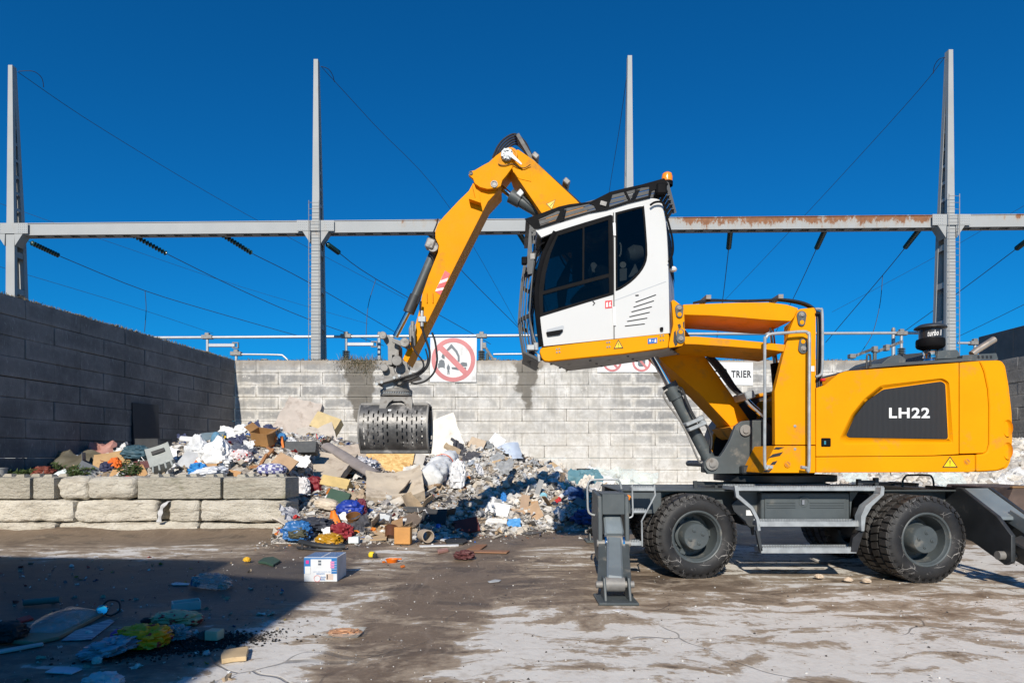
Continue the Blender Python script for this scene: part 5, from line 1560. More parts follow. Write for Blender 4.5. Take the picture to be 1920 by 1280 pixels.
pl('inner_trim', side, DC1 - .052, .006, 'black', 0, parent=cab_far, holes=[far_a, far_b])
# roof, rear wall, floor tray
def strip(name, px, d0, d1, mat, th=.04, parent=EX, bevel=.01):
    """skin that follows an open profile, spanning d0..d1"""
    a = W(px, d0)
    m = MB(); n = len(a)
    cen = sum(a, Vector()) / n
    for q in range(n - 1):
        p0, p1 = a[q], a[q + 1]
        t = (p1 - p0); nn = Vector((t.z, 0, -t.x)).normalized() * th
        m.add([p0, p1, p1 + nn, p0 + nn] + [v + Vector((0, d1 - d0, 0)) for v in (p0, p1, p1 + nn, p0 + nn)],
              [(0, 1, 2, 3), (7, 6, 5, 4), (0, 4, 5, 1), (2, 6, 7, 3), (1, 5, 6, 2), (0, 3, 7, 4)])
    return part(m, name, mat, parent, 0)
strip('cab_roof', zA([(138, 404), (300, 352), (540, 280), (700, 240), (780, 223), (822, 224)]), DC0 + .03, DC1 - .03, 'white')
# rear wall turned out slightly in plan, with its own window and vent panel
def rearpt(px, py, d): return P(px, py, d)
rw = W(zA([(850, 245), (872, 310), (886, 430), (893, 600), (898, 800), (900, 985)]), DC0 + .02)
m = MB(); n = len(rw)
out = [p + Vector((.30, .92, 0)) for p in rw]
m.add(rw + out, [(i, i + 1, n + i + 1, n + i) for i in range(n - 1)])
m.add([p - Vector((.03, 0, 0)) for p in rw + out], [(i, n + i, n + i + 1, i + 1) for i in range(n - 1)])
rear = part(m, 'cab_rear_wall', mk('light_grey_panel', (.42, .44, .46), .45, var=.05))
m = MB(); a = [rw[1] + Vector((.03, .08, -.05)), rw[3] + Vector((.03, .08, .0))]
b = [p + Vector((.25, .76, 0)) for p in a]
m.add([a[0] + Vector((.012, 0, 0)), a[1] + Vector((.012, 0, 0)), b[1] + Vector((.012, 0, 0)), b[0] + Vector((.012, 0, 0))], [(0, 1, 2, 3)])
part(m, 'rear_window', 'black', rear)
fl = zA([(168, 1070), (420, 1040), (680, 1012), (897, 990), (900, 1000), (172, 1082)])
skirt = zA([(176, 1070), (420, 1041), (680, 1012), (896, 990), (900, 1010), (892, 1072), (640, 1106), (420, 1128), (210, 1150), (186, 1148), (170, 1130), (158, 1098), (162, 1078)])
sk = pl('cab_skirt', skirt, DC0 - .02, .10, 'yellow', .016, segs=3)
m = MB()
u0 = W(zA([(186, 1148), (420, 1128), (640, 1106), (892, 1072)]), DC0 - .01)
u1 = [P(*zA([(325, 1204)])[0], 8.72), P(*zA([(520, 1180)])[0], 8.72), P(*zA([(720, 1150)])[0], 8.68), P(*zA([(955, 1108)])[0], 8.55)]
m.add(u0 + u1, [(i, i + 1, 5 + i, 4 + i) for i in range(3)])
m.add([p + Vector((0, 0, .05)) for p in u0 + u1], [(i, 4 + i, 5 + i, i + 1) for i in range(3)])
under = part(m, 'cab_belly_pan', mk('belly_pan_steel', (.42, .41, .39), .6, .0, var=.2, dirt=((.10, .085, .07), .4, 3)))
m = MB()
for q in range(4):
    for p in (u0[q].lerp(u1[q], .25), u0[q].lerp(u1[q], .9), u0[q].lerp(u1[q], .6)):
        m.cyl(p, p - Vector((0, 0, .014)), .016, n=6)
part(m, 'pan_bolts', 'steeldk', under)['kind'] = 'stuff'
pl('cab_skirt', [(p[0], p[1]) for p in skirt], DC1 - .08, .06, 'yellow', .01)
m = MB(); q = W(zA([(160, 1085), (190, 1150)]), DC0); m.prism(W(zA([(158, 1080), (186, 1078), (200, 1148), (186, 1150), (166, 1128)]), DC0 + .08), W(zA([(158, 1080), (186, 1078), (200, 1148), (186, 1150), (166, 1128)]), DC1 - .085))
part(m, 'cab_front_sill', 'yellow', sk, .01)
m = MB(); fl0 = W(zA([(172, 1060), (896, 985)]), DC0 + .05)
m.prism([fl0[0], fl0[1], fl0[1] - Vector((0, 0, .05)), fl0[0] - Vector((0, 0, .05))], [p + Vector((0, .9, 0)) for p in (fl0[0], fl0[1], fl0[1] - Vector((0, 0, .05)), fl0[0] - Vector((0, 0, .05)))])
part(m, 'cab_floor', 'black')
# black window surrounds, door pillar, glass
dr = pl('door_surround', zA([(250, 408), (420, 355), (562, 313), (577, 318), (580, 768), (430, 812), (170, 892), (152, 900), (140, 790), (150, 670), (180, 545), (222, 452)]), DC0 - .006, .012, 'black',
        holes=[zA([(262, 432), (404, 388), (402, 688), (180, 748), (192, 650), (222, 530)]), zA([(414, 384), (550, 342), (554, 648), (412, 685)]), zA([(176, 768), (554, 668), (556, 758), (420, 800), (178, 872)])])
for nm, q in (('door_glass', [(262, 432), (404, 388), (402, 688), (180, 748), (192, 650), (222, 530)]), ('door_glass', [(414, 384), (550, 342), (554, 648), (412, 685)]), ('door_glass', [(176, 768), (554, 668), (556, 758), (420, 800), (178, 872)])):
    pl(nm, zA(q), DC0 + .004, .005, 'glass', 0, parent=dr)
pl('rear_side_glass', win_rear, DC0 + .004, .005, 'glass', 0, parent=cab)
wr2 = zA(spline2([(600, 312), (700, 284), (742, 276), (746, 284), (758, 420), (764, 536), (750, 594), (720, 640), (674, 686), (620, 722), (602, 730)], 2))
pl('window_seal', win_rear, DC0 - .003, .006, 'black', parent=cab, holes=[wr2])
pl('far_glass', far_a, DC1 - .03, .005, 'glass', 0, parent=cab_far)
pl('far_glass', far_b, DC1 - .03, .005, 'glass', 0, parent=cab_far)
# front windscreen: curved skin between the two sides
fz = zA([(246, 412), (225, 452), (182, 545), (152, 662), (140, 785), (152, 940), (168, 1064)])
m = MB(); a = W(fz, DC0 + .02); n = len(a)
NS = 8; vs = []
for k_ in range(NS + 1):
    t = k_ / NS
    for p in a: vs.append(p + Vector((-.10 * math.sin(math.pi * t), .96 * t, 0)))
m.add(vs, [(k_ * n + i, k_ * n + i + 1, (k_ + 1) * n + i + 1, (k_ + 1) * n + i) for k_ in range(NS) for i in range(n - 1)])
part(m, 'windscreen', 'glass')
tubepart('front_pillar', W(fz, DC0 + .01), .032, 'black', k=4)
tubepart('front_pillar', W(fz, DC1 - .01), .032, 'black', k=4)
# door seam, hinges, handle, vents, stickers
pl('door_seam', zA([(578, 300), (583, 300), (586, 1024), (581, 1025)]), DC0 - .008, .01, 'ink', 0, parent=cab)
pl('panel_seam', zA([(585, 800), (880, 692), (881, 695), (586, 804)]), DC0 - .002, .003, M['greylt'], 0, parent=cab)
for y0, y1 in ((358, 432), (838, 945)):
    pl('door_hinge', zA([(576, y0), (592, y0), (594, y1), (580, y1)]), DC0 - .02, .02, 'labelwhite', .004, parent=cab)
pl('door_handle_recess', rounded(zA([(198, 968), (290, 944), (298, 950), (288, 990), (262, 1004), (200, 1003)]), 2), DC0 - .003, .004, M['greylt'], 0, parent=cab)
pl('door_handle', rounded(zA([(194, 982), (290, 966), (292, 974), (272, 996), (200, 1006)]), 2), DC0 - .025, .022, 'black', .006, parent=cab)
for x0, y0, x1, y1 in ((706, 812, 822, 770), (694, 841, 810, 804), (682, 868, 798, 838), (670, 896, 786, 870), (657, 922, 772, 903), (645, 949, 758, 936)):
    pl('vent_slot', zA([(x0, y0 - 3), (x1, y1 - 3), (x1 + 2, y1 + 2), (x0 + 2, y0 + 2)]), DC0 - .003, .004, 'ink', 0, parent=cab)
    pl('vent_lip', zA([(x0, y0 - 7), (x1, y1 - 7), (x1, y1 - 3.2), (x0, y0 - 3.2)]), DC0 - .012, .012, 'white', .002, parent=cab)
pl('door_stop', rounded(zA([(846, 955), (864, 952), (866, 972), (848, 976)]), 2), DC0 - .03, .03, 'black', .004, parent=cab)
pl('vent_badge', zA([(704, 770), (724, 768), (724, 776), (706, 778)]), DC0 - .004, .004, 'ink', 0, parent=cab)
pl('latch_mark', zA([(458, 806), (466, 804), (476, 818), (464, 832), (460, 830), (468, 818)]), DC0 - .004, .004, 'ink', 0, parent=cab)
st = pl('extinguisher_sticker', zA([(532, 804), (572, 800), (572, 844), (532, 848)]), DC0 - .004, .004, 'red', 0, parent=cab)
for q in ([(538, 814), (548, 810), (550, 838), (538, 841)], [(556, 812), (566, 808), (562, 820), (568, 836), (556, 838)]):
    pl('sticker_pictogram', zA(q), DC0 - .007, .003, 'labelwhite', 0, parent=cab)
pl('info_sticker', zA([(776, 1020), (830, 1014), (830, 1044), (776, 1050)]), DC0 - .026, .004, 'blue', 0, parent=sk)
for q in ([(784, 1026), (790, 1022), (794, 1030), (792, 1042), (788, 1034), (784, 1042)], [(802, 1030), (807, 1029), (807, 1034), (802, 1035)], [(816, 1024), (823, 1022), (825, 1040), (814, 1041)]):
    pl('sticker_pictogram', zA(q), DC0 - .029, .003, 'labelwhite', 0, parent=sk)
tri_sign(zA([(580, 1078), (636, 1074), (608, 1024)]), zA([(587, 1073), (629, 1070), (608, 1033)]), DC0 - .026, sk)
for x, y in ((255, 1080), (270, 1078), (256, 1098), (271, 1096), (543, 1042), (556, 1040), (544, 1068), (557, 1066), (848, 1004), (864, 1002), (848, 1030), (864, 1028)):
    m = MB(); c = P(*zA([(x, y)])[0], DC0 - .022); m.cyl(c + Vector((0, .01, 0)), c - Vector((0, .006, 0)), .011, n=8); part(m, 'skirt_bolt', 'steel', sk)
# interior: seat, console, joystick, cards on the rear glass
seat = boxp('seat', *[zA([(395, 0)])[0][0], zA([(560, 0)])[0][0]], *[zA([(0, 760)])[0][1], zA([(0, 830)])[0][1]], DC0 + .25, DC0 + .78, 'fabricdk', dref=DC0, bevel=.04)
m = MB(); fr = W(zA([(470, 600), (545, 590), (600, 790), (520, 790)]), DC0 + .26); m.prism(fr, offset3(fr, .5)); part(m, 'seat_back', 'fabricdk', seat, .04)
m = MB(); fr = W(rounded(zA([(448, 590), (470, 580), (492, 604), (496, 640), (458, 642)]), 3), DC0 + .32); m.prism(fr, offset3(fr, .3)); part(m, 'headrest', 'greylt', seat, .02)
m = MB(); fr = W(zA([(330, 800), (400, 720), (470, 716), (505, 700), (512, 780), (400, 830)]), DC0 + .12); m.prism(fr, offset3(fr, .14)); part(m, 'arm_console', 'black', seat, .02)
tubepart('joystick', W(zA([(402, 800), (385, 792), (352, 796)]), DC0 + .2), .012, 'black', seat)
m = MB(); fr = W(zA([(255, 700), (330, 560), (345, 560), (300, 860), (270, 870)]), DC0 + .55); m.prism(fr, offset3(fr, .1)); part(m, 'steering_column', 'black', seat, .01)
m = MB(); m.lathe(P(*zA([(320, 590)])[0], DC0 + .6), (.8, 0, .6), [(.19, -.012), (.202, 0), (.19, .012), (.178, 0)], 28, close=True); part(m, 'steering_wheel', 'black', seat)
for nm, q, mt in (('gauge_card', disc_px(634, 598, 18, 16), 'labelwhite'), ('paper_card', [(616, 622), (656, 616), (656, 684), (616, 692)], 'greylt'), ('paper_card', [(664, 670), (704, 590), (722, 634), (690, 664)], 'greylt')):
    pl(nm, zA(q), DC0 + .06, .004, mt, 0, parent=cab)
tubepart('inner_handle', W(zA([(614, 474), (622, 486), (622, 530), (614, 552)]), DC0 + .07), .010, 'labelwhite', cab)
m = MB(); c = P(*zA([(700, 540)])[0], DC0 + .3); m.lathe(c, (1, 0, .2), [(.0, -.1), (.09, -.08), (.12, 0), (.09, .1), (0, .12)], 16); part(m, 'work_helmet', 'greylt', cab)
# roof guard: perimeter plate and long bars
gp = zA([(72, 336), (140, 314), (268, 266), (330, 252), (450, 238), (560, 182), (650, 160), (740, 140), (870, 104), (894, 138), (884, 150), (862, 150), (800, 176), (790, 214), (760, 222), (662, 246), (540, 284), (440, 302), (280, 350), (150, 392), (128, 392)])
gh = [zA([(152, 338), (262, 288), (276, 290), (250, 345), (162, 376)]), zA([(288, 290), (300, 274), (440, 248), (468, 258), (482, 284), (286, 340)]), zA([(560, 216), (576, 196), (640, 180), (664, 232), (556, 268)]), zA([(652, 178), (740, 156), (786, 150), (780, 205), (680, 232)])]
guard = pl('roof_guard', gp, DC0 - .02, .018, 'black', holes=gh)
for i in range(6):
    d = DC0 + .10 + i * .16
    m = MB()
    ln = zA([(84, 330), (300, 262), (560, 186), (870, 108)])
    pts = W(ln, DC0)
    for q in range(len(pts) - 1):
        a, b = pts[q] + Vector((0, d - DC0, -.02)), pts[q + 1] + Vector((0, d - DC0, -.02))
        m.bar(a, b, .045, .016, up=(0, 1, 0))
    part(m, 'guard_bar', 'greydk', guard)
for x, y in ((90, 330), (300, 264), (560, 190), (720, 150), (862, 110)):
    p = P(*zA([(x, y)])[0], DC0)
    m = MB(); m.bar(p + Vector((0, -.01, -.03)), p + Vector((0, 1.0, -.03)), .05, .03, up=(0, 0, 1)); part(m, 'guard_cross_bar', 'greydk', guard)
m = MB(); m.prism(W(zA([(860, 108), (896, 130), (940, 300), (918, 310)]), DC0 + .1), W(zA([(860, 108), (896, 130), (940, 300), (918, 310)]), DC0 + .13)); part(m, 'guard_end', 'greydk', guard)
for i in range(7):
    a = P(*zA([(866 + i * 9, 122 + i * 26)])[0], DC0 + .05); m = MB(); m.bar(a, a + Vector((0, .95, 0)), .04, .012, up=(0, 0, 1)); part(m, 'guard_slat', 'greydk', guard)
m = MB(); m.box(P(*zA([(522, 248)])[0], DC0 - .028), (.075, .01, .05), Matrix.Rotation(rad(16), 3, 'Y')); part(m, 'guard_badge', 'steel', guard)
# beacon and work lamp
bc = P(*zA([(886, 140)])[0], DC0 + .25)
m = MB(); m.lathe(bc, (0, 0, 1), [(.07, -.02), (.072, .03), (.06, .04), (0, .04)], 20); bea = part(m, 'beacon', 'black')
m = MB(); m.lathe(bc + Vector((0, 0, .035)), (0, 0, 1), [(.066, 0), (.068, .05), (.058, .095), (.03, .115), (0, .118)], 20); part(m, 'beacon_lens', 'orange', bea)
m = MB(); m.box(P(*zA([(850, 172)])[0], DC0 + .02), (.13, .12, .14)); lmp = part(m, 'work_lamp', 'black', bevel=.02)
tubepart('mirror_arm', W(zA([(790, 258), (815, 242), (850, 240), (872, 262), (886, 330), (912, 430), (920, 500), (914, 545), (894, 582)]), DC0 - .05), .013, 'black', k=6)
m = MB(); m.lathe(P(*zA([(920, 625)])[0], DC0 + .2), (0, 0, 1), [(0, -.035), (.04, -.02), (.05, 0), (.03, .03), (0, .04)], 14); part(m, 'rear_camera', 'labelwhite')
# front guard cage: curved bars in front of the windscreen
cg = None
nb = 13
top = zK([(108, 368), (98, 480), (80, 520), (62, 640), (50, 780), (42, 905), (50, 980), (76, 1140), (120, 1180), (168, 1200)])
basep = W(top, DC0)
for i in range(nb):
    t = i / (nb - 1)
    sh = .02 + .13 * (1 - math.sin(math.pi * t)) ** 1.3
    pts = [p + Vector((sh - .02, .02 + .96 * t, 0)) for p in basep[2:9]]
    m = MB()
    for q in range(len(pts) - 1): m.bar(pts[q], pts[q + 1], .014, .045, up=(0, 1, 0))
    o = part(m, 'guard_bar' if cg else 'front_guard', 'greydk', cg if cg else EX)
    if cg is None: cg = o
for py, py2 in ((512, 0), (640, 0), (912, 0), (1140, 0)):
    x = {512: 82, 640: 62, 912: 42, 1140: 76}[py]
    b0 = P(*zK([(x, py)])[0], DC0)
    pts = [b0 + Vector((.02 + .13 * (1 - math.sin(math.pi * t)) ** 1.3 - .015, .02 + .96 * t, 0)) for t in [j / 10 for j in range(11)]]
    m = MB()
    for q in range(10): m.bar(pts[q], pts[q + 1], .02, .05, up=(0, 0, 1))
    part(m, 'guard_hoop', 'greydk', cg)
pl('guard_side_plate', zK([(108, 368), (122, 376), (128, 520), (140, 560), (128, 650), (100, 655), (92, 600), (100, 480)]), DC0 - .02, .02, 'greydk', .003, parent=cg)
for i in range(4):
    x = 112 + i * 16
    m = MB(); m.bar(P(*zK([(x, 380 + i * 14)])[0], DC0 + .05 + .2 * i), P(*zK([(x - 14, 640)])[0], DC0 + .05 + .2 * i), .02, .04, up=(0, 1, 0)); part(m, 'upper_guard_bar', 'greydk', cg)
pl('guard_badge', zK([(116, 522), (142, 520), (144, 556), (116, 558)]), DC0 - .026, .004, 'steel', 0, parent=cg)
tubepart('wiper_arm', W(zK([(106, 890), (122, 980), (140, 1060), (160, 1110)]), DC0 + .05), .008, 'steel', cg, k=3)
tubepart('guard_strut', W(zK([(206, 455), (180, 470), (160, 520), (140, 620), (128, 740)]), DC0 + .02), .012, 'black', cg, k=4)
m = MB(); m.box(P(*zK([(118, 1118)])[0], DC0), (.10, .08, .07)); m.box(P(*zK([(150, 1112)])[0], DC0 + .05), (.06, .08, .10)); part(m, 'guard_lock', 'galv', cg, .01)
pl('guard_floor', zK([(72, 1138), (168, 1178), (172, 1204), (70, 1150)]), DC0, .9, 'greydk', .004, parent=cg)
m = MB(); fr = W(zK([(158, 1150), (178, 1160), (180, 1208), (164, 1205)]), DC0 - .03); m.prism(fr, offset3(fr, .05)); part(m, 'front_step', 'galv', cg, .006)
m = MB(); m.box(P(*zK([(78, 570)])[0], DC0), (.07, .07, .09)); part(m, 'front_lamp', 'black', cg, .01)

# roof lining and dark far trim seen through the glass
strip('roof_lining', zA([(168, 440), (300, 400), (540, 320), (700, 276), (780, 262), (840, 262)]), DC0 + .05, DC1 - .05, 'black', .03)

m = MB(); fr = W(zA(spline2([(420, 392), (470, 400), (520, 385), (556, 350)], 4) + [(556, 400)] + spline2([(545, 440), (500, 468), (450, 470), (418, 452)], 4)), DC0 + .35); m.prism(fr, offset3(fr, .4)); part(m, 'sun_blind', cm_blind, cab, .01)
m = MB(); fr = W(zA([(640, 500), (700, 470), (745, 520), (740, 640), (690, 690), (650, 600)]), DC0 + .5); m.prism(fr, offset3(fr, .3)); part(m, 'storage_net', 'fabricdk', cab, .03)
# ================================================================== RUBBISH HEAP
def lerp_tab(x, tab):
    if x <= tab[0][0]: return tab[0][1]
    for (a, va), (b, vb) in zip(tab[:-1], tab[1:]):
        if x <= b:
            t = (x - a) / (b - a); t = t * t * (3 - 2 * t)
            return va + (vb - va) * t
    return tab[-1][1]
RIDGE = [(-10.5, 1.30), (-9.6, 1.50), (-8.4, 1.78), (-7.0, 2.0), (-5.8, 2.0), (-4.3, 1.75), (-2.8, 1.62), (-1.6, 1.85), (-.6, 1.80), (.5, 1.30), (1.5, .98), (2.6, .75), (3.8, .32), (5.2, -.1)]
TOE = [(-4.5, 11.9), (-4.1, 11.0), (-3.0, 11.0), (-1.6, 11.5), (-.4, 12.2), (1.0, 12.8), (2.4, 13.4), (3.6, 16.0), (5.2, 19.5)]
def H(x, y):
    if y > 22.55 or x > 5.2: return -.2
    n = .16 * noise.noise(Vector((x * .9, y * .9, 1))) + .09 * noise.noise(Vector((x * 2.2, y * 2.2, 4))) + .05 * noise.noise(Vector((x * 5, y * 5, 7)))
    r = lerp_tab(x, RIDGE)
    if x < -4.45:
        if y < 12.75: return -.2
        t = min(1, max(0, (y - 12.75) / 3.0))
        h = .93 + (r - .93) * (t * t * (3 - 2 * t))
        e = min(1, (-4.45 - x) / .5)
        hb = base_h(x, y, r)
        return (h * e + hb * (1 - e)) + n
    return base_h(x, y, r) + n * min(1, max(0.1, base_h(x, y, r) / .5))
def base_h(x, y, r):
    toe = lerp_tab(x, TOE)
    if y < toe: return -.12 * (toe - y) * 4
    t = min(1, (y - toe) / (19.0 - toe)) if toe < 18.9 else 0
    return .03 + r * t ** .92
def hit(px, py, default=None):
    """first surface the photo ray through this pixel meets: heap or ground"""
    d = 2.0
    while d < 22.5:
        p = P(px, py, d)
        g = max(H(p.x, d) if d > 10.5 else -9, gz(p.x, d) if d < 26 else 0)
        if p.z <= g: return Vector((p.x, d, g))
        if p.x < XC - .09 * (DW - d) + .30: return Vector((p.x, d - .1, g))
        d += .03
    return P(px, py, 22.3)
hx0, hx1, hy0, hy1, st = -10.8, 5.6, 10.7, 22.6, .11
nx_, ny_ = int((hx1 - hx0) / st), int((hy1 - hy0) / st)
mm = MB()
for j in range(ny_ + 1):
    for i in range(nx_ + 1):
        x, y = hx0 + i * st, hy0 + j * st
        x = max(x, XC - .09 * (DW - y) + .02)
        mm.v.append(Vector((x, y, max(-.25, H(x, y)))))
for j in range(ny_):
    for i in range(nx_):
        q = [j * (nx_ + 1) + i, j * (nx_ + 1) + i + 1, (j + 1) * (nx_ + 1) + i + 1, (j + 1) * (nx_ + 1) + i]
        if max(mm.v[k].z for k in q) > -.05: mm.f.append(q); mm.mi.append(0)
q = NT('crushed_rubbish_fill')
w_ = q.pos('world')
v1 = q.n('TexVoronoi'); q.set(v1.inputs['Vector'], w_); v1.inputs['Scale'].default_value = 11
sep = q.n('SeparateColor'); q.set(sep.inputs[0], v1.outputs['Color'])
c_ = q.mix(sep.outputs[0], (.30, .26, .22), (.60, .56, .50))
c_ = q.mix(q.ramp(sep.outputs[1], .72, .8), c_, (.10, .085, .075))
c_ = q.mix(q.ramp(sep.outputs[2], .82, .9), c_, (.66, .65, .63))
c_ = q.mix(q.math('MULTIPLY', q.ramp(q.noise(w_, 30, 4), .45, .75), .5), c_, (.18, .15, .12))
q.bump(q.math('ADD', v1.outputs['Distance'], q.noise(w_, 25, 5)), .9, .06)
tag(mm.build('rubbish_mound', q.fin(c_, .9), None, 0, 180, doubles=False), 'crushed rubbish filling the body of the heap', kind='stuff')

# ---- small loose scrap: nobody could count it
def scatter(name, n, spot, size, palettes, seed, kinds=(0, 1, 2), label=None):
    r = random.Random(seed)
    vs, fs, cols = [], [], []
    cnt = 0
    while cnt < n:
        s = spot(r)
        if s is None: continue
        c, pal = s
        cnt += 1
        L = size(r); k = r.choice(kinds)
        R = Matrix.Rotation(r.uniform(0, 6.28), 3, 'Z') @ Matrix.Rotation(r.uniform(-.9, .9), 3, 'X') @ Matrix.Rotation(r.uniform(-.7, .7), 3, 'Y')
        o = len(vs)
        if k == 0:                                          # flat shard, cardboard or tile piece, bent
            w, l, t = L * r.uniform(.4, .9), L, max(.004, L * r.uniform(.03, .12)); b = L * r.uniform(-.25, .25)
            pts = [(-w / 2, -l / 2, 0), (w / 2 * r.uniform(.5, 1.1), -l / 2, 0), (w / 2, l * r.uniform(-.1, .1), b), (w / 2 * r.uniform(.4, 1), l / 2, 0), (-w / 2 * r.uniform(.5, 1), l / 2 * r.uniform(.7, 1), 0), (-w / 2, l * r.uniform(-.1, .1), b)]
            V = [Vector(p) for p in pts] + [Vector(p) + Vector((0, 0, -t)) for p in pts]
            F_ = [(0, 1, 2, 5), (5, 2, 3, 4), (11, 8, 7, 6), (10, 9, 8, 11)] + [(i, i + 6, (i + 1) % 6 + 6, (i + 1) % 6) for i in range(6)]
        elif k == 1:                                        # crumpled paper / plastic
            m_ = 3; V = []; F_ = []
            for i in range(m_ + 1):
                for j in range(m_ + 1):
                    V.append(Vector(((i / m_ - .5) * L + r.uniform(-.15, .15) * L, (j / m_ - .5) * L * .8 + r.uniform(-.15, .15) * L, r.uniform(-.24, .24) * L)))
            for i in range(m_):
                for j in range(m_): F_.append((i * (m_ + 1) + j, (i + 1) * (m_ + 1) + j, (i + 1) * (m_ + 1) + j + 1, i * (m_ + 1) + j + 1))
        elif k == 2:                                        # lump of plaster, stone or brick
            V = [Vector((sx, sy, sz)).normalized() * L * .5 * r.uniform(.55, 1.05) for sx in (-1, 1) for sy in (-1, 1) for sz in (-.8, .8)]
            V += [Vector(a) * L * .5 * r.uniform(.7, 1.05) for a in ((1, 0, 0), (-1, 0, 0), (0, 1, 0), (0, -1, 0), (0, 0, .8), (0, 0, -.8))]
            F_ = []
            quads = [((4, 5, 7, 6), 8), ((0, 2, 3, 1), 9), ((2, 6, 7, 3), 10), ((0, 1, 5, 4), 11), ((1, 3, 7, 5), 12), ((0, 4, 6, 2), 13)]
            for qd, cc_ in quads:
                for i in range(4): F_.append((qd[i], qd[(i + 1) % 4], cc_))
        else:                                               # stick, batten, pipe offcut
            w = L * r.uniform(.04, .10); l = L * r.uniform(1.2, 2.4)
            V = [Vector((x, y, z)) for x in (-w / 2, w / 2) for y in (-l / 2, l / 2) for z in (-w / 3, w / 3)]
            F_ = [(0, 1, 3, 2), (4, 6, 7, 5), (0, 4, 5, 1), (2, 3, 7, 6), (0, 2, 6, 4), (1, 5, 7, 3)]
        vs += [R @ v + c for v in V]
        fs += [tuple(i + o for i in f) for f in F_]
        col = r.choice(pal); g = r.uniform(.75, 1.15)
        cols += [(min(1, col[0] * g), min(1, col[1] * g), min(1, col[2] * g), 1)] * len(V)
    me = bpy.data.meshes.new(name)
    me.from_pydata(vs, [], fs)
    at = me.color_attributes.new('Col', 'FLOAT_COLOR', 'POINT')
    at.data.foreach_set('color', [x for c in cols for x in c])
    me.materials.append(M['scrap'])
    o = bpy.data.objects.new(name, me); COL.objects.link(o)
    tag(o, label, kind='stuff')
    return o
WHITES = [(.74, .74, .73), (.70, .68, .64), (.66, .62, .56), (.60, .57, .52), (.48, .45, .41)]
BEIGE = [(.50, .42, .32), (.42, .34, .25), (.36, .27, .18), (.46, .33, .20)]
DARKS = [(.08, .07, .065), (.05, .05, .055), (.14, .12, .10), (.19, .16, .13)]
VIVID = [(.02, .13, .50), (.50, .03, .03), (.65, .20, .02), (.03, .24, .26), (.05, .16, .07), (.55, .42, .03), (.30, .06, .08)]
MIXP = WHITES * 2 + BEIGE * 2 + DARKS + VIVID[:3] + [(.30, .28, .27)] * 2
PLAST = WHITES * 6 + [(.62, .55, .46)] * 4 + BEIGE * 2 + [(.36, .33, .30)] * 3 + DARKS[:1] + [(.30, .34, .40)]
def on_heap(x0, x1, y0, y1, pal, lift=.02, minh=.02):
    def f(r):
        x, y = r.uniform(x0, x1), r.uniform(y0, y1)
        h = H(x, y)
        if h < minh: return None
        if x < XC - .09 * (DW - y) + .15: return None
        return Vector((x, y, h + lift * r.random())), pal
    return f
scatter('small_debris', 5200, on_heap(-1.2, 3.6, 12.2, 21.6, PLAST), lambda r: .04 + .24 * r.random() ** 2.6, None, 11, (0, 1, 1, 2, 2, 3), 'white and grey scraps of plaster, paper and plastic covering the right of the heap')
scatter('small_debris', 3000, on_heap(-4.6, -.9, 11.0, 19.5, MIXP), lambda r: .03 + .18 * r.random() ** 2.6, None, 12, (0, 1, 1, 2, 3), 'mixed coloured scraps strewn over the middle of the heap')
scatter('small_debris', 1200, on_heap(-10.2, -4.4, 12.9, 19.5, MIXP + VIVID[:2] + WHITES * 2), lambda r: .07 + .22 * r.random() ** 2.0, None, 13, (0, 0, 1, 1, 3), 'mixed coloured scraps behind the low block wall')
def toe_spot(r):
    x = r.uniform(-4.4, 3.0); y = lerp_tab(x, TOE) + .2 - abs(r.gauss(0, .55))
    if y < 8.4: return None
    return Vector((x, y, gz(x, y) + .006)), MIXP + WHITES
scatter('small_debris', 700, toe_spot, lambda r: .015 + .07 * r.random() ** 2.5, None, 14, (0, 1, 2, 3), 'crumbs and slivers of waste spilled along the foot of the heap')
def yard_spot(r):
    y = 3.4 + 6.5 * r.random() ** 1.2; x = r.uniform(-.82, .86) * y
    return Vector((x, y, gz(x, y) + .003)), [(.5, .48, .45), (.3, .25, .2), (.06, .05, .045), (.6, .58, .55)]
scatter('grit', 1500, yard_spot, lambda r: .008 + .022 * r.random() ** 3, None, 15, (0, 2, 2), 'scattered grit and chips on the yard slab')
def litter_spot(r):
    y = 4.0 + 5.5 * r.random(); x = r.uniform(-.80, -.34) * y
    return Vector((x, y, gz(x, y) + .008)), WHITES[:4] + BEIGE[:3] + [(.10, .10, .11), (.30, .05, .04), (.05, .12, .25), (.40, .32, .06)]
scatter('litter_scraps', 170, litter_spot, lambda r: .018 + .06 * r.random() ** 2.2, None, 18, (0, 1, 1), 'small trodden scraps of litter across the left of the yard')
def black_spot(r):
    x = -2.55 + r.gauss(0, .26); y = 5.05 + r.gauss(0, .13) + (x + 2.55) * .35
    return Vector((x, y, gz(x, y) + .004)), [(.008, .008, .009), (.014, .013, .012), (.02, .018, .016)]
scatter('black_soil', 2600, black_spot, lambda r: .008 + .022 * r.random() ** 2, None, 16, (2, 2, 1), 'spilled black soil on the shaded slab beside the bags')
def rub_h(x, y):
    t = min(1, max(0, (y - 15.6) / 5.0)); s = min(1, max(0, (x - 8.6) / 6.0))
    return 1.95 * t * s ** .8 + .12 * noise.noise(Vector((x, y, 3))) - .03
def rub_spot(r):
    x, y = r.uniform(8.4, 17.0), r.uniform(15.6, 22.4); h = rub_h(x, y)
    if h < 0: return None
    return Vector((x, y, h)), [(.70, .67, .62), (.64, .60, .53), (.56, .51, .45), (.72, .70, .67), (.46, .40, .33), (.62, .56, .48)]
scatter('stone_rubble', 5600, rub_spot, lambda r: .14 + .38 * r.random() ** 1.8, None, 17, (2,), 'pale broken stone heaped behind the machine')
rm = MB()
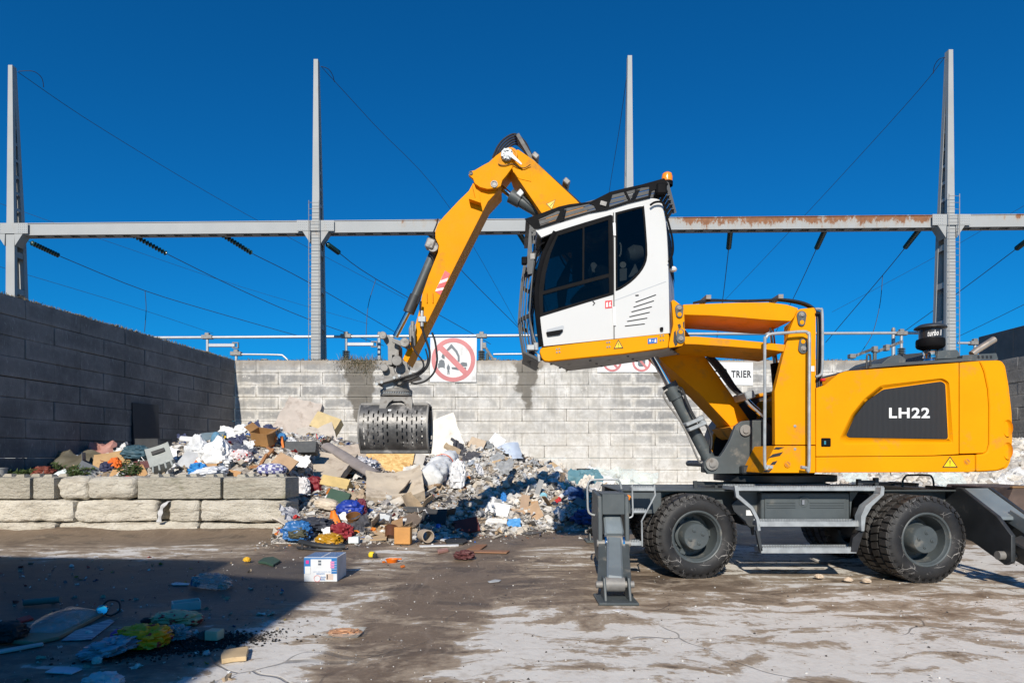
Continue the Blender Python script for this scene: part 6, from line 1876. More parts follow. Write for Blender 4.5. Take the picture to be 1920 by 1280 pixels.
for j in range(46):
    for i in range(52):
        x, y = 8.2 + i * .18, 15.6 + j * .15; rm.v.append(Vector((x, y, max(-.1, rub_h(x, y) - .03))))
rm.f = [[j * 52 + i, j * 52 + i + 1, (j + 1) * 52 + i + 1, (j + 1) * 52 + i] for j in range(45) for i in range(51)]; rm.mi = [0] * len(rm.f)
tag(rm.build('stone_rubble', mk('shaded_rubble_fines', (.30, .27, .23), .9, var=.4, bump=.5, bscale=20), None, 0, 180, doubles=False), 'stone fines under the pale rubble', kind='stuff')  # fines coloured dark so the gaps between stones look shaded
def net_spot(r):
    x = 3.0 + r.gauss(0, .7); y = 20.6 + r.gauss(0, .8)
    h = .12 + .75 * math.exp(-((x - 2.9) / 1.0) ** 2) * math.exp(-((y - 20.8) / 1.4) ** 2)
    return Vector((x, y, max(H(x, y), h * r.random()))), [(.46, .60, .58), (.36, .50, .50), (.55, .62, .60), (.20, .30, .32)]
# dry grass and dirt along the wall tops
def grass_strip(name, spot, n, seed, label, hmax=.26):
    r = random.Random(seed); m = MB(); cols = []
    for i in range(n):
        p, s = spot(r)
        h = hmax * s * r.uniform(.25, 1) ** 1.5; a = r.uniform(0, 6.28); b = r.uniform(-.7, .7); c = r.uniform(-.5, .5)
        w = Vector((math.cos(a), math.sin(a), 0)) * .008
        tip = p + Vector((b * h, c * h, h)); mid = p.lerp(tip, .55) + Vector((0, 0, h * .12))
        m.add([p - w, p + w, mid + w * .7, mid - w * .7, tip], [(0, 1, 2, 3), (3, 2, 4)])
        col = r.choice([(.22, .16, .09), (.28, .22, .13), (.15, .11, .065), (.10, .095, .045), (.06, .07, .03)])
        cols += [col + (1,)] * 5
    o = m.build(name, M['scrap'], None, 0, 0, doubles=False)
    at = o.data.color_attributes.new('Col', 'FLOAT_COLOR', 'POINT')
    at.data.foreach_set('color', [x for c in cols for x in c])
    tag(o, label, kind='stuff')
def back_top(r):
    x = r.uniform(XC, 17)
    dens = .35 + .65 * max(0, noise.noise(Vector((x * .5, 0, 9)))) + (.9 if -6.1 < x < -4.6 else 0)
    return Vector((x, DW + r.random() ** 2 * .5, TOPZ - .01)), min(1.6, dens)
grass_strip('dry_grass', back_top, 4200, 31, 'dry grass tufts along the top of the back wall')
def left_top(r):
    s = r.uniform(0, 12); v = r.random() ** 2 * .5
    return Vector((XC - .09 * s - v, DW - s, TOPZ - .01)), .35 + .5 * max(0, noise.noise(Vector((s, 0, 3))))
grass_strip('dry_grass', left_top, 2600, 32, 'dry grass along the top of the dark side wall', .22)
def hang(r):
    x = -5.35 + r.gauss(0, .36); z = TOPZ - abs(r.gauss(0, .24))
    return Vector((x, DW - .015 - .03 * r.random(), z)), .7
grass_strip('wall_moss', hang, 900, 33, 'mossy weeds hanging over the wall coping at the left stain', .14)
def clod(name, spot, n, seed, label):
    scatter(name, n, spot, lambda r: .04 + .10 * r.random() ** 2, None, seed, (2,), label)
clod('coping_dirt', lambda r: (Vector((r.uniform(XC, 17), DW + .02 + r.random() * .5, TOPZ + .0)), [(.20, .15, .10), (.28, .22, .16), (.36, .31, .25)]), 1100, 34, 'crumbling dirt along the coping of the back wall')
clod('coping_dirt', lambda r: (lambda s: (Vector((XC - .09 * s - .03 - r.random() * .4, DW - s, TOPZ)), [(.13, .11, .09), (.20, .17, .14)]))(r.uniform(0, 12)), 700, 35, 'crumbling dirt along the coping of the dark side wall')

# ================================================================== SINGLE ITEMS OF RUBBISH
CM = {}
def cm(col, rough=.65, kind=''):
    k = (tuple(round(c, 3) for c in col), rough, kind)
    if k not in CM:
        if kind == 'osb':
            q = NT('chipboard'); p = q.pos('obj')
            v = q.n('TexVoronoi'); q.set(v.inputs['Vector'], q.mapv(p, (14, 30, 30))); v.inputs['Scale'].default_value = 1
            s = q.n('SeparateColor'); q.set(s.inputs[0], v.outputs['Color'])
            c = q.mix(s.outputs[0], (.50, .30, .10), (.72, .50, .22))
            c = q.mix(q.math('MULTIPLY', q.ramp(q.noise(p, 2.5, 5), .50, .62), .6), c, (.34, .16, .04))
            CM[k] = q.fin(c, .8)
        elif kind == 'check':
            q = NT('checked_fabric'); p = q.pos('obj')
            ck_ = q.n('TexChecker'); q.set(ck_.inputs[0], p); ck_.inputs['Scale'].default_value = 14
            ck_.inputs[1].default_value = (.62, .62, .66, 1); ck_.inputs[2].default_value = (.12, .12, .30, 1)
            CM[k] = q.fin(ck_.outputs[0], .9)
        elif kind == 'stain':
            CM[k] = mk('stained_foam', col, .92, var=.12, scale=2, dirt=((col[0] * .45, col[1] * .40, col[2] * .36), .55, 2.2), bump=.35, bscale=18)
        elif kind == 'newsprint':
            q = NT('printed_paper'); p = q.pos('obj')
            c = q.mix(q.ramp(q.noise(q.mapv(p, (6, 40, 40)), 1.5, 2), .5, .56), col, (.22, .23, .28))
            CM[k] = q.fin(c, .8)
        elif kind == 'print':
            q = NT('printed_bag'); p = q.pos('obj')
            c = q.mix(q.ramp(q.noise(p, 16, 2, .4), .60, .63), col, (.45, .02, .015))
            CM[k] = q.fin(c, .45)
        else:
            CM[k] = mk('item_surface', col, rough, var=.12, scale=4, dirt=((col[0] * .55 + .03, col[1] * .52 + .02, col[2] * .5 + .015), .30, 5), bump=.08, bscale=30)
    return CM[k]
def place(o, at, rot, label, cat, group=None):
    o.location = at; o.rotation_euler = rot
    tag(o, label, cat, group)
    return o
def fbm(v, s=0):
    return noise.noise(v + Vector((s, s * .7, 0))) + .5 * noise.noise(v * 2.1 + Vector((s, 0, s))) + .25 * noise.noise(v * 4.3 + Vector((0, s, s)))
def m_sheet(w, l, seed, fold=.12, ridge=True, res=18):
    """cloth, film or paper lying with folds; local x across, y up, z out"""
    m = MB(); n = res; k = max(8, int(res * l / max(w, .01))); k = min(k, 40)
    S = max(w, l)
    for j in range(k + 1):
        for i in range(n + 1):
            u, v = i / n - .5, j / k
            p = Vector((u * w, v * l, 0))
            q = Vector((u * w / S * 3.2, v * l / S * 3.2, seed * 1.7))
            f = fbm(q, seed)
            if ridge: f = .55 - abs(f) * 1.5
            e = fbm(q * 1.3 + Vector((9, 3, 0)), seed + 5) * .12 * S
            p += Vector((e * (abs(u) * 2) ** 2, fbm(q + Vector((4, 8, 2)), seed) * .10 * S * (1 if v > .5 else .5), f * fold * S))
            m.v.append(p)
    m.f = [[j * (n + 1) + i, j * (n + 1) + i + 1, (j + 1) * (n + 1) + i + 1, (j + 1) * (n + 1) + i] for j in range(k) for i in range(n)]
    m.mi = [0] * len(m.f)
    return m
def m_lump(w, d, h, seed, rough=.18, knot=False, sharp=.6):
    """full bag, cushion or bundle of cloth, flattened underneath"""
    m = MB(); n, k = 40, 26
    for j in range(k + 1):
        a = math.pi * j / k
        for i in range(n):
            b = 2 * math.pi * i / n
            u = Vector((math.sin(a) * math.cos(b), math.sin(a) * math.sin(b), math.cos(a)))
            f = 1 + rough * ((.5 - abs(fbm(u * 1.9, seed)) * 1.6) + .7 * (.35 - abs(fbm(u * 4.0, seed + 3))) + .35 * (.3 - abs(fbm(u * 8.5, seed + 6))))
            p = Vector((math.copysign(abs(u.x) ** sharp, u.x) * w / 2, math.copysign(abs(u.y) ** sharp, u.y) * d / 2, u.z * h / 2)) * f
            p.z = max(p.z, -h * .36) + h * .36
            if knot and u.z > .86: p.z += h * .35 * (u.z - .86) / .14
            m.v.append(p)
    m.f = [[j * n + i, j * n + (i + 1) % n, (j + 1) * n + (i + 1) % n, (j + 1) * n + i] for j in range(k) for i in range(n)]
    m.mi = [0] * len(m.f)
    return m
def m_slab(w, l, t, seed, bend=0.0, rough=.0, res=10, taper=0.0):
    """board, mattress or foam slab; local x across, y up, thickness t behind"""
    m = MB(); a = res; b = res
    def pt(i, j, s):
        u, v = i / a - .5, j / b
        q = Vector((u * 3, v * 3, seed))
        x = u * w * (1 - taper * v) + rough * w * .06 * noise.noise(Vector((0, v * 5, seed)))
        return Vector((x, v * l + rough * l * .06 * noise.noise(Vector((u * 5, 0, seed + 2))) * v, -s * t + bend * (u * u * 4 - 1) * w * .25 + rough * .05 * max(w, l) * fbm(q, seed)))
    idx = {}
    for s in (0, 1):
        for j in range(b + 1):
            for i in range(a + 1):
                idx[i, j, s] = len(m.v); m.v.append(pt(i, j, s))
    for j in range(b):
        for i in range(a):
            m.f.append([idx[i, j, 0], idx[i + 1, j, 0], idx[i + 1, j + 1, 0], idx[i, j + 1, 0]])
            m.f.append([idx[i, j, 1], idx[i, j + 1, 1], idx[i + 1, j + 1, 1], idx[i + 1, j, 1]])
    for i in range(a):
        m.f.append([idx[i, 0, 0], idx[i, 0, 1], idx[i + 1, 0, 1], idx[i + 1, 0, 0]]); m.f.append([idx[i, b, 0], idx[i + 1, b, 0], idx[i + 1, b, 1], idx[i, b, 1]])
    for j in range(b):
        m.f.append([idx[0, j, 0], idx[0, j + 1, 0], idx[0, j + 1, 1], idx[0, j, 1]]); m.f.append([idx[a, j, 0], idx[a, j, 1], idx[a, j + 1, 1], idx[a, j + 1, 0]])
    m.mi = [0] * len(m.f)
    return m
def pose(tilt, roll, yaw):
    """tilt 90 = upright facing the camera, 0 = lying flat; roll in its own plane; yaw about the vertical"""
    return (Matrix.Rotation(rad(yaw), 4, 'Z') @ Matrix.Rotation(rad(tilt), 4, 'X') @ Matrix.Rotation(rad(roll), 4, 'Z')).to_euler()
SEED = [100]
def item(kind, name, cx, yb, wpx, hpx, col, label, cat, tilt=55, roll=0, yaw=0, d=None, rough=.65, t=.03, mk_='', lift=.02, group=None, **kw):
    """cx, yb: photo column and row of the lower middle of the item; wpx, hpx: size in photo pixels"""
    SEED[0] += 1; sd = SEED[0]
    a = P(cx, yb, d) if d else hit(cx, yb)
    k = a.y / F
    w, h = wpx * k, hpx * k
    mat = M[col] if isinstance(col, str) else cm(col, rough, mk_)
    a = a + Vector((0, 0, lift))
    sn = max(.30, math.sin(rad(tilt)))
    if kind == 'sheet': m = m_sheet(w, h / sn, sd, kw.get('fold', .10))
    elif kind == 'slab': m = m_slab(w, h / sn, t, sd, kw.get('bend', 0), kw.get('rg', .3), taper=kw.get('taper', 0))
    elif kind == 'lump': m = m_lump(w, kw.get('dep', .75) * w, h * 1.25, sd, kw.get('rg', .28), kw.get('knot', False), kw.get('sharp', .75))
    elif kind == 'box':
        dep = kw.get('dep', .7) * w; th = .008
        m = MB(); W2, D2 = w / 2, dep / 2
        m.box((0, -D2, h / 2), (w, th, h)); m.box((0, D2, h / 2), (w, th, h)); m.box((-W2, 0, h / 2), (th, dep, h * .998)); m.box((W2, 0, h / 2), (th, dep, h * .998)); m.box((0, 0, th / 2), (w, dep, th))
        if kw.get('lid'): m.box((0, 0, h), (w * 1.03, dep * 1.03, .02))
        else:
            for s, ang in ((-1, kw.get('flap', 50)), (1, 70)):
                R = Matrix.Rotation(s * rad(ang), 3, 'Y'); m.box(Vector((s * W2, 0, h)) + R @ Vector((0, 0, w * .2)), (th, dep * .96, w * .4), R)
    elif kind == 'tube':
        m = MB(); L = math.hypot(wpx, hpx) * k; r_ = kw.get('r', 6) * k
        m.lathe((-L / 2, 0, r_), (1, 0, 0), [(r_, 0), (r_ * 1.0, L * .33), (r_ * kw.get('waist', 1), L * .6), (r_, L), (r_ * .86, L), (r_ * .84, L * .06), (r_ * .6, 0)] if kw.get('hollow') else [(0, 0), (r_ * .9, .0), (r_, r_ * .12), (r_, L * .5), (r_, L - r_ * .12), (r_ * .9, L), (0, L)], 18)
    elif kind == 'bucket':
        m = MB(); r_ = w / 2
        m.lathe((0, 0, 0), (0, 0, 1), [(0, .004), (r_ * .82, 0), (r_ * .86, h * .3), (r_ * .97, h * .9), (r_ * 1.05, h * .93), (r_ * 1.05, h), (r_ * .96, h), (r_ * .80, h * .06), (0, h * .06)], 24)
    elif kind == 'tyre':
        m = MB(); r_ = w / 2; th = h * .42
        m.lathe((0, 0, th), (0, 0, 1), [(r_ * .62, -th * .7), (r_ * .8, -th), (r_ * .97, -th * .7), (r_, 0), (r_ * .97, th * .7), (r_ * .8, th), (r_ * .62, th * .7), (r_ * .58, 0)], 32, close=True)
    elif kind == 'bar':
        m = MB(); L = wpx * k; m.box((0, 0, 0), (L, t * 1.6, t))
    o = m.build(name, mat, None, kw.get('bevel', 0), kw.get('smooth', 40))
    if kind in ('sheet', 'slab'): rot = pose(tilt, roll, yaw)
    elif kind in ('tube', 'bar'): rot = (Matrix.Rotation(rad(yaw), 4, 'Z') @ Matrix.Rotation(rad(-roll), 4, 'Y')).to_euler()
    else: rot = (Matrix.Rotation(rad(yaw), 4, 'Z') @ Matrix.Rotation(rad(kw.get('lean', 0)), 4, 'X') @ Matrix.Rotation(rad(-roll), 4, 'Y')).to_euler()
    return place(o, a, rot, label, cat, group)

CARD = (.46, .27, .12); WHT = (.74, .74, .73); CREAM = (.62, .54, .40)
# --- behind the low wall, left to right
o = item('slab', 'plastic_container', 276, 836, 54, 78, (.025, .027, .030), 'black plastic panel standing against the dark side wall', 'panel', tilt=87, yaw=68, t=.12, d=17.6, rg=.1, rough=.6)
item('bucket', 'plastic_drum', 6, 893, 26, 30, (.30, .30, .29), 'grey plastic drum at the left edge behind the low wall', 'drum')
def branch(cx, yb, w, h, label, seed):
    a = hit(cx, yb); k = a.y / F; r = random.Random(seed)
    t_ = root('conifer_branch', a, label, 'branch'); m = MB(); lf = MB()
    for b in range(7):
        p0 = a + Vector((r.uniform(-.1, .1), r.uniform(-.1, .1), .0)); d_ = Vector((r.uniform(-1, 1) * w * k * .6, r.uniform(-.2, .2), h * k * r.uniform(.5, 1)))
        m.tube([p0, p0 + d_ * .5 + Vector((0, 0, .05)), p0 + d_], .008, 5, smooth=3)
        for i in range(46):
            u = r.uniform(.1, 1.0); c = p0 + d_ * u + Vector((0, 0, .05 * (1 - abs(2 * u - 1)))); v = Vector((r.uniform(-1, 1), r.uniform(-1, 1), r.uniform(-.4, .6))).normalized() * r.uniform(.05, .12)
            s = v.cross(Vector((0, 1, .3))).normalized() * .014
            lf.add([c, c + v * .5 + s, c + v, c + v * .5 - s], [(0, 1, 2, 3)])
    m.build('stem', cm((.10, .07, .04)), t_, 0); o = lf.build('needles', cm((.050, .085, .022), .7), t_, 0, 0, doubles=False); o['kind'] = 'stuff'
branch(46, 894, 44, 20, 'small green conifer sprig at the far left above the low wall', 1)
branch(130, 892, 70, 26, 'green conifer branch under the olive tarpaulin', 2)
branch(150, 898, 34, 18, 'green conifer branch just left of the open grey folder', 3)
branch(240, 896, 40, 34, 'upright green conifer branch right of the orange strap', 4)
item('lump', 'cloth_bundle', 84, 888, 44, 18, (.16, .035, .02), 'dark red cloth bundle among the branches at far left', 'cloth')
item('sheet', 'tarpaulin', 142, 878, 110, 26, (.085, .075, .05), 'olive brown tarpaulin spread below the pink cloth', 'tarpaulin', tilt=50, roll=-4)
item('box', 'paper_sack', 143, 853, 30, 22, WHT, 'white paper sack with thin red marks beside the pink cloth', 'sack', roll=-10, lid=True, bevel=.02)
item('tyre', 'worn_tyre', 164, 832, 42, 13, (.02, .02, .021), 'old black tyre lying flat on top of the left heap', 'tyre', roll=8)
item('slab', 'cream_box', 168, 833, 10, 12, CREAM, 'small cream card propped against the tyre', 'card', tilt=80, roll=20)
item('sheet', 'pink_blanket', 168, 860, 88, 34, (.40, .20, .165), 'dusty pink blanket draped over the left of the heap', 'blanket', tilt=55, roll=10, fold=.15)
item('slab', 'olive_board', 205, 840, 44, 18, (.06, .06, .05), 'dark olive board leaning behind the pink blanket', 'board', tilt=70, roll=-6)
item('slab', 'cardboard_sheet', 208, 878, 68, 30, (.40, .25, .11), 'large flat brown cardboard sheet in front of the pink blanket', 'cardboard', tilt=62, roll=12, t=.012, bend=.15)
item('lump', 'quilt', 258, 862, 50, 22, (.035, .085, .115), 'dark teal padded quilt below the black open case', 'quilt')
item('box', 'open_case', 288, 846, 50, 20, (.045, .047, .05), 'black open case with pale dusty lid on the left heap', 'case', lid=True, yaw=-14, bevel=.012)
item('lump', 'orange_strap', 216, 884, 20, 20, (.72, .14, .01), 'bright orange strap bundle right of the grey folder', 'strap', rg=.45)
item('lump', 'navy_cloth', 203, 886, 26, 16, (.02, .025, .07), 'navy cloth beside the orange strap bundle', 'cloth', rg=.4)
item('box', 'ring_folder', 165, 892, 36, 20, (.13, .145, .17), 'grey open ring folder tipped over the branches', 'folder', roll=-28, yaw=20, flap=30)
item('sheet', 'paper_sheets', 118, 897, 34, 14, (.60, .66, .68), 'crumpled pale papers on the low wall at left', 'paper', tilt=45)
item('slab', 'cardboard_piece', 215, 896, 22, 14, CARD, 'small brown cardboard piece lying on the low wall behind the third block', 'cardboard', tilt=50)
item('slab', 'cardboard_square', 266, 897, 24, 24, (.44, .25, .10), 'square brown cardboard tilted on its corner beside the grey chair', 'cardboard', tilt=60, roll=38, t=.02)
item('slab', 'maroon_board', 272, 880, 50, 13, (.10, .03, .03), 'dark maroon board behind the tilted cardboard square', 'board', tilt=55, roll=3)
item('sheet', 'white_liner', 300, 864, 66, 24, WHT, 'white plastic liner sheet behind the grey moulded chair', 'plastic sheet', tilt=55, fold=.14)
# moulded grey chair
a = hit(305, 893); k = a.y / F
ch = root('garden_chair', a, 'grey moulded plastic chair lying on its back above the low wall', 'chair')
RC = Matrix.Translation(a + Vector((0, -.05, .30))) @ pose(60, 24, 8).to_matrix().to_4x4()
m = MB(); s_ = m_slab(.48, .46, .03, 3, .25, .05); m.add([RC @ v for v in s_.v], s_.f); m.build('backrest', cm((.33, .35, .33), .4), ch, 0, 40)
m = MB(); m.add([RC @ Vector(p) for p in ((-.13, .25, .012), (.13, .25, .012), (.13, .34, .012), (-.13, .34, .012), (-.13, .25, -.02), (.13, .25, -.02), (.13, .34, -.02), (-.13, .34, -.02))], [(0, 1, 2, 3), (0, 4, 5, 1), (1, 5, 6, 2), (2, 6, 7, 3), (3, 7, 4, 0)]); m.build('hand_slot', cm((.03, .03, .03)), ch, 0, 0)
m = MB(); s_ = m_slab(.48, .42, .03, 5, .15, .05); RS = RC @ Matrix.Rotation(rad(-95), 4, 'X'); m.add([RS @ v for v in s_.v], s_.f); m.build('seat', cm((.33, .35, .33), .4), ch, 0, 40)
for i in range(4):
    m = MB(); x = -.18 + i * .12; m.bar(RC @ Vector((x, -.02, 0)), RC @ Vector((x * 1.1, -.22, .06)), .035, .03); m.build('leg', cm((.36, .38, .36), .4), ch, .006)
item('slab', 'striped_sheet', 358, 882, 66, 30, (.42, .43, .44), 'pale grey panel with two orange stripes right of the moulded chair', 'panel', tilt=55, roll=-16, t=.06)
for i, x in enumerate((342, 366)):
    item('slab', 'orange_strip', x, 876 + i * 4, 7, 16 - i * 5, (.75, .14, .01), ('taller orange strip on the pale grey panel', 'shorter orange strip at the right end of the pale grey panel')[i], 'strip', tilt=58, roll=-16, t=.01, lift=.12)
item('tube', 'cardboard_roll', 356, 832, 34, 4, WHT, 'white cardboard roll pointing right against the side wall', 'roll', r=6, hollow=True, roll=-4)
item('lump', 'plastic_bag', 372, 862, 44, 28, (.62, .63, .64), 'translucent grey plastic bag left of the big white bag', 'bag', knot=True, rough=.3)
item('lump', 'white_bag', 408, 880, 60, 38, WHT, 'largest stuffed white bag behind the low wall', 'bag', knot=True, rough=.35, rg=.34)
item('lump', 'blue_plastic', 372, 894, 30, 20, (.02, .22, .55), 'bright blue plastic lump on the low wall right of the chair', 'plastic', rg=.45)
item('lump', 'white_sack', 395, 898, 60, 17, (.62, .64, .68), 'long white woven sack lying on the low wall', 'sack', roll=8, rg=.25)
item('sheet', 'blue_film', 419, 880, 28, 9, (.03, .20, .50), 'strip of blue film across the big white bag', 'plastic', tilt=60, lift=.14)
item('box', 'cardboard_box', 396, 884, 22, 13, CARD, 'small brown cardboard box between blue plastic and white bag', 'box', yaw=15)
item('slab', 'cardboard_piece', 434, 897, 26, 13, (.44, .24, .10), 'brown cardboard flap on the wall right of the white sack', 'cardboard', tilt=55, roll=-10, t=.02)
item('slab', 'teal_sheet', 395, 826, 44, 15, (.14, .19, .22), 'pale teal panel lying against the side wall corner', 'panel', tilt=40, roll=10)
item('sheet', 'yellow_cloth', 406, 828, 32, 10, (.66, .42, .02), 'yellow cloth strip near the top of the left heap', 'cloth', tilt=50, roll=10)
item('sheet', 'white_sheet', 428, 824, 46, 20, WHT, 'white bed sheet near the wall shadow edge', 'sheet', tilt=55, fold=.18)
item('lump', 'white_bundle', 454, 822, 26, 20, WHT, 'knotted white cloth bundle topping the left heap', 'cloth', rg=.5)
item('sheet', 'navy_shirt', 440, 834, 34, 12, (.03, .035, .07), 'navy shirt below the knotted white bundle', 'shirt', tilt=50)
item('sheet', 'dark_trousers', 446, 852, 46, 18, (.07, .08, .11), 'dark blue trousers beside the white towel', 'trousers', tilt=50, roll=-18)
item('sheet', 'white_towel', 462, 852, 22, 24, WHT, 'twisted white towel over the dark trousers', 'towel', tilt=60, fold=.25)
item('lump', 'blue_jug', 405, 838, 18, 24, (.10, .24, .36), 'blue plastic jug standing left of the navy shirt', 'jug', sharp=.9, rg=.1)
item('lump', 'printed_bag', 452, 868, 40, 20, (.66, .60, .60), 'white bag with red print below the dark trousers', 'bag', mk_='print', rg=.35)
item('slab', 'white_carton', 455, 874, 22, 18, WHT, 'blank white carton square beside the checked cushion', 'carton', tilt=60, roll=-20, t=.03)
item('box', 'cardboard_box', 497, 833, 36, 26, (.36, .19, .07), 'open brown cardboard box on the ridge below the big foam slab', 'box', roll=-8, yaw=-20, lean=25, bevel=0)
item('sheet', 'blue_sheet', 477, 816, 36, 9, (.02, .12, .42), 'blue plastic sheet behind the open cardboard box', 'plastic', tilt=45, roll=10)
item('lump', 'blue_ball', 529, 828, 14, 12, (.03, .18, .42), 'small blue plastic lump right of the open cardboard box', 'plastic')
for i, (x, r_) in enumerate(((514, 70), (530, 100))):
    item('bar', 'orange_batten', x, 838 - i * 0, 22, 3, (.72, .19, .03), ('orange batten leaning on the open cardboard box', 'orange batten at the left end of the dark foam slab')[i], 'batten', roll=r_, t=.05, lift=.12)
item('lump', 'checked_cushion', 510, 891, 52, 18, (.4, .4, .45), 'blue and white checked cushion at the right end of the low wall', 'cushion', mk_='check', sharp=.7, rg=.12)
for i, (x, y, r_) in enumerate(((492, 884, 60), (502, 872, 48), (514, 866, -40), (486, 892, 8))):
    item('bar', 'wooden_batten', x, y - 6, 34, 4, (.30, .13, .045), ('brown wooden chair leg rising left of the checked cushion', 'brown wooden chair rail above the checked cushion', 'brown wooden chair arm sloping right above the cushion', 'short brown wooden slat on the low wall by the cushion')[i], 'chair part', roll=r_, t=.05, lift=.14)
item('slab', 'wicker_seat', 522, 880, 44, 26, (.40, .26, .15), 'tan wicker seat panel behind the checked cushion', 'chair part', tilt=55, roll=-30)  # woven panel from a chair seat
item('slab', 'foam_slab', 560, 850, 62, 21, (.045, .05, .055), 'dark charcoal foam slab under the big beige mattress', 'foam', tilt=70, roll=1, t=.25)
# big foam mattress against the wall
item('slab', 'foam_mattress', 545, 820, 88, 74, (.48, .42, .37), 'big stained beige foam mattress standing against the back wall', 'mattress', tilt=68, roll=-14, t=.28, mk_='stain', bend=.15, taper=.25, d=20.0, rg=.6)
item('slab', 'foam_mattress', 592, 838, 82, 44, (.50, .45, .39), 'smaller pale foam sheet lying in front of the big mattress', 'mattress', tilt=48, roll=14, t=.14, mk_='stain', bend=.2, d=19.2, rg=.5, taper=.2)
item('slab', 'foam_block', 601, 806, 50, 30, (.52, .40, .20), 'yellow foam block propped right of the big mattress', 'foam', tilt=62, roll=-22, t=.35, d=19.8, rg=.4)
# --- middle of the heap
item('slab', 'stained_mattress', 590, 898, 104, 46, (.46, .39, .31), 'flattened stained mattress left of the grey carpet roll', 'mattress', tilt=32, roll=-10, t=.18, mk_='stain', bend=.25, rg=.7, lift=.10)
item('slab', 'stained_mattress', 650, 874, 100, 34, (.44, .37, .30), 'dirty mattress below the yellow chipboard on its left', 'mattress', tilt=32, roll=8, t=.16, mk_='stain', bend=.2, rg=.7, lift=.14)
item('slab', 'stained_mattress', 742, 940, 108, 48, (.52, .44, .34), 'sagging beige mattress in front of the tied duvet roll', 'mattress', tilt=30, roll=12, t=.24, mk_='stain', bend=.4, rg=.8, lift=.16)
a = hit(612, 858); b = hit(704, 914); a.z += .30; b.z += .28
m = MB(); dd = (b - a).normalized()
m.tube([a, a.lerp(b, .33) + Vector((0, 0, .01)), a.lerp(b, .66) - Vector((0, 0, .02)), b], [.15, .15, .165, .17], 20)
up = Vector((0, -.35, .94)); m.v = [v - up * (v - a).dot(up) * 0.0 for v in m.v]
sd_ = dd.cross(up).normalized(); m.v = [v - (dd.cross(sd_)) * ((v - a).dot(dd.cross(sd_)) * .45) for v in m.v]
o = m.build('carpet_roll', cm((.24, .21, .20), .9), None, 0, 40); tag(o, 'long grey brown carpet roll lying diagonally on the heap', 'carpet')
item('slab', 'foam_block', 624, 914, 54, 18, (.50, .36, .14), 'long yellow foam block left of the grey carpet roll', 'foam', tilt=60, roll=-12, t=.35, rg=.3)
item('sheet', 'white_cloth', 602, 906, 40, 34, WHT, 'white cloth strip draped left of the long yellow foam block', 'cloth', tilt=50, roll=35, fold=.2)
item('lump', 'newspaper', 676, 890, 56, 26, (.60, .60, .63), 'crumpled newspaper heap right above the carpet roll', 'newspaper', mk_='newsprint', rg=.6)
item('sheet', 'white_cloth', 552, 880, 50, 22, WHT, 'white cloth spread behind the right end of the low wall', 'cloth', tilt=50, fold=.18)
item('lump', 'red_bag', 588, 926, 30, 26, (.20, .012, .02), 'dark red bag just right of the low wall end', 'bag', rg=.4)
item('lump', 'white_bag', 566, 930, 26, 28, (.66, .64, .64), 'limp white bag between low wall end and red bag', 'bag', rg=.4)
item('slab', 'green_crate', 622, 958, 42, 36, (.018, .06, .035), 'dark green plastic crate panel in the lower heap', 'crate', tilt=60, roll=-16, t=.10, rg=.2)
item('lump', 'cream_cushion', 612, 956, 46, 18, (.60, .50, .38), 'cream cushion in front of the dark green crate panel', 'cushion', roll=-10, rg=.15)
item('lump', 'blue_bag', 658, 970, 48, 26, (.02, .05, .32), 'royal blue bag with white lettering-like marks in the lower heap', 'bag', rg=.3, rough=.4)
item('lump', 'maroon_bag', 678, 966, 18, 26, (.13, .01, .03), 'maroon bag tucked behind the royal blue bag', 'bag', rg=.3)
item('slab', 'orange_cloth', 628, 986, 24, 28, (.75, .19, .01), 'bright orange cloth pointing upwards near the heap foot', 'cloth', tilt=70, roll=14, t=.03, bend=.6, taper=.7)
item('slab', 'white_paper', 640, 976, 26, 14, WHT, 'white triangular paper right of the orange cloth', 'paper', tilt=60, roll=-14, taper=.8, t=.01)
item('bucket', 'brown_bowl', 664, 982, 26, 16, (.20, .09, .03), 'brown bowl below the royal blue bag', 'bowl', lean=30)
item('lump', 'blue_sack', 558, 1016, 46, 30, (.03, .14, .36), 'open blue carrier bag at the corner of the low wall', 'bag', rg=.4, rough=.4)
item('lump', 'olive_rucksack', 560, 1013, 34, 18, (.06, .06, .035), 'olive rucksack spilling out of the blue carrier bag', 'rucksack', lift=.05, d=10.95)
item('lump', 'gold_cushion', 618, 1022, 46, 18, (.42, .22, .015), 'shiny golden cushion with white ribbon at the heap foot', 'cushion', rg=.3, rough=.3)
item('sheet', 'white_ribbon', 614, 1020, 14, 16, WHT, 'white ribbon across the golden cushion', 'ribbon', tilt=60, roll=20, lift=.13, d=10.75)
a = hit(602, 1030)
t_ = root('bumper_grille', a, 'dark grey plastic car bumper grille lying at the heap foot', 'bumper')
m = MB(); m.tube([a + Vector((-.36, .05, .12)), a + Vector((-.1, -.05, .08)), a + Vector((.2, -.08, .05)), a + Vector((.40, -.04, .05))], .045, 10, smooth=5); m.build('upper_bar', cm((.028, .029, .03), .4), t_, 0)
m = MB(); m.tube([a + Vector((-.38, .0, .03)), a + Vector((-.1, -.12, .015)), a + Vector((.2, -.14, .01)), a + Vector((.36, -.08, .01))], .022, 8, smooth=5); m.build('lower_bar', cm((.028, .029, .03), .4), t_, 0)
for i in range(6):
    x = -.30 + i * .12; m = MB(); m.bar(a + Vector((x, .0, .10)), a + Vector((x + .03, -.10, .02)), .03, .02); m.build('rib', cm((.05, .05, .052), .4), t_, .003)
item('lump', 'red_jacket', 640, 1012, 40, 24, (.24, .02, .03), 'crumpled red jacket above the golden cushion', 'jacket', rg=.5)
item('lump', 'red_bottle', 655, 1010, 16, 18, (.55, .01, .01), 'bright red plastic piece at the right of the red jacket', 'plastic', rg=.3)
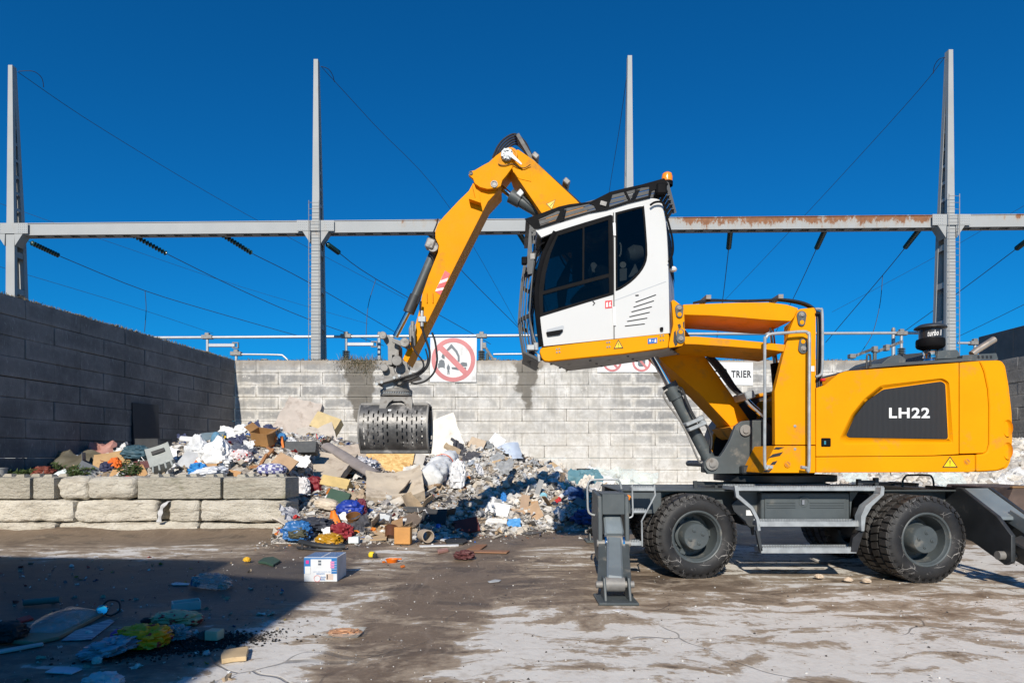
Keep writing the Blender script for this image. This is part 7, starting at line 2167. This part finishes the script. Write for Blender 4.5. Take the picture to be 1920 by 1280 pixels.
item('box', 'juice_carton', 664, 1019, 18, 10, (.66, .72, .72), 'white and turquoise carton beside the plywood sheet', 'carton', lid=True)
item('lump', 'dark_coat', 590, 996, 60, 20, (.035, .04, .055), 'dark blue grey coat below the low wall end', 'coat', rg=.45)
item('slab', 'plywood_sheet', 694, 1016, 60, 26, (.46, .33, .20), 'worn plywood sheet flat at the heap foot', 'plywood', tilt=14, roll=4, t=.03, rg=.2)
item('slab', 'chipboard_sheet', 724, 888, 90, 46, (.6, .4, .15), 'big yellow chipboard sheet standing below the grab', 'chipboard', tilt=72, roll=-9, t=.03, mk_='osb', rg=.1, d=16.2)
item('slab', 'white_mattress', 818, 874, 124, 92, (.70, .66, .58), 'pale cream mattress leaning on the wall behind the grab', 'mattress', tilt=62, roll=18, t=.25, bend=.3, rg=.4, d=17.6)
item('slab', 'grey_offcut', 772, 886, 34, 36, (.44, .41, .37), 'pale grey panel between chipboard and cream mattress', 'panel', tilt=66, roll=-12, t=.05)
item('sheet', 'curled_lino', 792, 900, 66, 26, (.62, .60, .56), 'curled white lining sheet left of the tied duvet roll', 'sheet', tilt=48, roll=12, fold=.2)
a = hit(806, 914); b = hit(846, 876); a.z += .22; b.z += .26
m = MB(); ax_ = b - a; pts = [a - ax_ * .04] + [a + ax_ * (q_ / 9) for q_ in range(10)] + [b + ax_ * .05]
pts = spline(pts, 3)
rad_ = [.16, .25, .265, .27, .265, .26, .235, .235, .24, .22, .17, .05]
rad_ = [rad_[min(11, int(i / 3))] * (1 - (i % 3) / 3) + rad_[min(11, int(i / 3) + 1)] * ((i % 3) / 3) for i in range(len(pts))]
m.tube(pts, rad_, 40)
m.v = [v + (v - (a + ax_ * max(0, min(1, (v - a).dot(ax_) / ax_.length_squared)))) * (.24 * fbm(Vector((v.x * 3, v.y * 3, v.z * 3)), 2) + .30 * (.3 - abs(noise.noise(v * 6))) + .14 * noise.noise(v * 14)) for v in m.v]
o = m.build('duvet_roll', mk('padded_cover', (.68, .69, .69), .6, var=.08, scale=5, dirt=((.30, .27, .23), .35, 3), bump=.4, bscale=9), None, 0, 60); tag(o, 'pale rolled duvet tied with an orange band', 'duvet')
m = MB(); c = a.lerp(b, .60); z = (b - a).normalized(); m.lathe(c, z, [(.262, -.022), (.272, 0), (.262, .022)], 26); OFF[o.name] = Vector(); m.build('tie_band', cm((.80, .16, .05)), o, 0)
item('lump', 'white_bag', 858, 916, 28, 44, (.68, .68, .69), 'tall white plastic bag right of the tied duvet roll', 'bag', rg=.35, rough=.35, dep=1.0)
for i, (x, y) in enumerate(((764, 940), (776, 946))):
    item('tube', 'plastic_pipe', x, y, 46, 24, (.66, .64, .60), ('upper of two pale pipes sloping below the beige mattress', 'lower of two pale pipes sloping below the beige mattress')[i], 'pipe', r=3, roll=26, yaw=10, lift=.06)
a = hit(716, 986); k = a.y / F
t_ = root('broken_television', a, 'small white television casing with dark frame in the lower heap', 'television')
R4 = Matrix.Translation(a + Vector((0, 0, .02))) @ pose(68, -14, 18).to_matrix().to_4x4()
m = MB(); s_ = m_slab(.30, .25, .14, 2, 0, 0, 4); m.add([R4 @ v for v in s_.v], s_.f); m.build('casing', cm((.13, .13, .14), .4), t_, .01)
m = MB(); s_ = m_slab(.22, .17, .01, 2, .05, 0, 4); m.add([R4 @ (v + Vector((0, .04, .012))) for v in s_.v], s_.f); m.build('screen', cm((.55, .57, .58), .25), t_, 0)
item('box', 'white_carton', 712, 984, 20, 18, WHT, 'small white carton left of the television casing', 'carton', lid=True, yaw=20)
item('bucket', 'ceramic_pot', 732, 1014, 26, 22, (.11, .045, .022), 'glazed brown ceramic pot behind the orange box', 'pot', lean=-40, rough=.2)
item('box', 'orange_box', 756, 1021, 30, 30, (.52, .25, .07), 'orange brown cardboard box with a hole at the heap foot', 'box', lid=True, dep=.5, yaw=-6, bevel=.006)
item('slab', 'box_hole', 750, 1004, 4, 5, (.02, .012, .008), 'dark round hole in the orange brown box', 'hole', d=10.72, tilt=88, t=.004) if False else None
item('tube', 'open_bucket', 798, 1018, 26, 8, (.42, .34, .26), 'beige bucket lying on its side with its mouth showing', 'bucket', r=12, hollow=True, yaw=-62, roll=0)
item('bar', 'wooden_stick', 802, 1008, 26, 2, (.55, .45, .34), 'thin wooden stick poking out of the beige bucket', 'stick', roll=-38, yaw=-30, t=.015, lift=.10)
item('slab', 'black_board', 812, 982, 46, 26, (.025, .025, .027), 'black folded board in the shade right of the beige bucket', 'board', tilt=55, roll=-4, bend=.3)
item('slab', 'black_board', 780, 962, 50, 10, (.03, .03, .032), 'narrow black board above the orange brown box', 'board', tilt=60, roll=-2)
item('slab', 'brown_cardboard', 730, 990, 50, 14, (.30, .18, .09), 'curled brown cardboard behind the ceramic pot', 'cardboard', tilt=40, roll=8, bend=.5)
item('slab', 'maroon_slab', 878, 1000, 46, 24, (.12, .025, .02), 'dark maroon panel tilted at the heap foot', 'panel', tilt=48, roll=14, t=.04, rg=.2)  # flat tilted maroon panel
item('slab', 'white_board', 930, 968, 44, 22, WHT, 'broken white board low on the right of the heap', 'board', tilt=50, roll=-12, t=.04)
item('slab', 'white_board', 926, 982, 48, 8, (.68, .66, .62), 'narrow white board below the broken white board', 'board', tilt=45, roll=-4, t=.03)
item('slab', 'curved_cardboard', 990, 974, 62, 26, (.46, .31, .19), 'curved beige cardboard at the foot of the right heap', 'cardboard', tilt=38, roll=16, bend=.7, t=.012)
item('slab', 'cardboard_piece', 982, 958, 16, 28, (.34, .23, .15), 'upright brown cardboard left above the curved beige cardboard', 'cardboard', tilt=74, roll=-8)
item('slab', 'cardboard_piece', 998, 956, 26, 14, (.40, .24, .12), 'brown cardboard lying behind the curved beige cardboard', 'cardboard', tilt=50, roll=6)
item('slab', 'plastic_tub', 960, 866, 44, 32, (.40, .46, .56), 'light blue plastic sheet crowning the right heap', 'plastic', tilt=66, roll=16, bend=-.9, t=.03, d=18.6)
item('lump', 'dark_bag', 968, 872, 30, 20, (.04, .04, .045), 'dark bag under the light blue plastic sheet', 'bag', d=18.8)
item('tube', 'metal_tube', 985, 905, 12, 22, (.36, .37, .39), 'short metal tube standing out of the right heap', 'tube', r=3, roll=-60, lift=.05)
item('slab', 'grey_slate', 1006, 930, 10, 30, (.25, .25, .25), 'narrow grey slate leaning in the right heap', 'slate', tilt=74, roll=-18)
item('box', 'dark_block', 1036, 918, 18, 11, (.07, .07, .07), 'dark square block in the right heap', 'block', lid=True)
item('slab', 'cardboard_piece', 1054, 906, 10, 18, (.44, .29, .17), 'upright cardboard flap near the top right of the heap', 'cardboard', tilt=76, roll=-6)
item('slab', 'cardboard_piece', 1058, 922, 26, 14, (.47, .33, .21), 'tilted cardboard flap in the upper right heap', 'cardboard', tilt=52, roll=-30)
item('slab', 'cardboard_piece', 890, 842, 30, 20, (.46, .36, .26), 'beige cardboard flap on the crest right of the cream mattress', 'cardboard', tilt=60, roll=-20)
item('sheet', 'grey_film', 908, 842, 30, 14, (.20, .21, .22), 'grey film bunched on the crest of the heap', 'film', tilt=55, fold=.2)
item('slab', 'white_board', 925, 838, 26, 22, WHT, 'white board sticking up on the heap crest', 'board', tilt=70, roll=-36)
item('lump', 'blue_scrap', 944, 944, 10, 16, (.02, .20, .55), 'bright blue scrap in the middle of the right heap', 'scrap', rg=.5)
item('lump', 'pale_blue_scrap', 1019, 936, 12, 9, (.25, .52, .62), 'pale blue scrap in the right heap', 'scrap', rg=.5)
item('lump', 'red_scrap', 1046, 944, 10, 10, (.55, .03, .03), 'red scrap at the shadow edge of the right heap', 'scrap', rg=.5)
item('sheet', 'blue_wrapper', 964, 990, 26, 14, (.08, .30, .62), 'blue and white wrapper at the foot of the right heap', 'wrapper', tilt=40)
# shaded end of the heap beside the machine
item('box', 'black_bin', 1094, 900, 24, 20, (.03, .032, .035), 'black box standing at the shaded end of the heap', 'box', lid=True, bevel=.01)
item('lump', 'blue_tarp', 1100, 984, 50, 22, (.02, .07, .24), 'blue tarpaulin bundle in the machine shade', 'tarpaulin', rg=.45)
item('lump', 'blue_tarp', 1076, 938, 34, 20, (.03, .08, .22), 'folded blue tarpaulin higher up in the machine shade', 'tarpaulin', rg=.4)
item('slab', 'plank', 1092, 952, 40, 12, (.20, .20, .19), 'grey plank sloping through the machine shade', 'plank', tilt=50, roll=-34)
item('sheet', 'plastic_sheeting', 1168, 918, 120, 34, 'filmteal', 'pale green plastic sheeting at the wall behind the front deck', 'plastic sheet', tilt=40, roll=-6, d=19.0, fold=.12)
item('sheet', 'plastic_sheeting', 1100, 918, 60, 36, (.10, .22, .26), 'dark teal sheeting in shade behind the front grab rail', 'plastic sheet', tilt=45, d=17.4, fold=.14)
item('sheet', 'plastic_sheeting', 1610, 905, 46, 18, 'filmteal', 'pale green sheeting among the rubble under the side skirt', 'plastic sheet', tilt=40, d=18.5)
item('sheet', 'plastic_sheeting', 1790, 915, 60, 26, 'filmteal', 'pale green sheeting among the rubble above the rear wheel', 'plastic sheet', tilt=40, d=17.0)
# rusty scrap bin at the right edge
t_ = root('scrap_skip', P(1915, 975, 10.5), 'rusty brown steel skip corner behind the rear outrigger', 'skip')
m = MB(); fr = W([(1880, 958), (1900, 914), (2010, 914), (2010, 990), (1884, 990)], 10.5); m.prism(fr, offset3(fr, 1.6)); m.build('skip_body', mk('rusty_plate', (.11, .075, .06), .7, .2, var=.3, dirt=((.24, .17, .12), .4, 4)), t_, .01)
m = MB(); fr = W([(1899, 911), (2010, 911), (2010, 915), (1899, 915)], 10.48); m.prism(fr, offset3(fr, .08)); m.build('skip_rim', mk('rusty_rim', (.25, .14, .06), .7, .2), t_, .01)
# white drape hanging over the low wall
a = P(322, 982, 12.13)
m = MB(); pts = [P(324, 938, 12.35), P(314, 941, 12.14), P(304, 952, 12.10), P(301, 964, 12.09), P(299, 978, 12.09)]
ps = spline(pts, 4)
for i, p in enumerate(ps):
    wv = .05 + .015 * math.sin(i * 1.3); m.v += [p + Vector((-wv, 0, .0)), p + Vector((-wv * .2, -.03, 0)), p + Vector((wv * .7, -.01, 0))]
m.f = [[i * 3 + j, i * 3 + j + 1, i * 3 + j + 4, i * 3 + j + 3] for i in range(len(ps) - 1) for j in (0, 1)]; m.mi = [0] * len(m.f)
tag(m.build('plastic_strip', cm((.50, .50, .50)), None, 0, 60), 'dirty white plastic strip hanging in the gap of the low wall', 'plastic')

# --- pieces lying on the yard
def flat(name, px, th, col, label, cat, rough=.65, mk_='', z=.004, bevel=.004, bow=0.0, group=None):
    """flat thing lying on the slab, outlined in photo pixels"""
    pts = []
    for x, y in px:
        d = CZ * F / (y - HY); p = P(x, y, d); pts.append(Vector((p.x, p.y, gz(p.x, p.y) + z)))
    c = sum(pts, Vector()) / len(pts)
    zt = max(p.z for p in pts)
    m = MB(); m.prism([Vector((p.x, p.y, zt + th)) - c for p in pts], [Vector((p.x, p.y, zt)) - c for p in pts])
    o = m.build(name, M[col] if isinstance(col, str) else cm(col, rough, mk_), None, bevel)
    return place(o, c, (0, 0, 0), label, cat, group)
flat('plastic_strip', [(786, 1024), (860, 1022), (860, 1024.5), (787, 1026.5)], .015, WHT, 'long thin white strip on the ground below the beige bucket', 'strip')
flat('black_mat', [(833, 1015), (850, 1010), (872, 1012), (877, 1017), (868, 1021), (838, 1021)], .03, (.025, .026, .026), 'black oval mat at the foot of the heap', 'mat')
flat('brown_offcut', [(875, 1032), (893, 1023), (914, 1023), (900, 1033)], .02, (.28, .13, .06), 'reddish brown tile on the yard left of the outrigger', 'tile')
flat('brown_batten', [(868, 1037), (872, 1033), (956, 1035), (950, 1039)], .02, (.26, .13, .07), 'long reddish brown plank in front of the brown tile', 'plank')
flat('white_strip', [(825, 1014), (833, 1009), (858, 1008), (858, 1010), (835, 1016)], .02, WHT, 'white board offcut beside the black oval mat', 'offcut')
flat('wooden_stick', [(922, 1009), (943, 1001), (945, 1003), (925, 1011)], .02, (.58, .50, .38), 'pale wooden slat on the ground in front of the right heap', 'slat')
flat('white_batten', [(1004, 985), (1035, 978), (1036, 981), (1004, 989)], .03, (.60, .58, .54), 'white slat at the foot of the right heap', 'slat')
flat('white_batten', [(1029, 990), (1046, 983), (1048, 985), (1032, 993)], .03, (.55, .52, .48), 'short white slat near the machine shade edge', 'slat')
flat('dark_offcut', [(976, 1001), (985, 996), (1020, 996), (1018, 999), (992, 1004)], .02, (.12, .11, .10), 'dark offcut with a white knob at the heap foot', 'offcut')
flat('pink_brick', [(820, 1035), (838, 1032), (841, 1035), (822, 1039)], .04, (.42, .22, .18), 'pinkish brick fragment on the yard', 'brick')
item('lump', 'maroon_rag', 870, 1049, 34, 12, (.10, .03, .03), 'crumpled maroon rag on the yard', 'rag', rg=.5)
item('lump', 'tape_measure', 697, 1046, 12, 9, (.75, .52, .01), 'small yellow and black tape measure on the yard', 'tape measure', rg=.12)
item('lump', 'black_strap', 703, 1047, 8, 7, (.02, .02, .02), 'black clip beside the yellow tape measure', 'clip', rg=.3)
a = hit(735, 1054); m = MB(); m.lathe(a, (0, 0, 1), [(0, .004), (.06, .004), (.085, .05), (.092, .05), (.068, 0), (0, 0)], 20)
o = m.build('orange_dish', cm((.80, .17, .005), .4), None); tag(o, 'shallow orange dish on the yard', 'dish'); OFF[o.name] = Vector(); m = MB(); m.box(a + Vector((.10, .02, .045)), (.07, .03, .02)); m.build('handle', cm((.80, .17, .005), .4), o, .005)
flat('orange_chip', [(750, 1062), (758, 1060), (760, 1063), (753, 1065)], .012, (.75, .17, .005), 'loose orange chip right of the orange dish', 'chip')
flat('orange_chip', [(716, 1053), (722, 1052), (723, 1054), (717, 1055)], .012, (.75, .17, .005), 'loose orange chip left of the orange dish', 'chip')
flat('green_scrap', [(484, 1056), (494, 1049), (512, 1047), (526, 1054), (512, 1063), (498, 1058)], .03, (.035, .075, .05), 'dark green scrap on the slab left of the printed box', 'scrap')
item('lump', 'yellow_scrap', 463, 1055, 12, 7, (.70, .40, .02), 'small yellow scrap at the shadow edge', 'scrap', rg=.4)
flat('wood_chunk', [(414, 1236), (420, 1227), (464, 1220), (466, 1224), (462, 1240), (436, 1242), (416, 1246)], .035, (.55, .40, .22), 'split pale wood chunk on the slab in front of the black soil', 'wood')
a = hit(645, 1194); k = a.y / F
t_ = root('food_tray', a, 'clear plastic food tray with orange rind on the sunny slab', 'tray')
m = MB(); m.v = []; fr = [Vector((x, y, z)) + a for x, y, z in ((-.13, -.06, .004), (.12, -.05, .004), (.13, .08, .004), (-.10, .09, .004))]; ot = [Vector((x, y, z)) + a for x, y, z in ((-.155, -.08, .04), (.16, -.07, .045), (.165, .11, .05), (-.125, .12, .045))]
m.add(fr + ot, [(0, 1, 2, 3)] + [(i, (i + 1) % 4, (i + 1) % 4 + 4, i + 4) for i in range(4)]); m.build('tray', 'film' and M['film'], t_, 0, 30)
s_ = m_lump(.22, .13, .05, 5, .5); m = MB(); m.add([v + a + Vector((0, .02, .008)) for v in s_.v], s_.f); m.build('contents', cm((.50, .28, .16)), t_, 0, 40)
# in the shade
item('tube', 'spray_can', 80, 1136, 62, 9, (.17, .15, .13), 'slim metal spray can lying in the shade', 'can', r=6, roll=4, yaw=8)
item('lump', 'dark_sack', 8, 1205, 70, 30, (.012, .013, .014), 'black sack at the left edge in the shade', 'sack', rg=.2, sharp=.6)
flat('red_packet', [(30, 1164), (56, 1157), (63, 1163), (38, 1170)], .02, (.40, .03, .03), 'red packet behind the black sack', 'packet')
flat('card_sheet', [(22, 1208), (60, 1186), (160, 1146), (196, 1154), (110, 1200), (62, 1211)], .03, (.23, .20, .13), 'olive card sheet under translucent plastic in the shade', 'card')
d_ = [(48, 1196), (66, 1168), (132, 1145), (194, 1154), (160, 1170), (108, 1196)]
pts = [P(x, y, CZ * F / (y - HY)) for x, y in d_]
m = MB(); c = sum(pts, Vector()) / 6 + Vector((0, 0, .06)); 
for r_ in (1.0, .66, .33):
    for p in pts:
        q = c.lerp(p, r_); m.v.append(Vector((q.x, q.y, .042 + (.07 * (1 - r_ * r_)) + .016 * noise.noise(q * 9))))
m.v.append(Vector((c.x, c.y, .115)))
m.f = [[r * 6 + i, r * 6 + (i + 1) % 6, (r + 1) * 6 + (i + 1) % 6, (r + 1) * 6 + i] for r in (0, 1) for i in range(6)] + [[12 + i, 12 + (i + 1) % 6, 18] for i in range(6)]; m.mi = [0] * len(m.f)
tag(m.build('plastic_sheet', M['film'], None, 0, 60), 'translucent plastic sheet over the olive card in the shade', 'plastic sheet')
flat('white_rod', [(-20, 1226), (80, 1209), (82, 1212), (-20, 1231)], .02, (.44, .44, .42), 'white rod at the left edge in the shade', 'rod')
flat('magazine', [(114, 1203), (140, 1184), (206, 1162), (215, 1166), (172, 1200)], .008, (.42, .45, .46), 'open colour magazine in the shade', 'magazine', mk_='newsprint')
a = hit(192, 1154); t_ = root('strapped_lamp', a, 'small chrome lamp with black strap in the shade', 'lamp')
m = MB(); m.lathe(a + Vector((0, 0, .05)), (.5, -.8, .2), [(0, -.04), (.045, -.03), (.05, .03), (.04, .04), (0, .035)], 16); m.build('body', M['chrome'], t_, 0)
m = MB(); m.tube([a + Vector(p) for p in ((-.02, 0, .07), (.03, .04, .13), (.12, .05, .12), (.16, .0, .05), (.10, -.03, .01), (.02, -.02, .03))], .009, 6, smooth=6); m.build('strap', M['rubber'], t_, 0)
item('lump', 'plastic_bag', 206, 1231, 84, 24, (.30, .33, .40), 'white and blue plastic bag with pink patch in the shade', 'bag', roll=12, rg=.5, rough=.35)
item('lump', 'pink_patch', 224, 1216, 26, 16, (.50, .10, .38), 'pink wrapper on the white and blue bag in the shade', 'wrapper', lift=.07, rg=.35)
item('lump', 'yellow_bag', 268, 1216, 92, 34, (.75, .33, .002), 'yellow carrier bag with red print in the shade', 'bag', mk_='print', rg=.28, rough=.4)
item('lump', 'cream_bag', 333, 1172, 82, 18, (.50, .40, .20), 'cream carrier bag with red print in the shade', 'bag', mk_='print', rg=.26, roll=-4)
item('lump', 'black_rag', 280, 1172, 26, 8, (.02, .02, .022), 'black rag left of the cream carrier bag', 'rag', rg=.4)
item('lump', 'foil_ball', 328, 1200, 42, 18, (.24, .28, .30), 'crumpled grey foil net in the shade', 'foil', rg=.8, rough=.3)
item('box', 'cream_box', 402, 1203, 24, 15, (.46, .44, .30), 'small cream cardboard box beside the black soil', 'box', lid=True, yaw=-8, dep=.9, bevel=.003)
item('lump', 'dark_wrapper', 384, 1203, 20, 12, (.05, .055, .06), 'dark crumpled wrapper left of the small cream box', 'wrapper', rg=.5)
item('box', 'white_tray', 350, 1142, 46, 14, (.48, .48, .44), 'white polystyrene tray standing in the shade', 'tray', yaw=28, dep=.75, flap=90) if False else None
a = hit(349, 1142); t_ = MB(); R_ = Matrix.Rotation(rad(32), 3, 'Z')
for c_, s_ in (((0, 0, .006), (.24, .16, .012)), ((0, -.078, .04), (.24, .012, .08)), ((0, .078, .04), (.24, .012, .08)), ((-.118, 0, .04), (.012, .16, .078)), ((.118, 0, .04), (.012, .16, .078))):
    t_.box(a + R_ @ Vector(c_), s_, R_)
tag(t_.build('polystyrene_tray', cm((.50, .50, .46)), None, .002), 'white polystyrene tray standing open in the shade', 'tray')
item('lump', 'clear_bag', 396, 1103, 64, 22, 'film', 'clear plastic bag at the edge of the shade', 'bag', roll=-8, rg=.3)
item('lump', 'blue_knot_scrap', 366, 1102, 14, 14, (.06, .10, .22), 'blue knot of the clear plastic bag', 'plastic', rg=.4)
flat('white_fork', [(320, 1096), (330, 1093), (356, 1095), (354, 1098), (324, 1098)], .008, (.60, .60, .60), 'white plastic fork left of the clear bag', 'fork')
flat('white_card', [(84, 1262), (102, 1253), (142, 1253), (155, 1256), (134, 1265)], .012, (.52, .56, .62), 'white card near the lower left corner', 'card')
item('lump', 'tissue', 182, 1250, 14, 10, (.58, .57, .55), 'crumpled white tissue near the lower left', 'tissue', rg=.5)
item('lump', 'white_cloth', 192, 1296, 64, 26, (.50, .52, .55), 'pale cloth cut off by the bottom edge', 'cloth', rg=.3, d=4.1)
flat('foil_scrap', [(914, 1091), (928, 1087), (940, 1088), (936, 1091), (918, 1093)], .008, (.45, .46, .46), 'flat grey foil scrap in the middle of the yard', 'foil')
flat('white_scrap', [(1148, 1146), (1160, 1144), (1168, 1146), (1160, 1149)], .01, (.7, .68, .66), 'white flake in front of the outrigger foot', 'flake')
for i, (x, y) in enumerate(((1590, 1092), (1625, 1094), (1536, 1086))):
    item('lump', 'plaster_lump', x, y, 14, 6, (.58, .46, .34), ('plaster lump between the wheels, middle of three', 'rightmost plaster lump of three between the wheels', 'leftmost plaster lump of three between the wheels')[i], 'plaster', rg=.4)

# --- printed carton on the slab
a = hit(601, 1090); k = a.y / F
bx = root('printed_carton', a, 'blue and white printed carton standing upside down on the slab', 'box')
Wd, Ht, Dp = 62 * k, 45.5 * k, .42
c0 = a + Vector((0, 0, 0))
m = MB(); m.box(c0 + Vector((0, Dp / 2, Ht / 2)), (Wd, Dp, Ht)); m.build('carton', cm((.66, .67, .68), .55), bx, .004)
fx = lambda u: c0.x - Wd / 2 + u * Wd
fz_ = lambda v: c0.z + v * Ht
def patch(name, u0, u1, v0, v1, mat, dy=.002):
    m = MB(); m.box((( fx(u0) + fx(u1)) / 2, c0.y - dy, (fz_(v0) + fz_(v1)) / 2), (fx(u1) - fx(u0), .002, fz_(v1) - fz_(v0))); return m.build(name, mat, bx, 0, 0)
bb = mk('carton_blue', (.02, .16, .42), .5)
patch('blue_band', .0, .20, .33, .985, bb); patch('blue_band', .83, .995, .33, .985, bb); patch('blue_band', .2, .83, .93, .985, bb)
patch('white_field', .03, .20, .33, .63, M['labelwhite'], .004)
patch('pink_mark', .06, .15, .74, .88, mk('pink_print', (.60, .03, .25), .5), .005)
patch('grey_mark', .43, .52, .80, .88, mk('grey_print', (.10, .12, .15), .5)); patch('grey_mark', .43, .52, .68, .76, mk('grey_print', (.10, .12, .15), .5))
for i in range(3): patch('pink_mark', .80, .92, .56 + i * .10, .64 + i * .10, mk('pink_badge', (.62, .22, .40), .5), .005)
patch('buff_label', .67, .88, .08, .32, mk('buff_label', (.60, .48, .40), .6)); patch('bar_code', .69, .72, .10, .30, M['ink'], .004)
for i in range(5): patch('blue_line', .845, .99, .42 + i * .10, .432 + i * .10, M['labelwhite'], .004)
def carton_text(s, u0, u1, v0, v1, mat=bb):
    text_fit('carton_lettering', s, 0, 0, 1, 1, 0, mat, bx, bold=.02, flip=True, to=lambda u, w: Vector((fx(u0 + u * (u1 - u0)), c0.y - .003, fz_(v0 + w * (v1 - v0)))))
carton_text('NOTICE', .38, .62, .30, .36); carton_text('TIKER', .48, .64, .06, .14); carton_text('VOTRE', .50, .66, .16, .22)
carton_text('bien conserver cette notice', .28, .80, .39, .42)
m = MB(); R_ = .10 * Wd; m.lathe(Vector((fx(.40), c0.y - .003, fz_(.13))), (0, -1, 0), [(R_, 0), (R_ * .9, 0)], 20); m.build('print_ring', M['red'], bx, 0, 0)
for i in range(22):
    u = .03 + i * .0435
    if 10 < i < 12: continue
    m = MB(); m.box((fx(u + .012), c0.y + Dp / 2, c0.z + Ht + .0015), (Wd * .022, Dp * .94, .002)); m.build('top_stripe', bb, bx, 0, 0)

# --- countable broken pieces all over the heap: a few shapes, many copies, each named by the item it lies next to
import re
CUT = re.compile(r' (?:with|in|on|at|behind|below|beside|right|left|among|lying|from|of|under|above|over|standing|leaning|against|just|near|across|between|tied|out|rising|sloping|pointing|by|along|propped|spread|draped|tucked|topping|poking|crowning|bunched|sticking|that|low|cut|up|the|tipped|spilling|pulled|for)\b')
ANCH = {}
for o in list(bpy.data.objects):
    if o.get('category') and o.parent is None and 10.4 < o.location.y < 21 and o.get('category') not in ('wall', 'excavator', 'sign', 'pylon', 'post', 'busbar', 'isolator'):
        sh = CUT.split(o['label'])[0].strip()
        if 2 <= len(sh.split()) <= 5:
            px_, py_ = CX + o.location.x / o.location.y * F, HY - (o.location.z - CZ) / o.location.y * F
            ANCH.setdefault(sh, []).append((px_, py_))
ANCH = {k: v[0] for k, v in ANCH.items() if len(v) == 1}
USED = set()
def pieces(name, noun, cat, group, n, box_, protos, seed, smin, smax, lift=.03):
    r = random.Random(seed); made = tries = 0
    pm = []
    for m_, col, word in protos:
        o = m_.build(name, col, None, 0, 40); pm.append((o.data, word)); bpy.data.objects.remove(o)
    x0, x1, y0, y1 = box_
    while made < n and tries < 4000:
        tries += 1
        x, y = r.uniform(x0, x1), r.uniform(y0, y1); h = H(x, y)
        if h < .08 or x < XC - .09 * (DW - y) + .3: continue
        me, word = r.choice(pm)
        px_, py_ = CX + x / y * F, HY - (h + lift - CZ) / y * F
        near = sorted(ANCH.items(), key=lambda kv: (kv[1][0] - px_) ** 2 + (kv[1][1] - py_) ** 2)[:3]
        lab = None
        for sh, (ax, ay) in near:
            dx, dy = px_ - ax, py_ - ay
            rel = ('right of' if dx > 0 else 'left of') if abs(dx) > abs(dy) else ('below' if dy > 0 else 'above')
            L_ = '%s %s %s the %s' % (word, noun, rel, sh)
            if L_ not in USED: lab = L_; break
        if lab is None: continue
        USED.add(lab)
        o = bpy.data.objects.new(name, me); COL.objects.link(o)
        k_ = r.uniform(smin, smax); o.scale = (k_ * r.uniform(.7, 1.3), k_ * r.uniform(.7, 1.3), k_)
        o.location = (x, y, h + lift)
        o.rotation_euler = (r.uniform(-.2, 1.0), r.uniform(-.6, .6), r.uniform(-1.5, 1.5))
        tag(o, lab, cat, group); made += 1
def ts(word, col, sd, fold, mk_=''): return (m_sheet(1, .8, sd, fold, True, 12), cm(col, .8, mk_), word)
def tb(word, col, sd, t, bend, taper): return (m_slab(1, .75, t, sd, bend, .9, 5, taper), cm(col, .85), word)
pieces('crumpled_sheet', 'crumpled sheet', 'scrap', 'crumpled sheets on the right heap', 46, (-.8, 3.0, 12.8, 20.5), [ts('white', (.70, .70, .69), 3, .22), ts('beige', (.60, .55, .48), 8, .26), ts('printed', (.66, .66, .67), 13, .3, 'newsprint'), ts('dark grey', (.30, .31, .32), 21, .25)], 41, .22, .5)
pieces('torn_board', 'torn board', 'board', 'torn boards on the right heap', 40, (-.8, 3.2, 12.8, 20.5), [tb('brown', (.42, .30, .18), 2, .015, .3, .4), tb('beige', (.50, .42, .33), 5, .03, .1, .2), tb('dark grey', (.22, .21, .20), 9, .02, .2, .5), tb('pale', (.60, .57, .52), 12, .05, 0, .3)], 42, .18, .45)
pieces('torn_board', 'torn slab', 'board', 'torn boards in the middle of the heap', 46, (-4.2, -.9, 11.6, 18.8), [tb('brown', (.44, .33, .21), 3, .02, .3, .4), tb('drab', (.36, .30, .24), 6, .05, .2, .2), tb('beige', (.55, .50, .43), 10, .04, .4, .5), tb('dark brown', (.16, .12, .09), 14, .03, .1, .3)], 43, .22, .6)
pieces('crumpled_sheet', 'crumpled rag', 'scrap', 'crumpled rags in the middle of the heap', 40, (-4.2, -.9, 11.4, 18.8), [ts('white', (.64, .62, .60), 5, .25), ts('brown', (.36, .28, .20), 9, .3), ts('black', (.06, .06, .07), 15, .25), ts('printed', (.56, .55, .56), 19, .2, 'newsprint')], 44, .22, .55)
pieces('crumpled_sheet', 'crumpled cloth', 'scrap', 'crumpled cloths behind the low wall', 44, (-9.6, -4.6, 13.1, 17.5), [ts('white', (.62, .62, .62), 6, .28), ts('brown', (.30, .24, .18), 10, .3), ts('dark blue', (.05, .06, .12), 16, .25), ts('beige', (.48, .43, .36), 23, .25)], 45, .22, .5)
pieces('wood_batten', 'wooden batten', 'batten', 'wooden battens in the heap', 34, (-4.2, 2.8, 11.6, 19.5), [(MB().box((0, 0, 0), (1.0, .07, .04)), cm((.46, .35, .23)), 'tan'), (MB().box((0, 0, 0), (1.2, .05, .05)), cm((.60, .55, .47)), 'pale'), (MB().box((0, 0, 0), (.8, .09, .025)), cm((.24, .15, .08)), 'brown')], 46, .4, .9, .06)
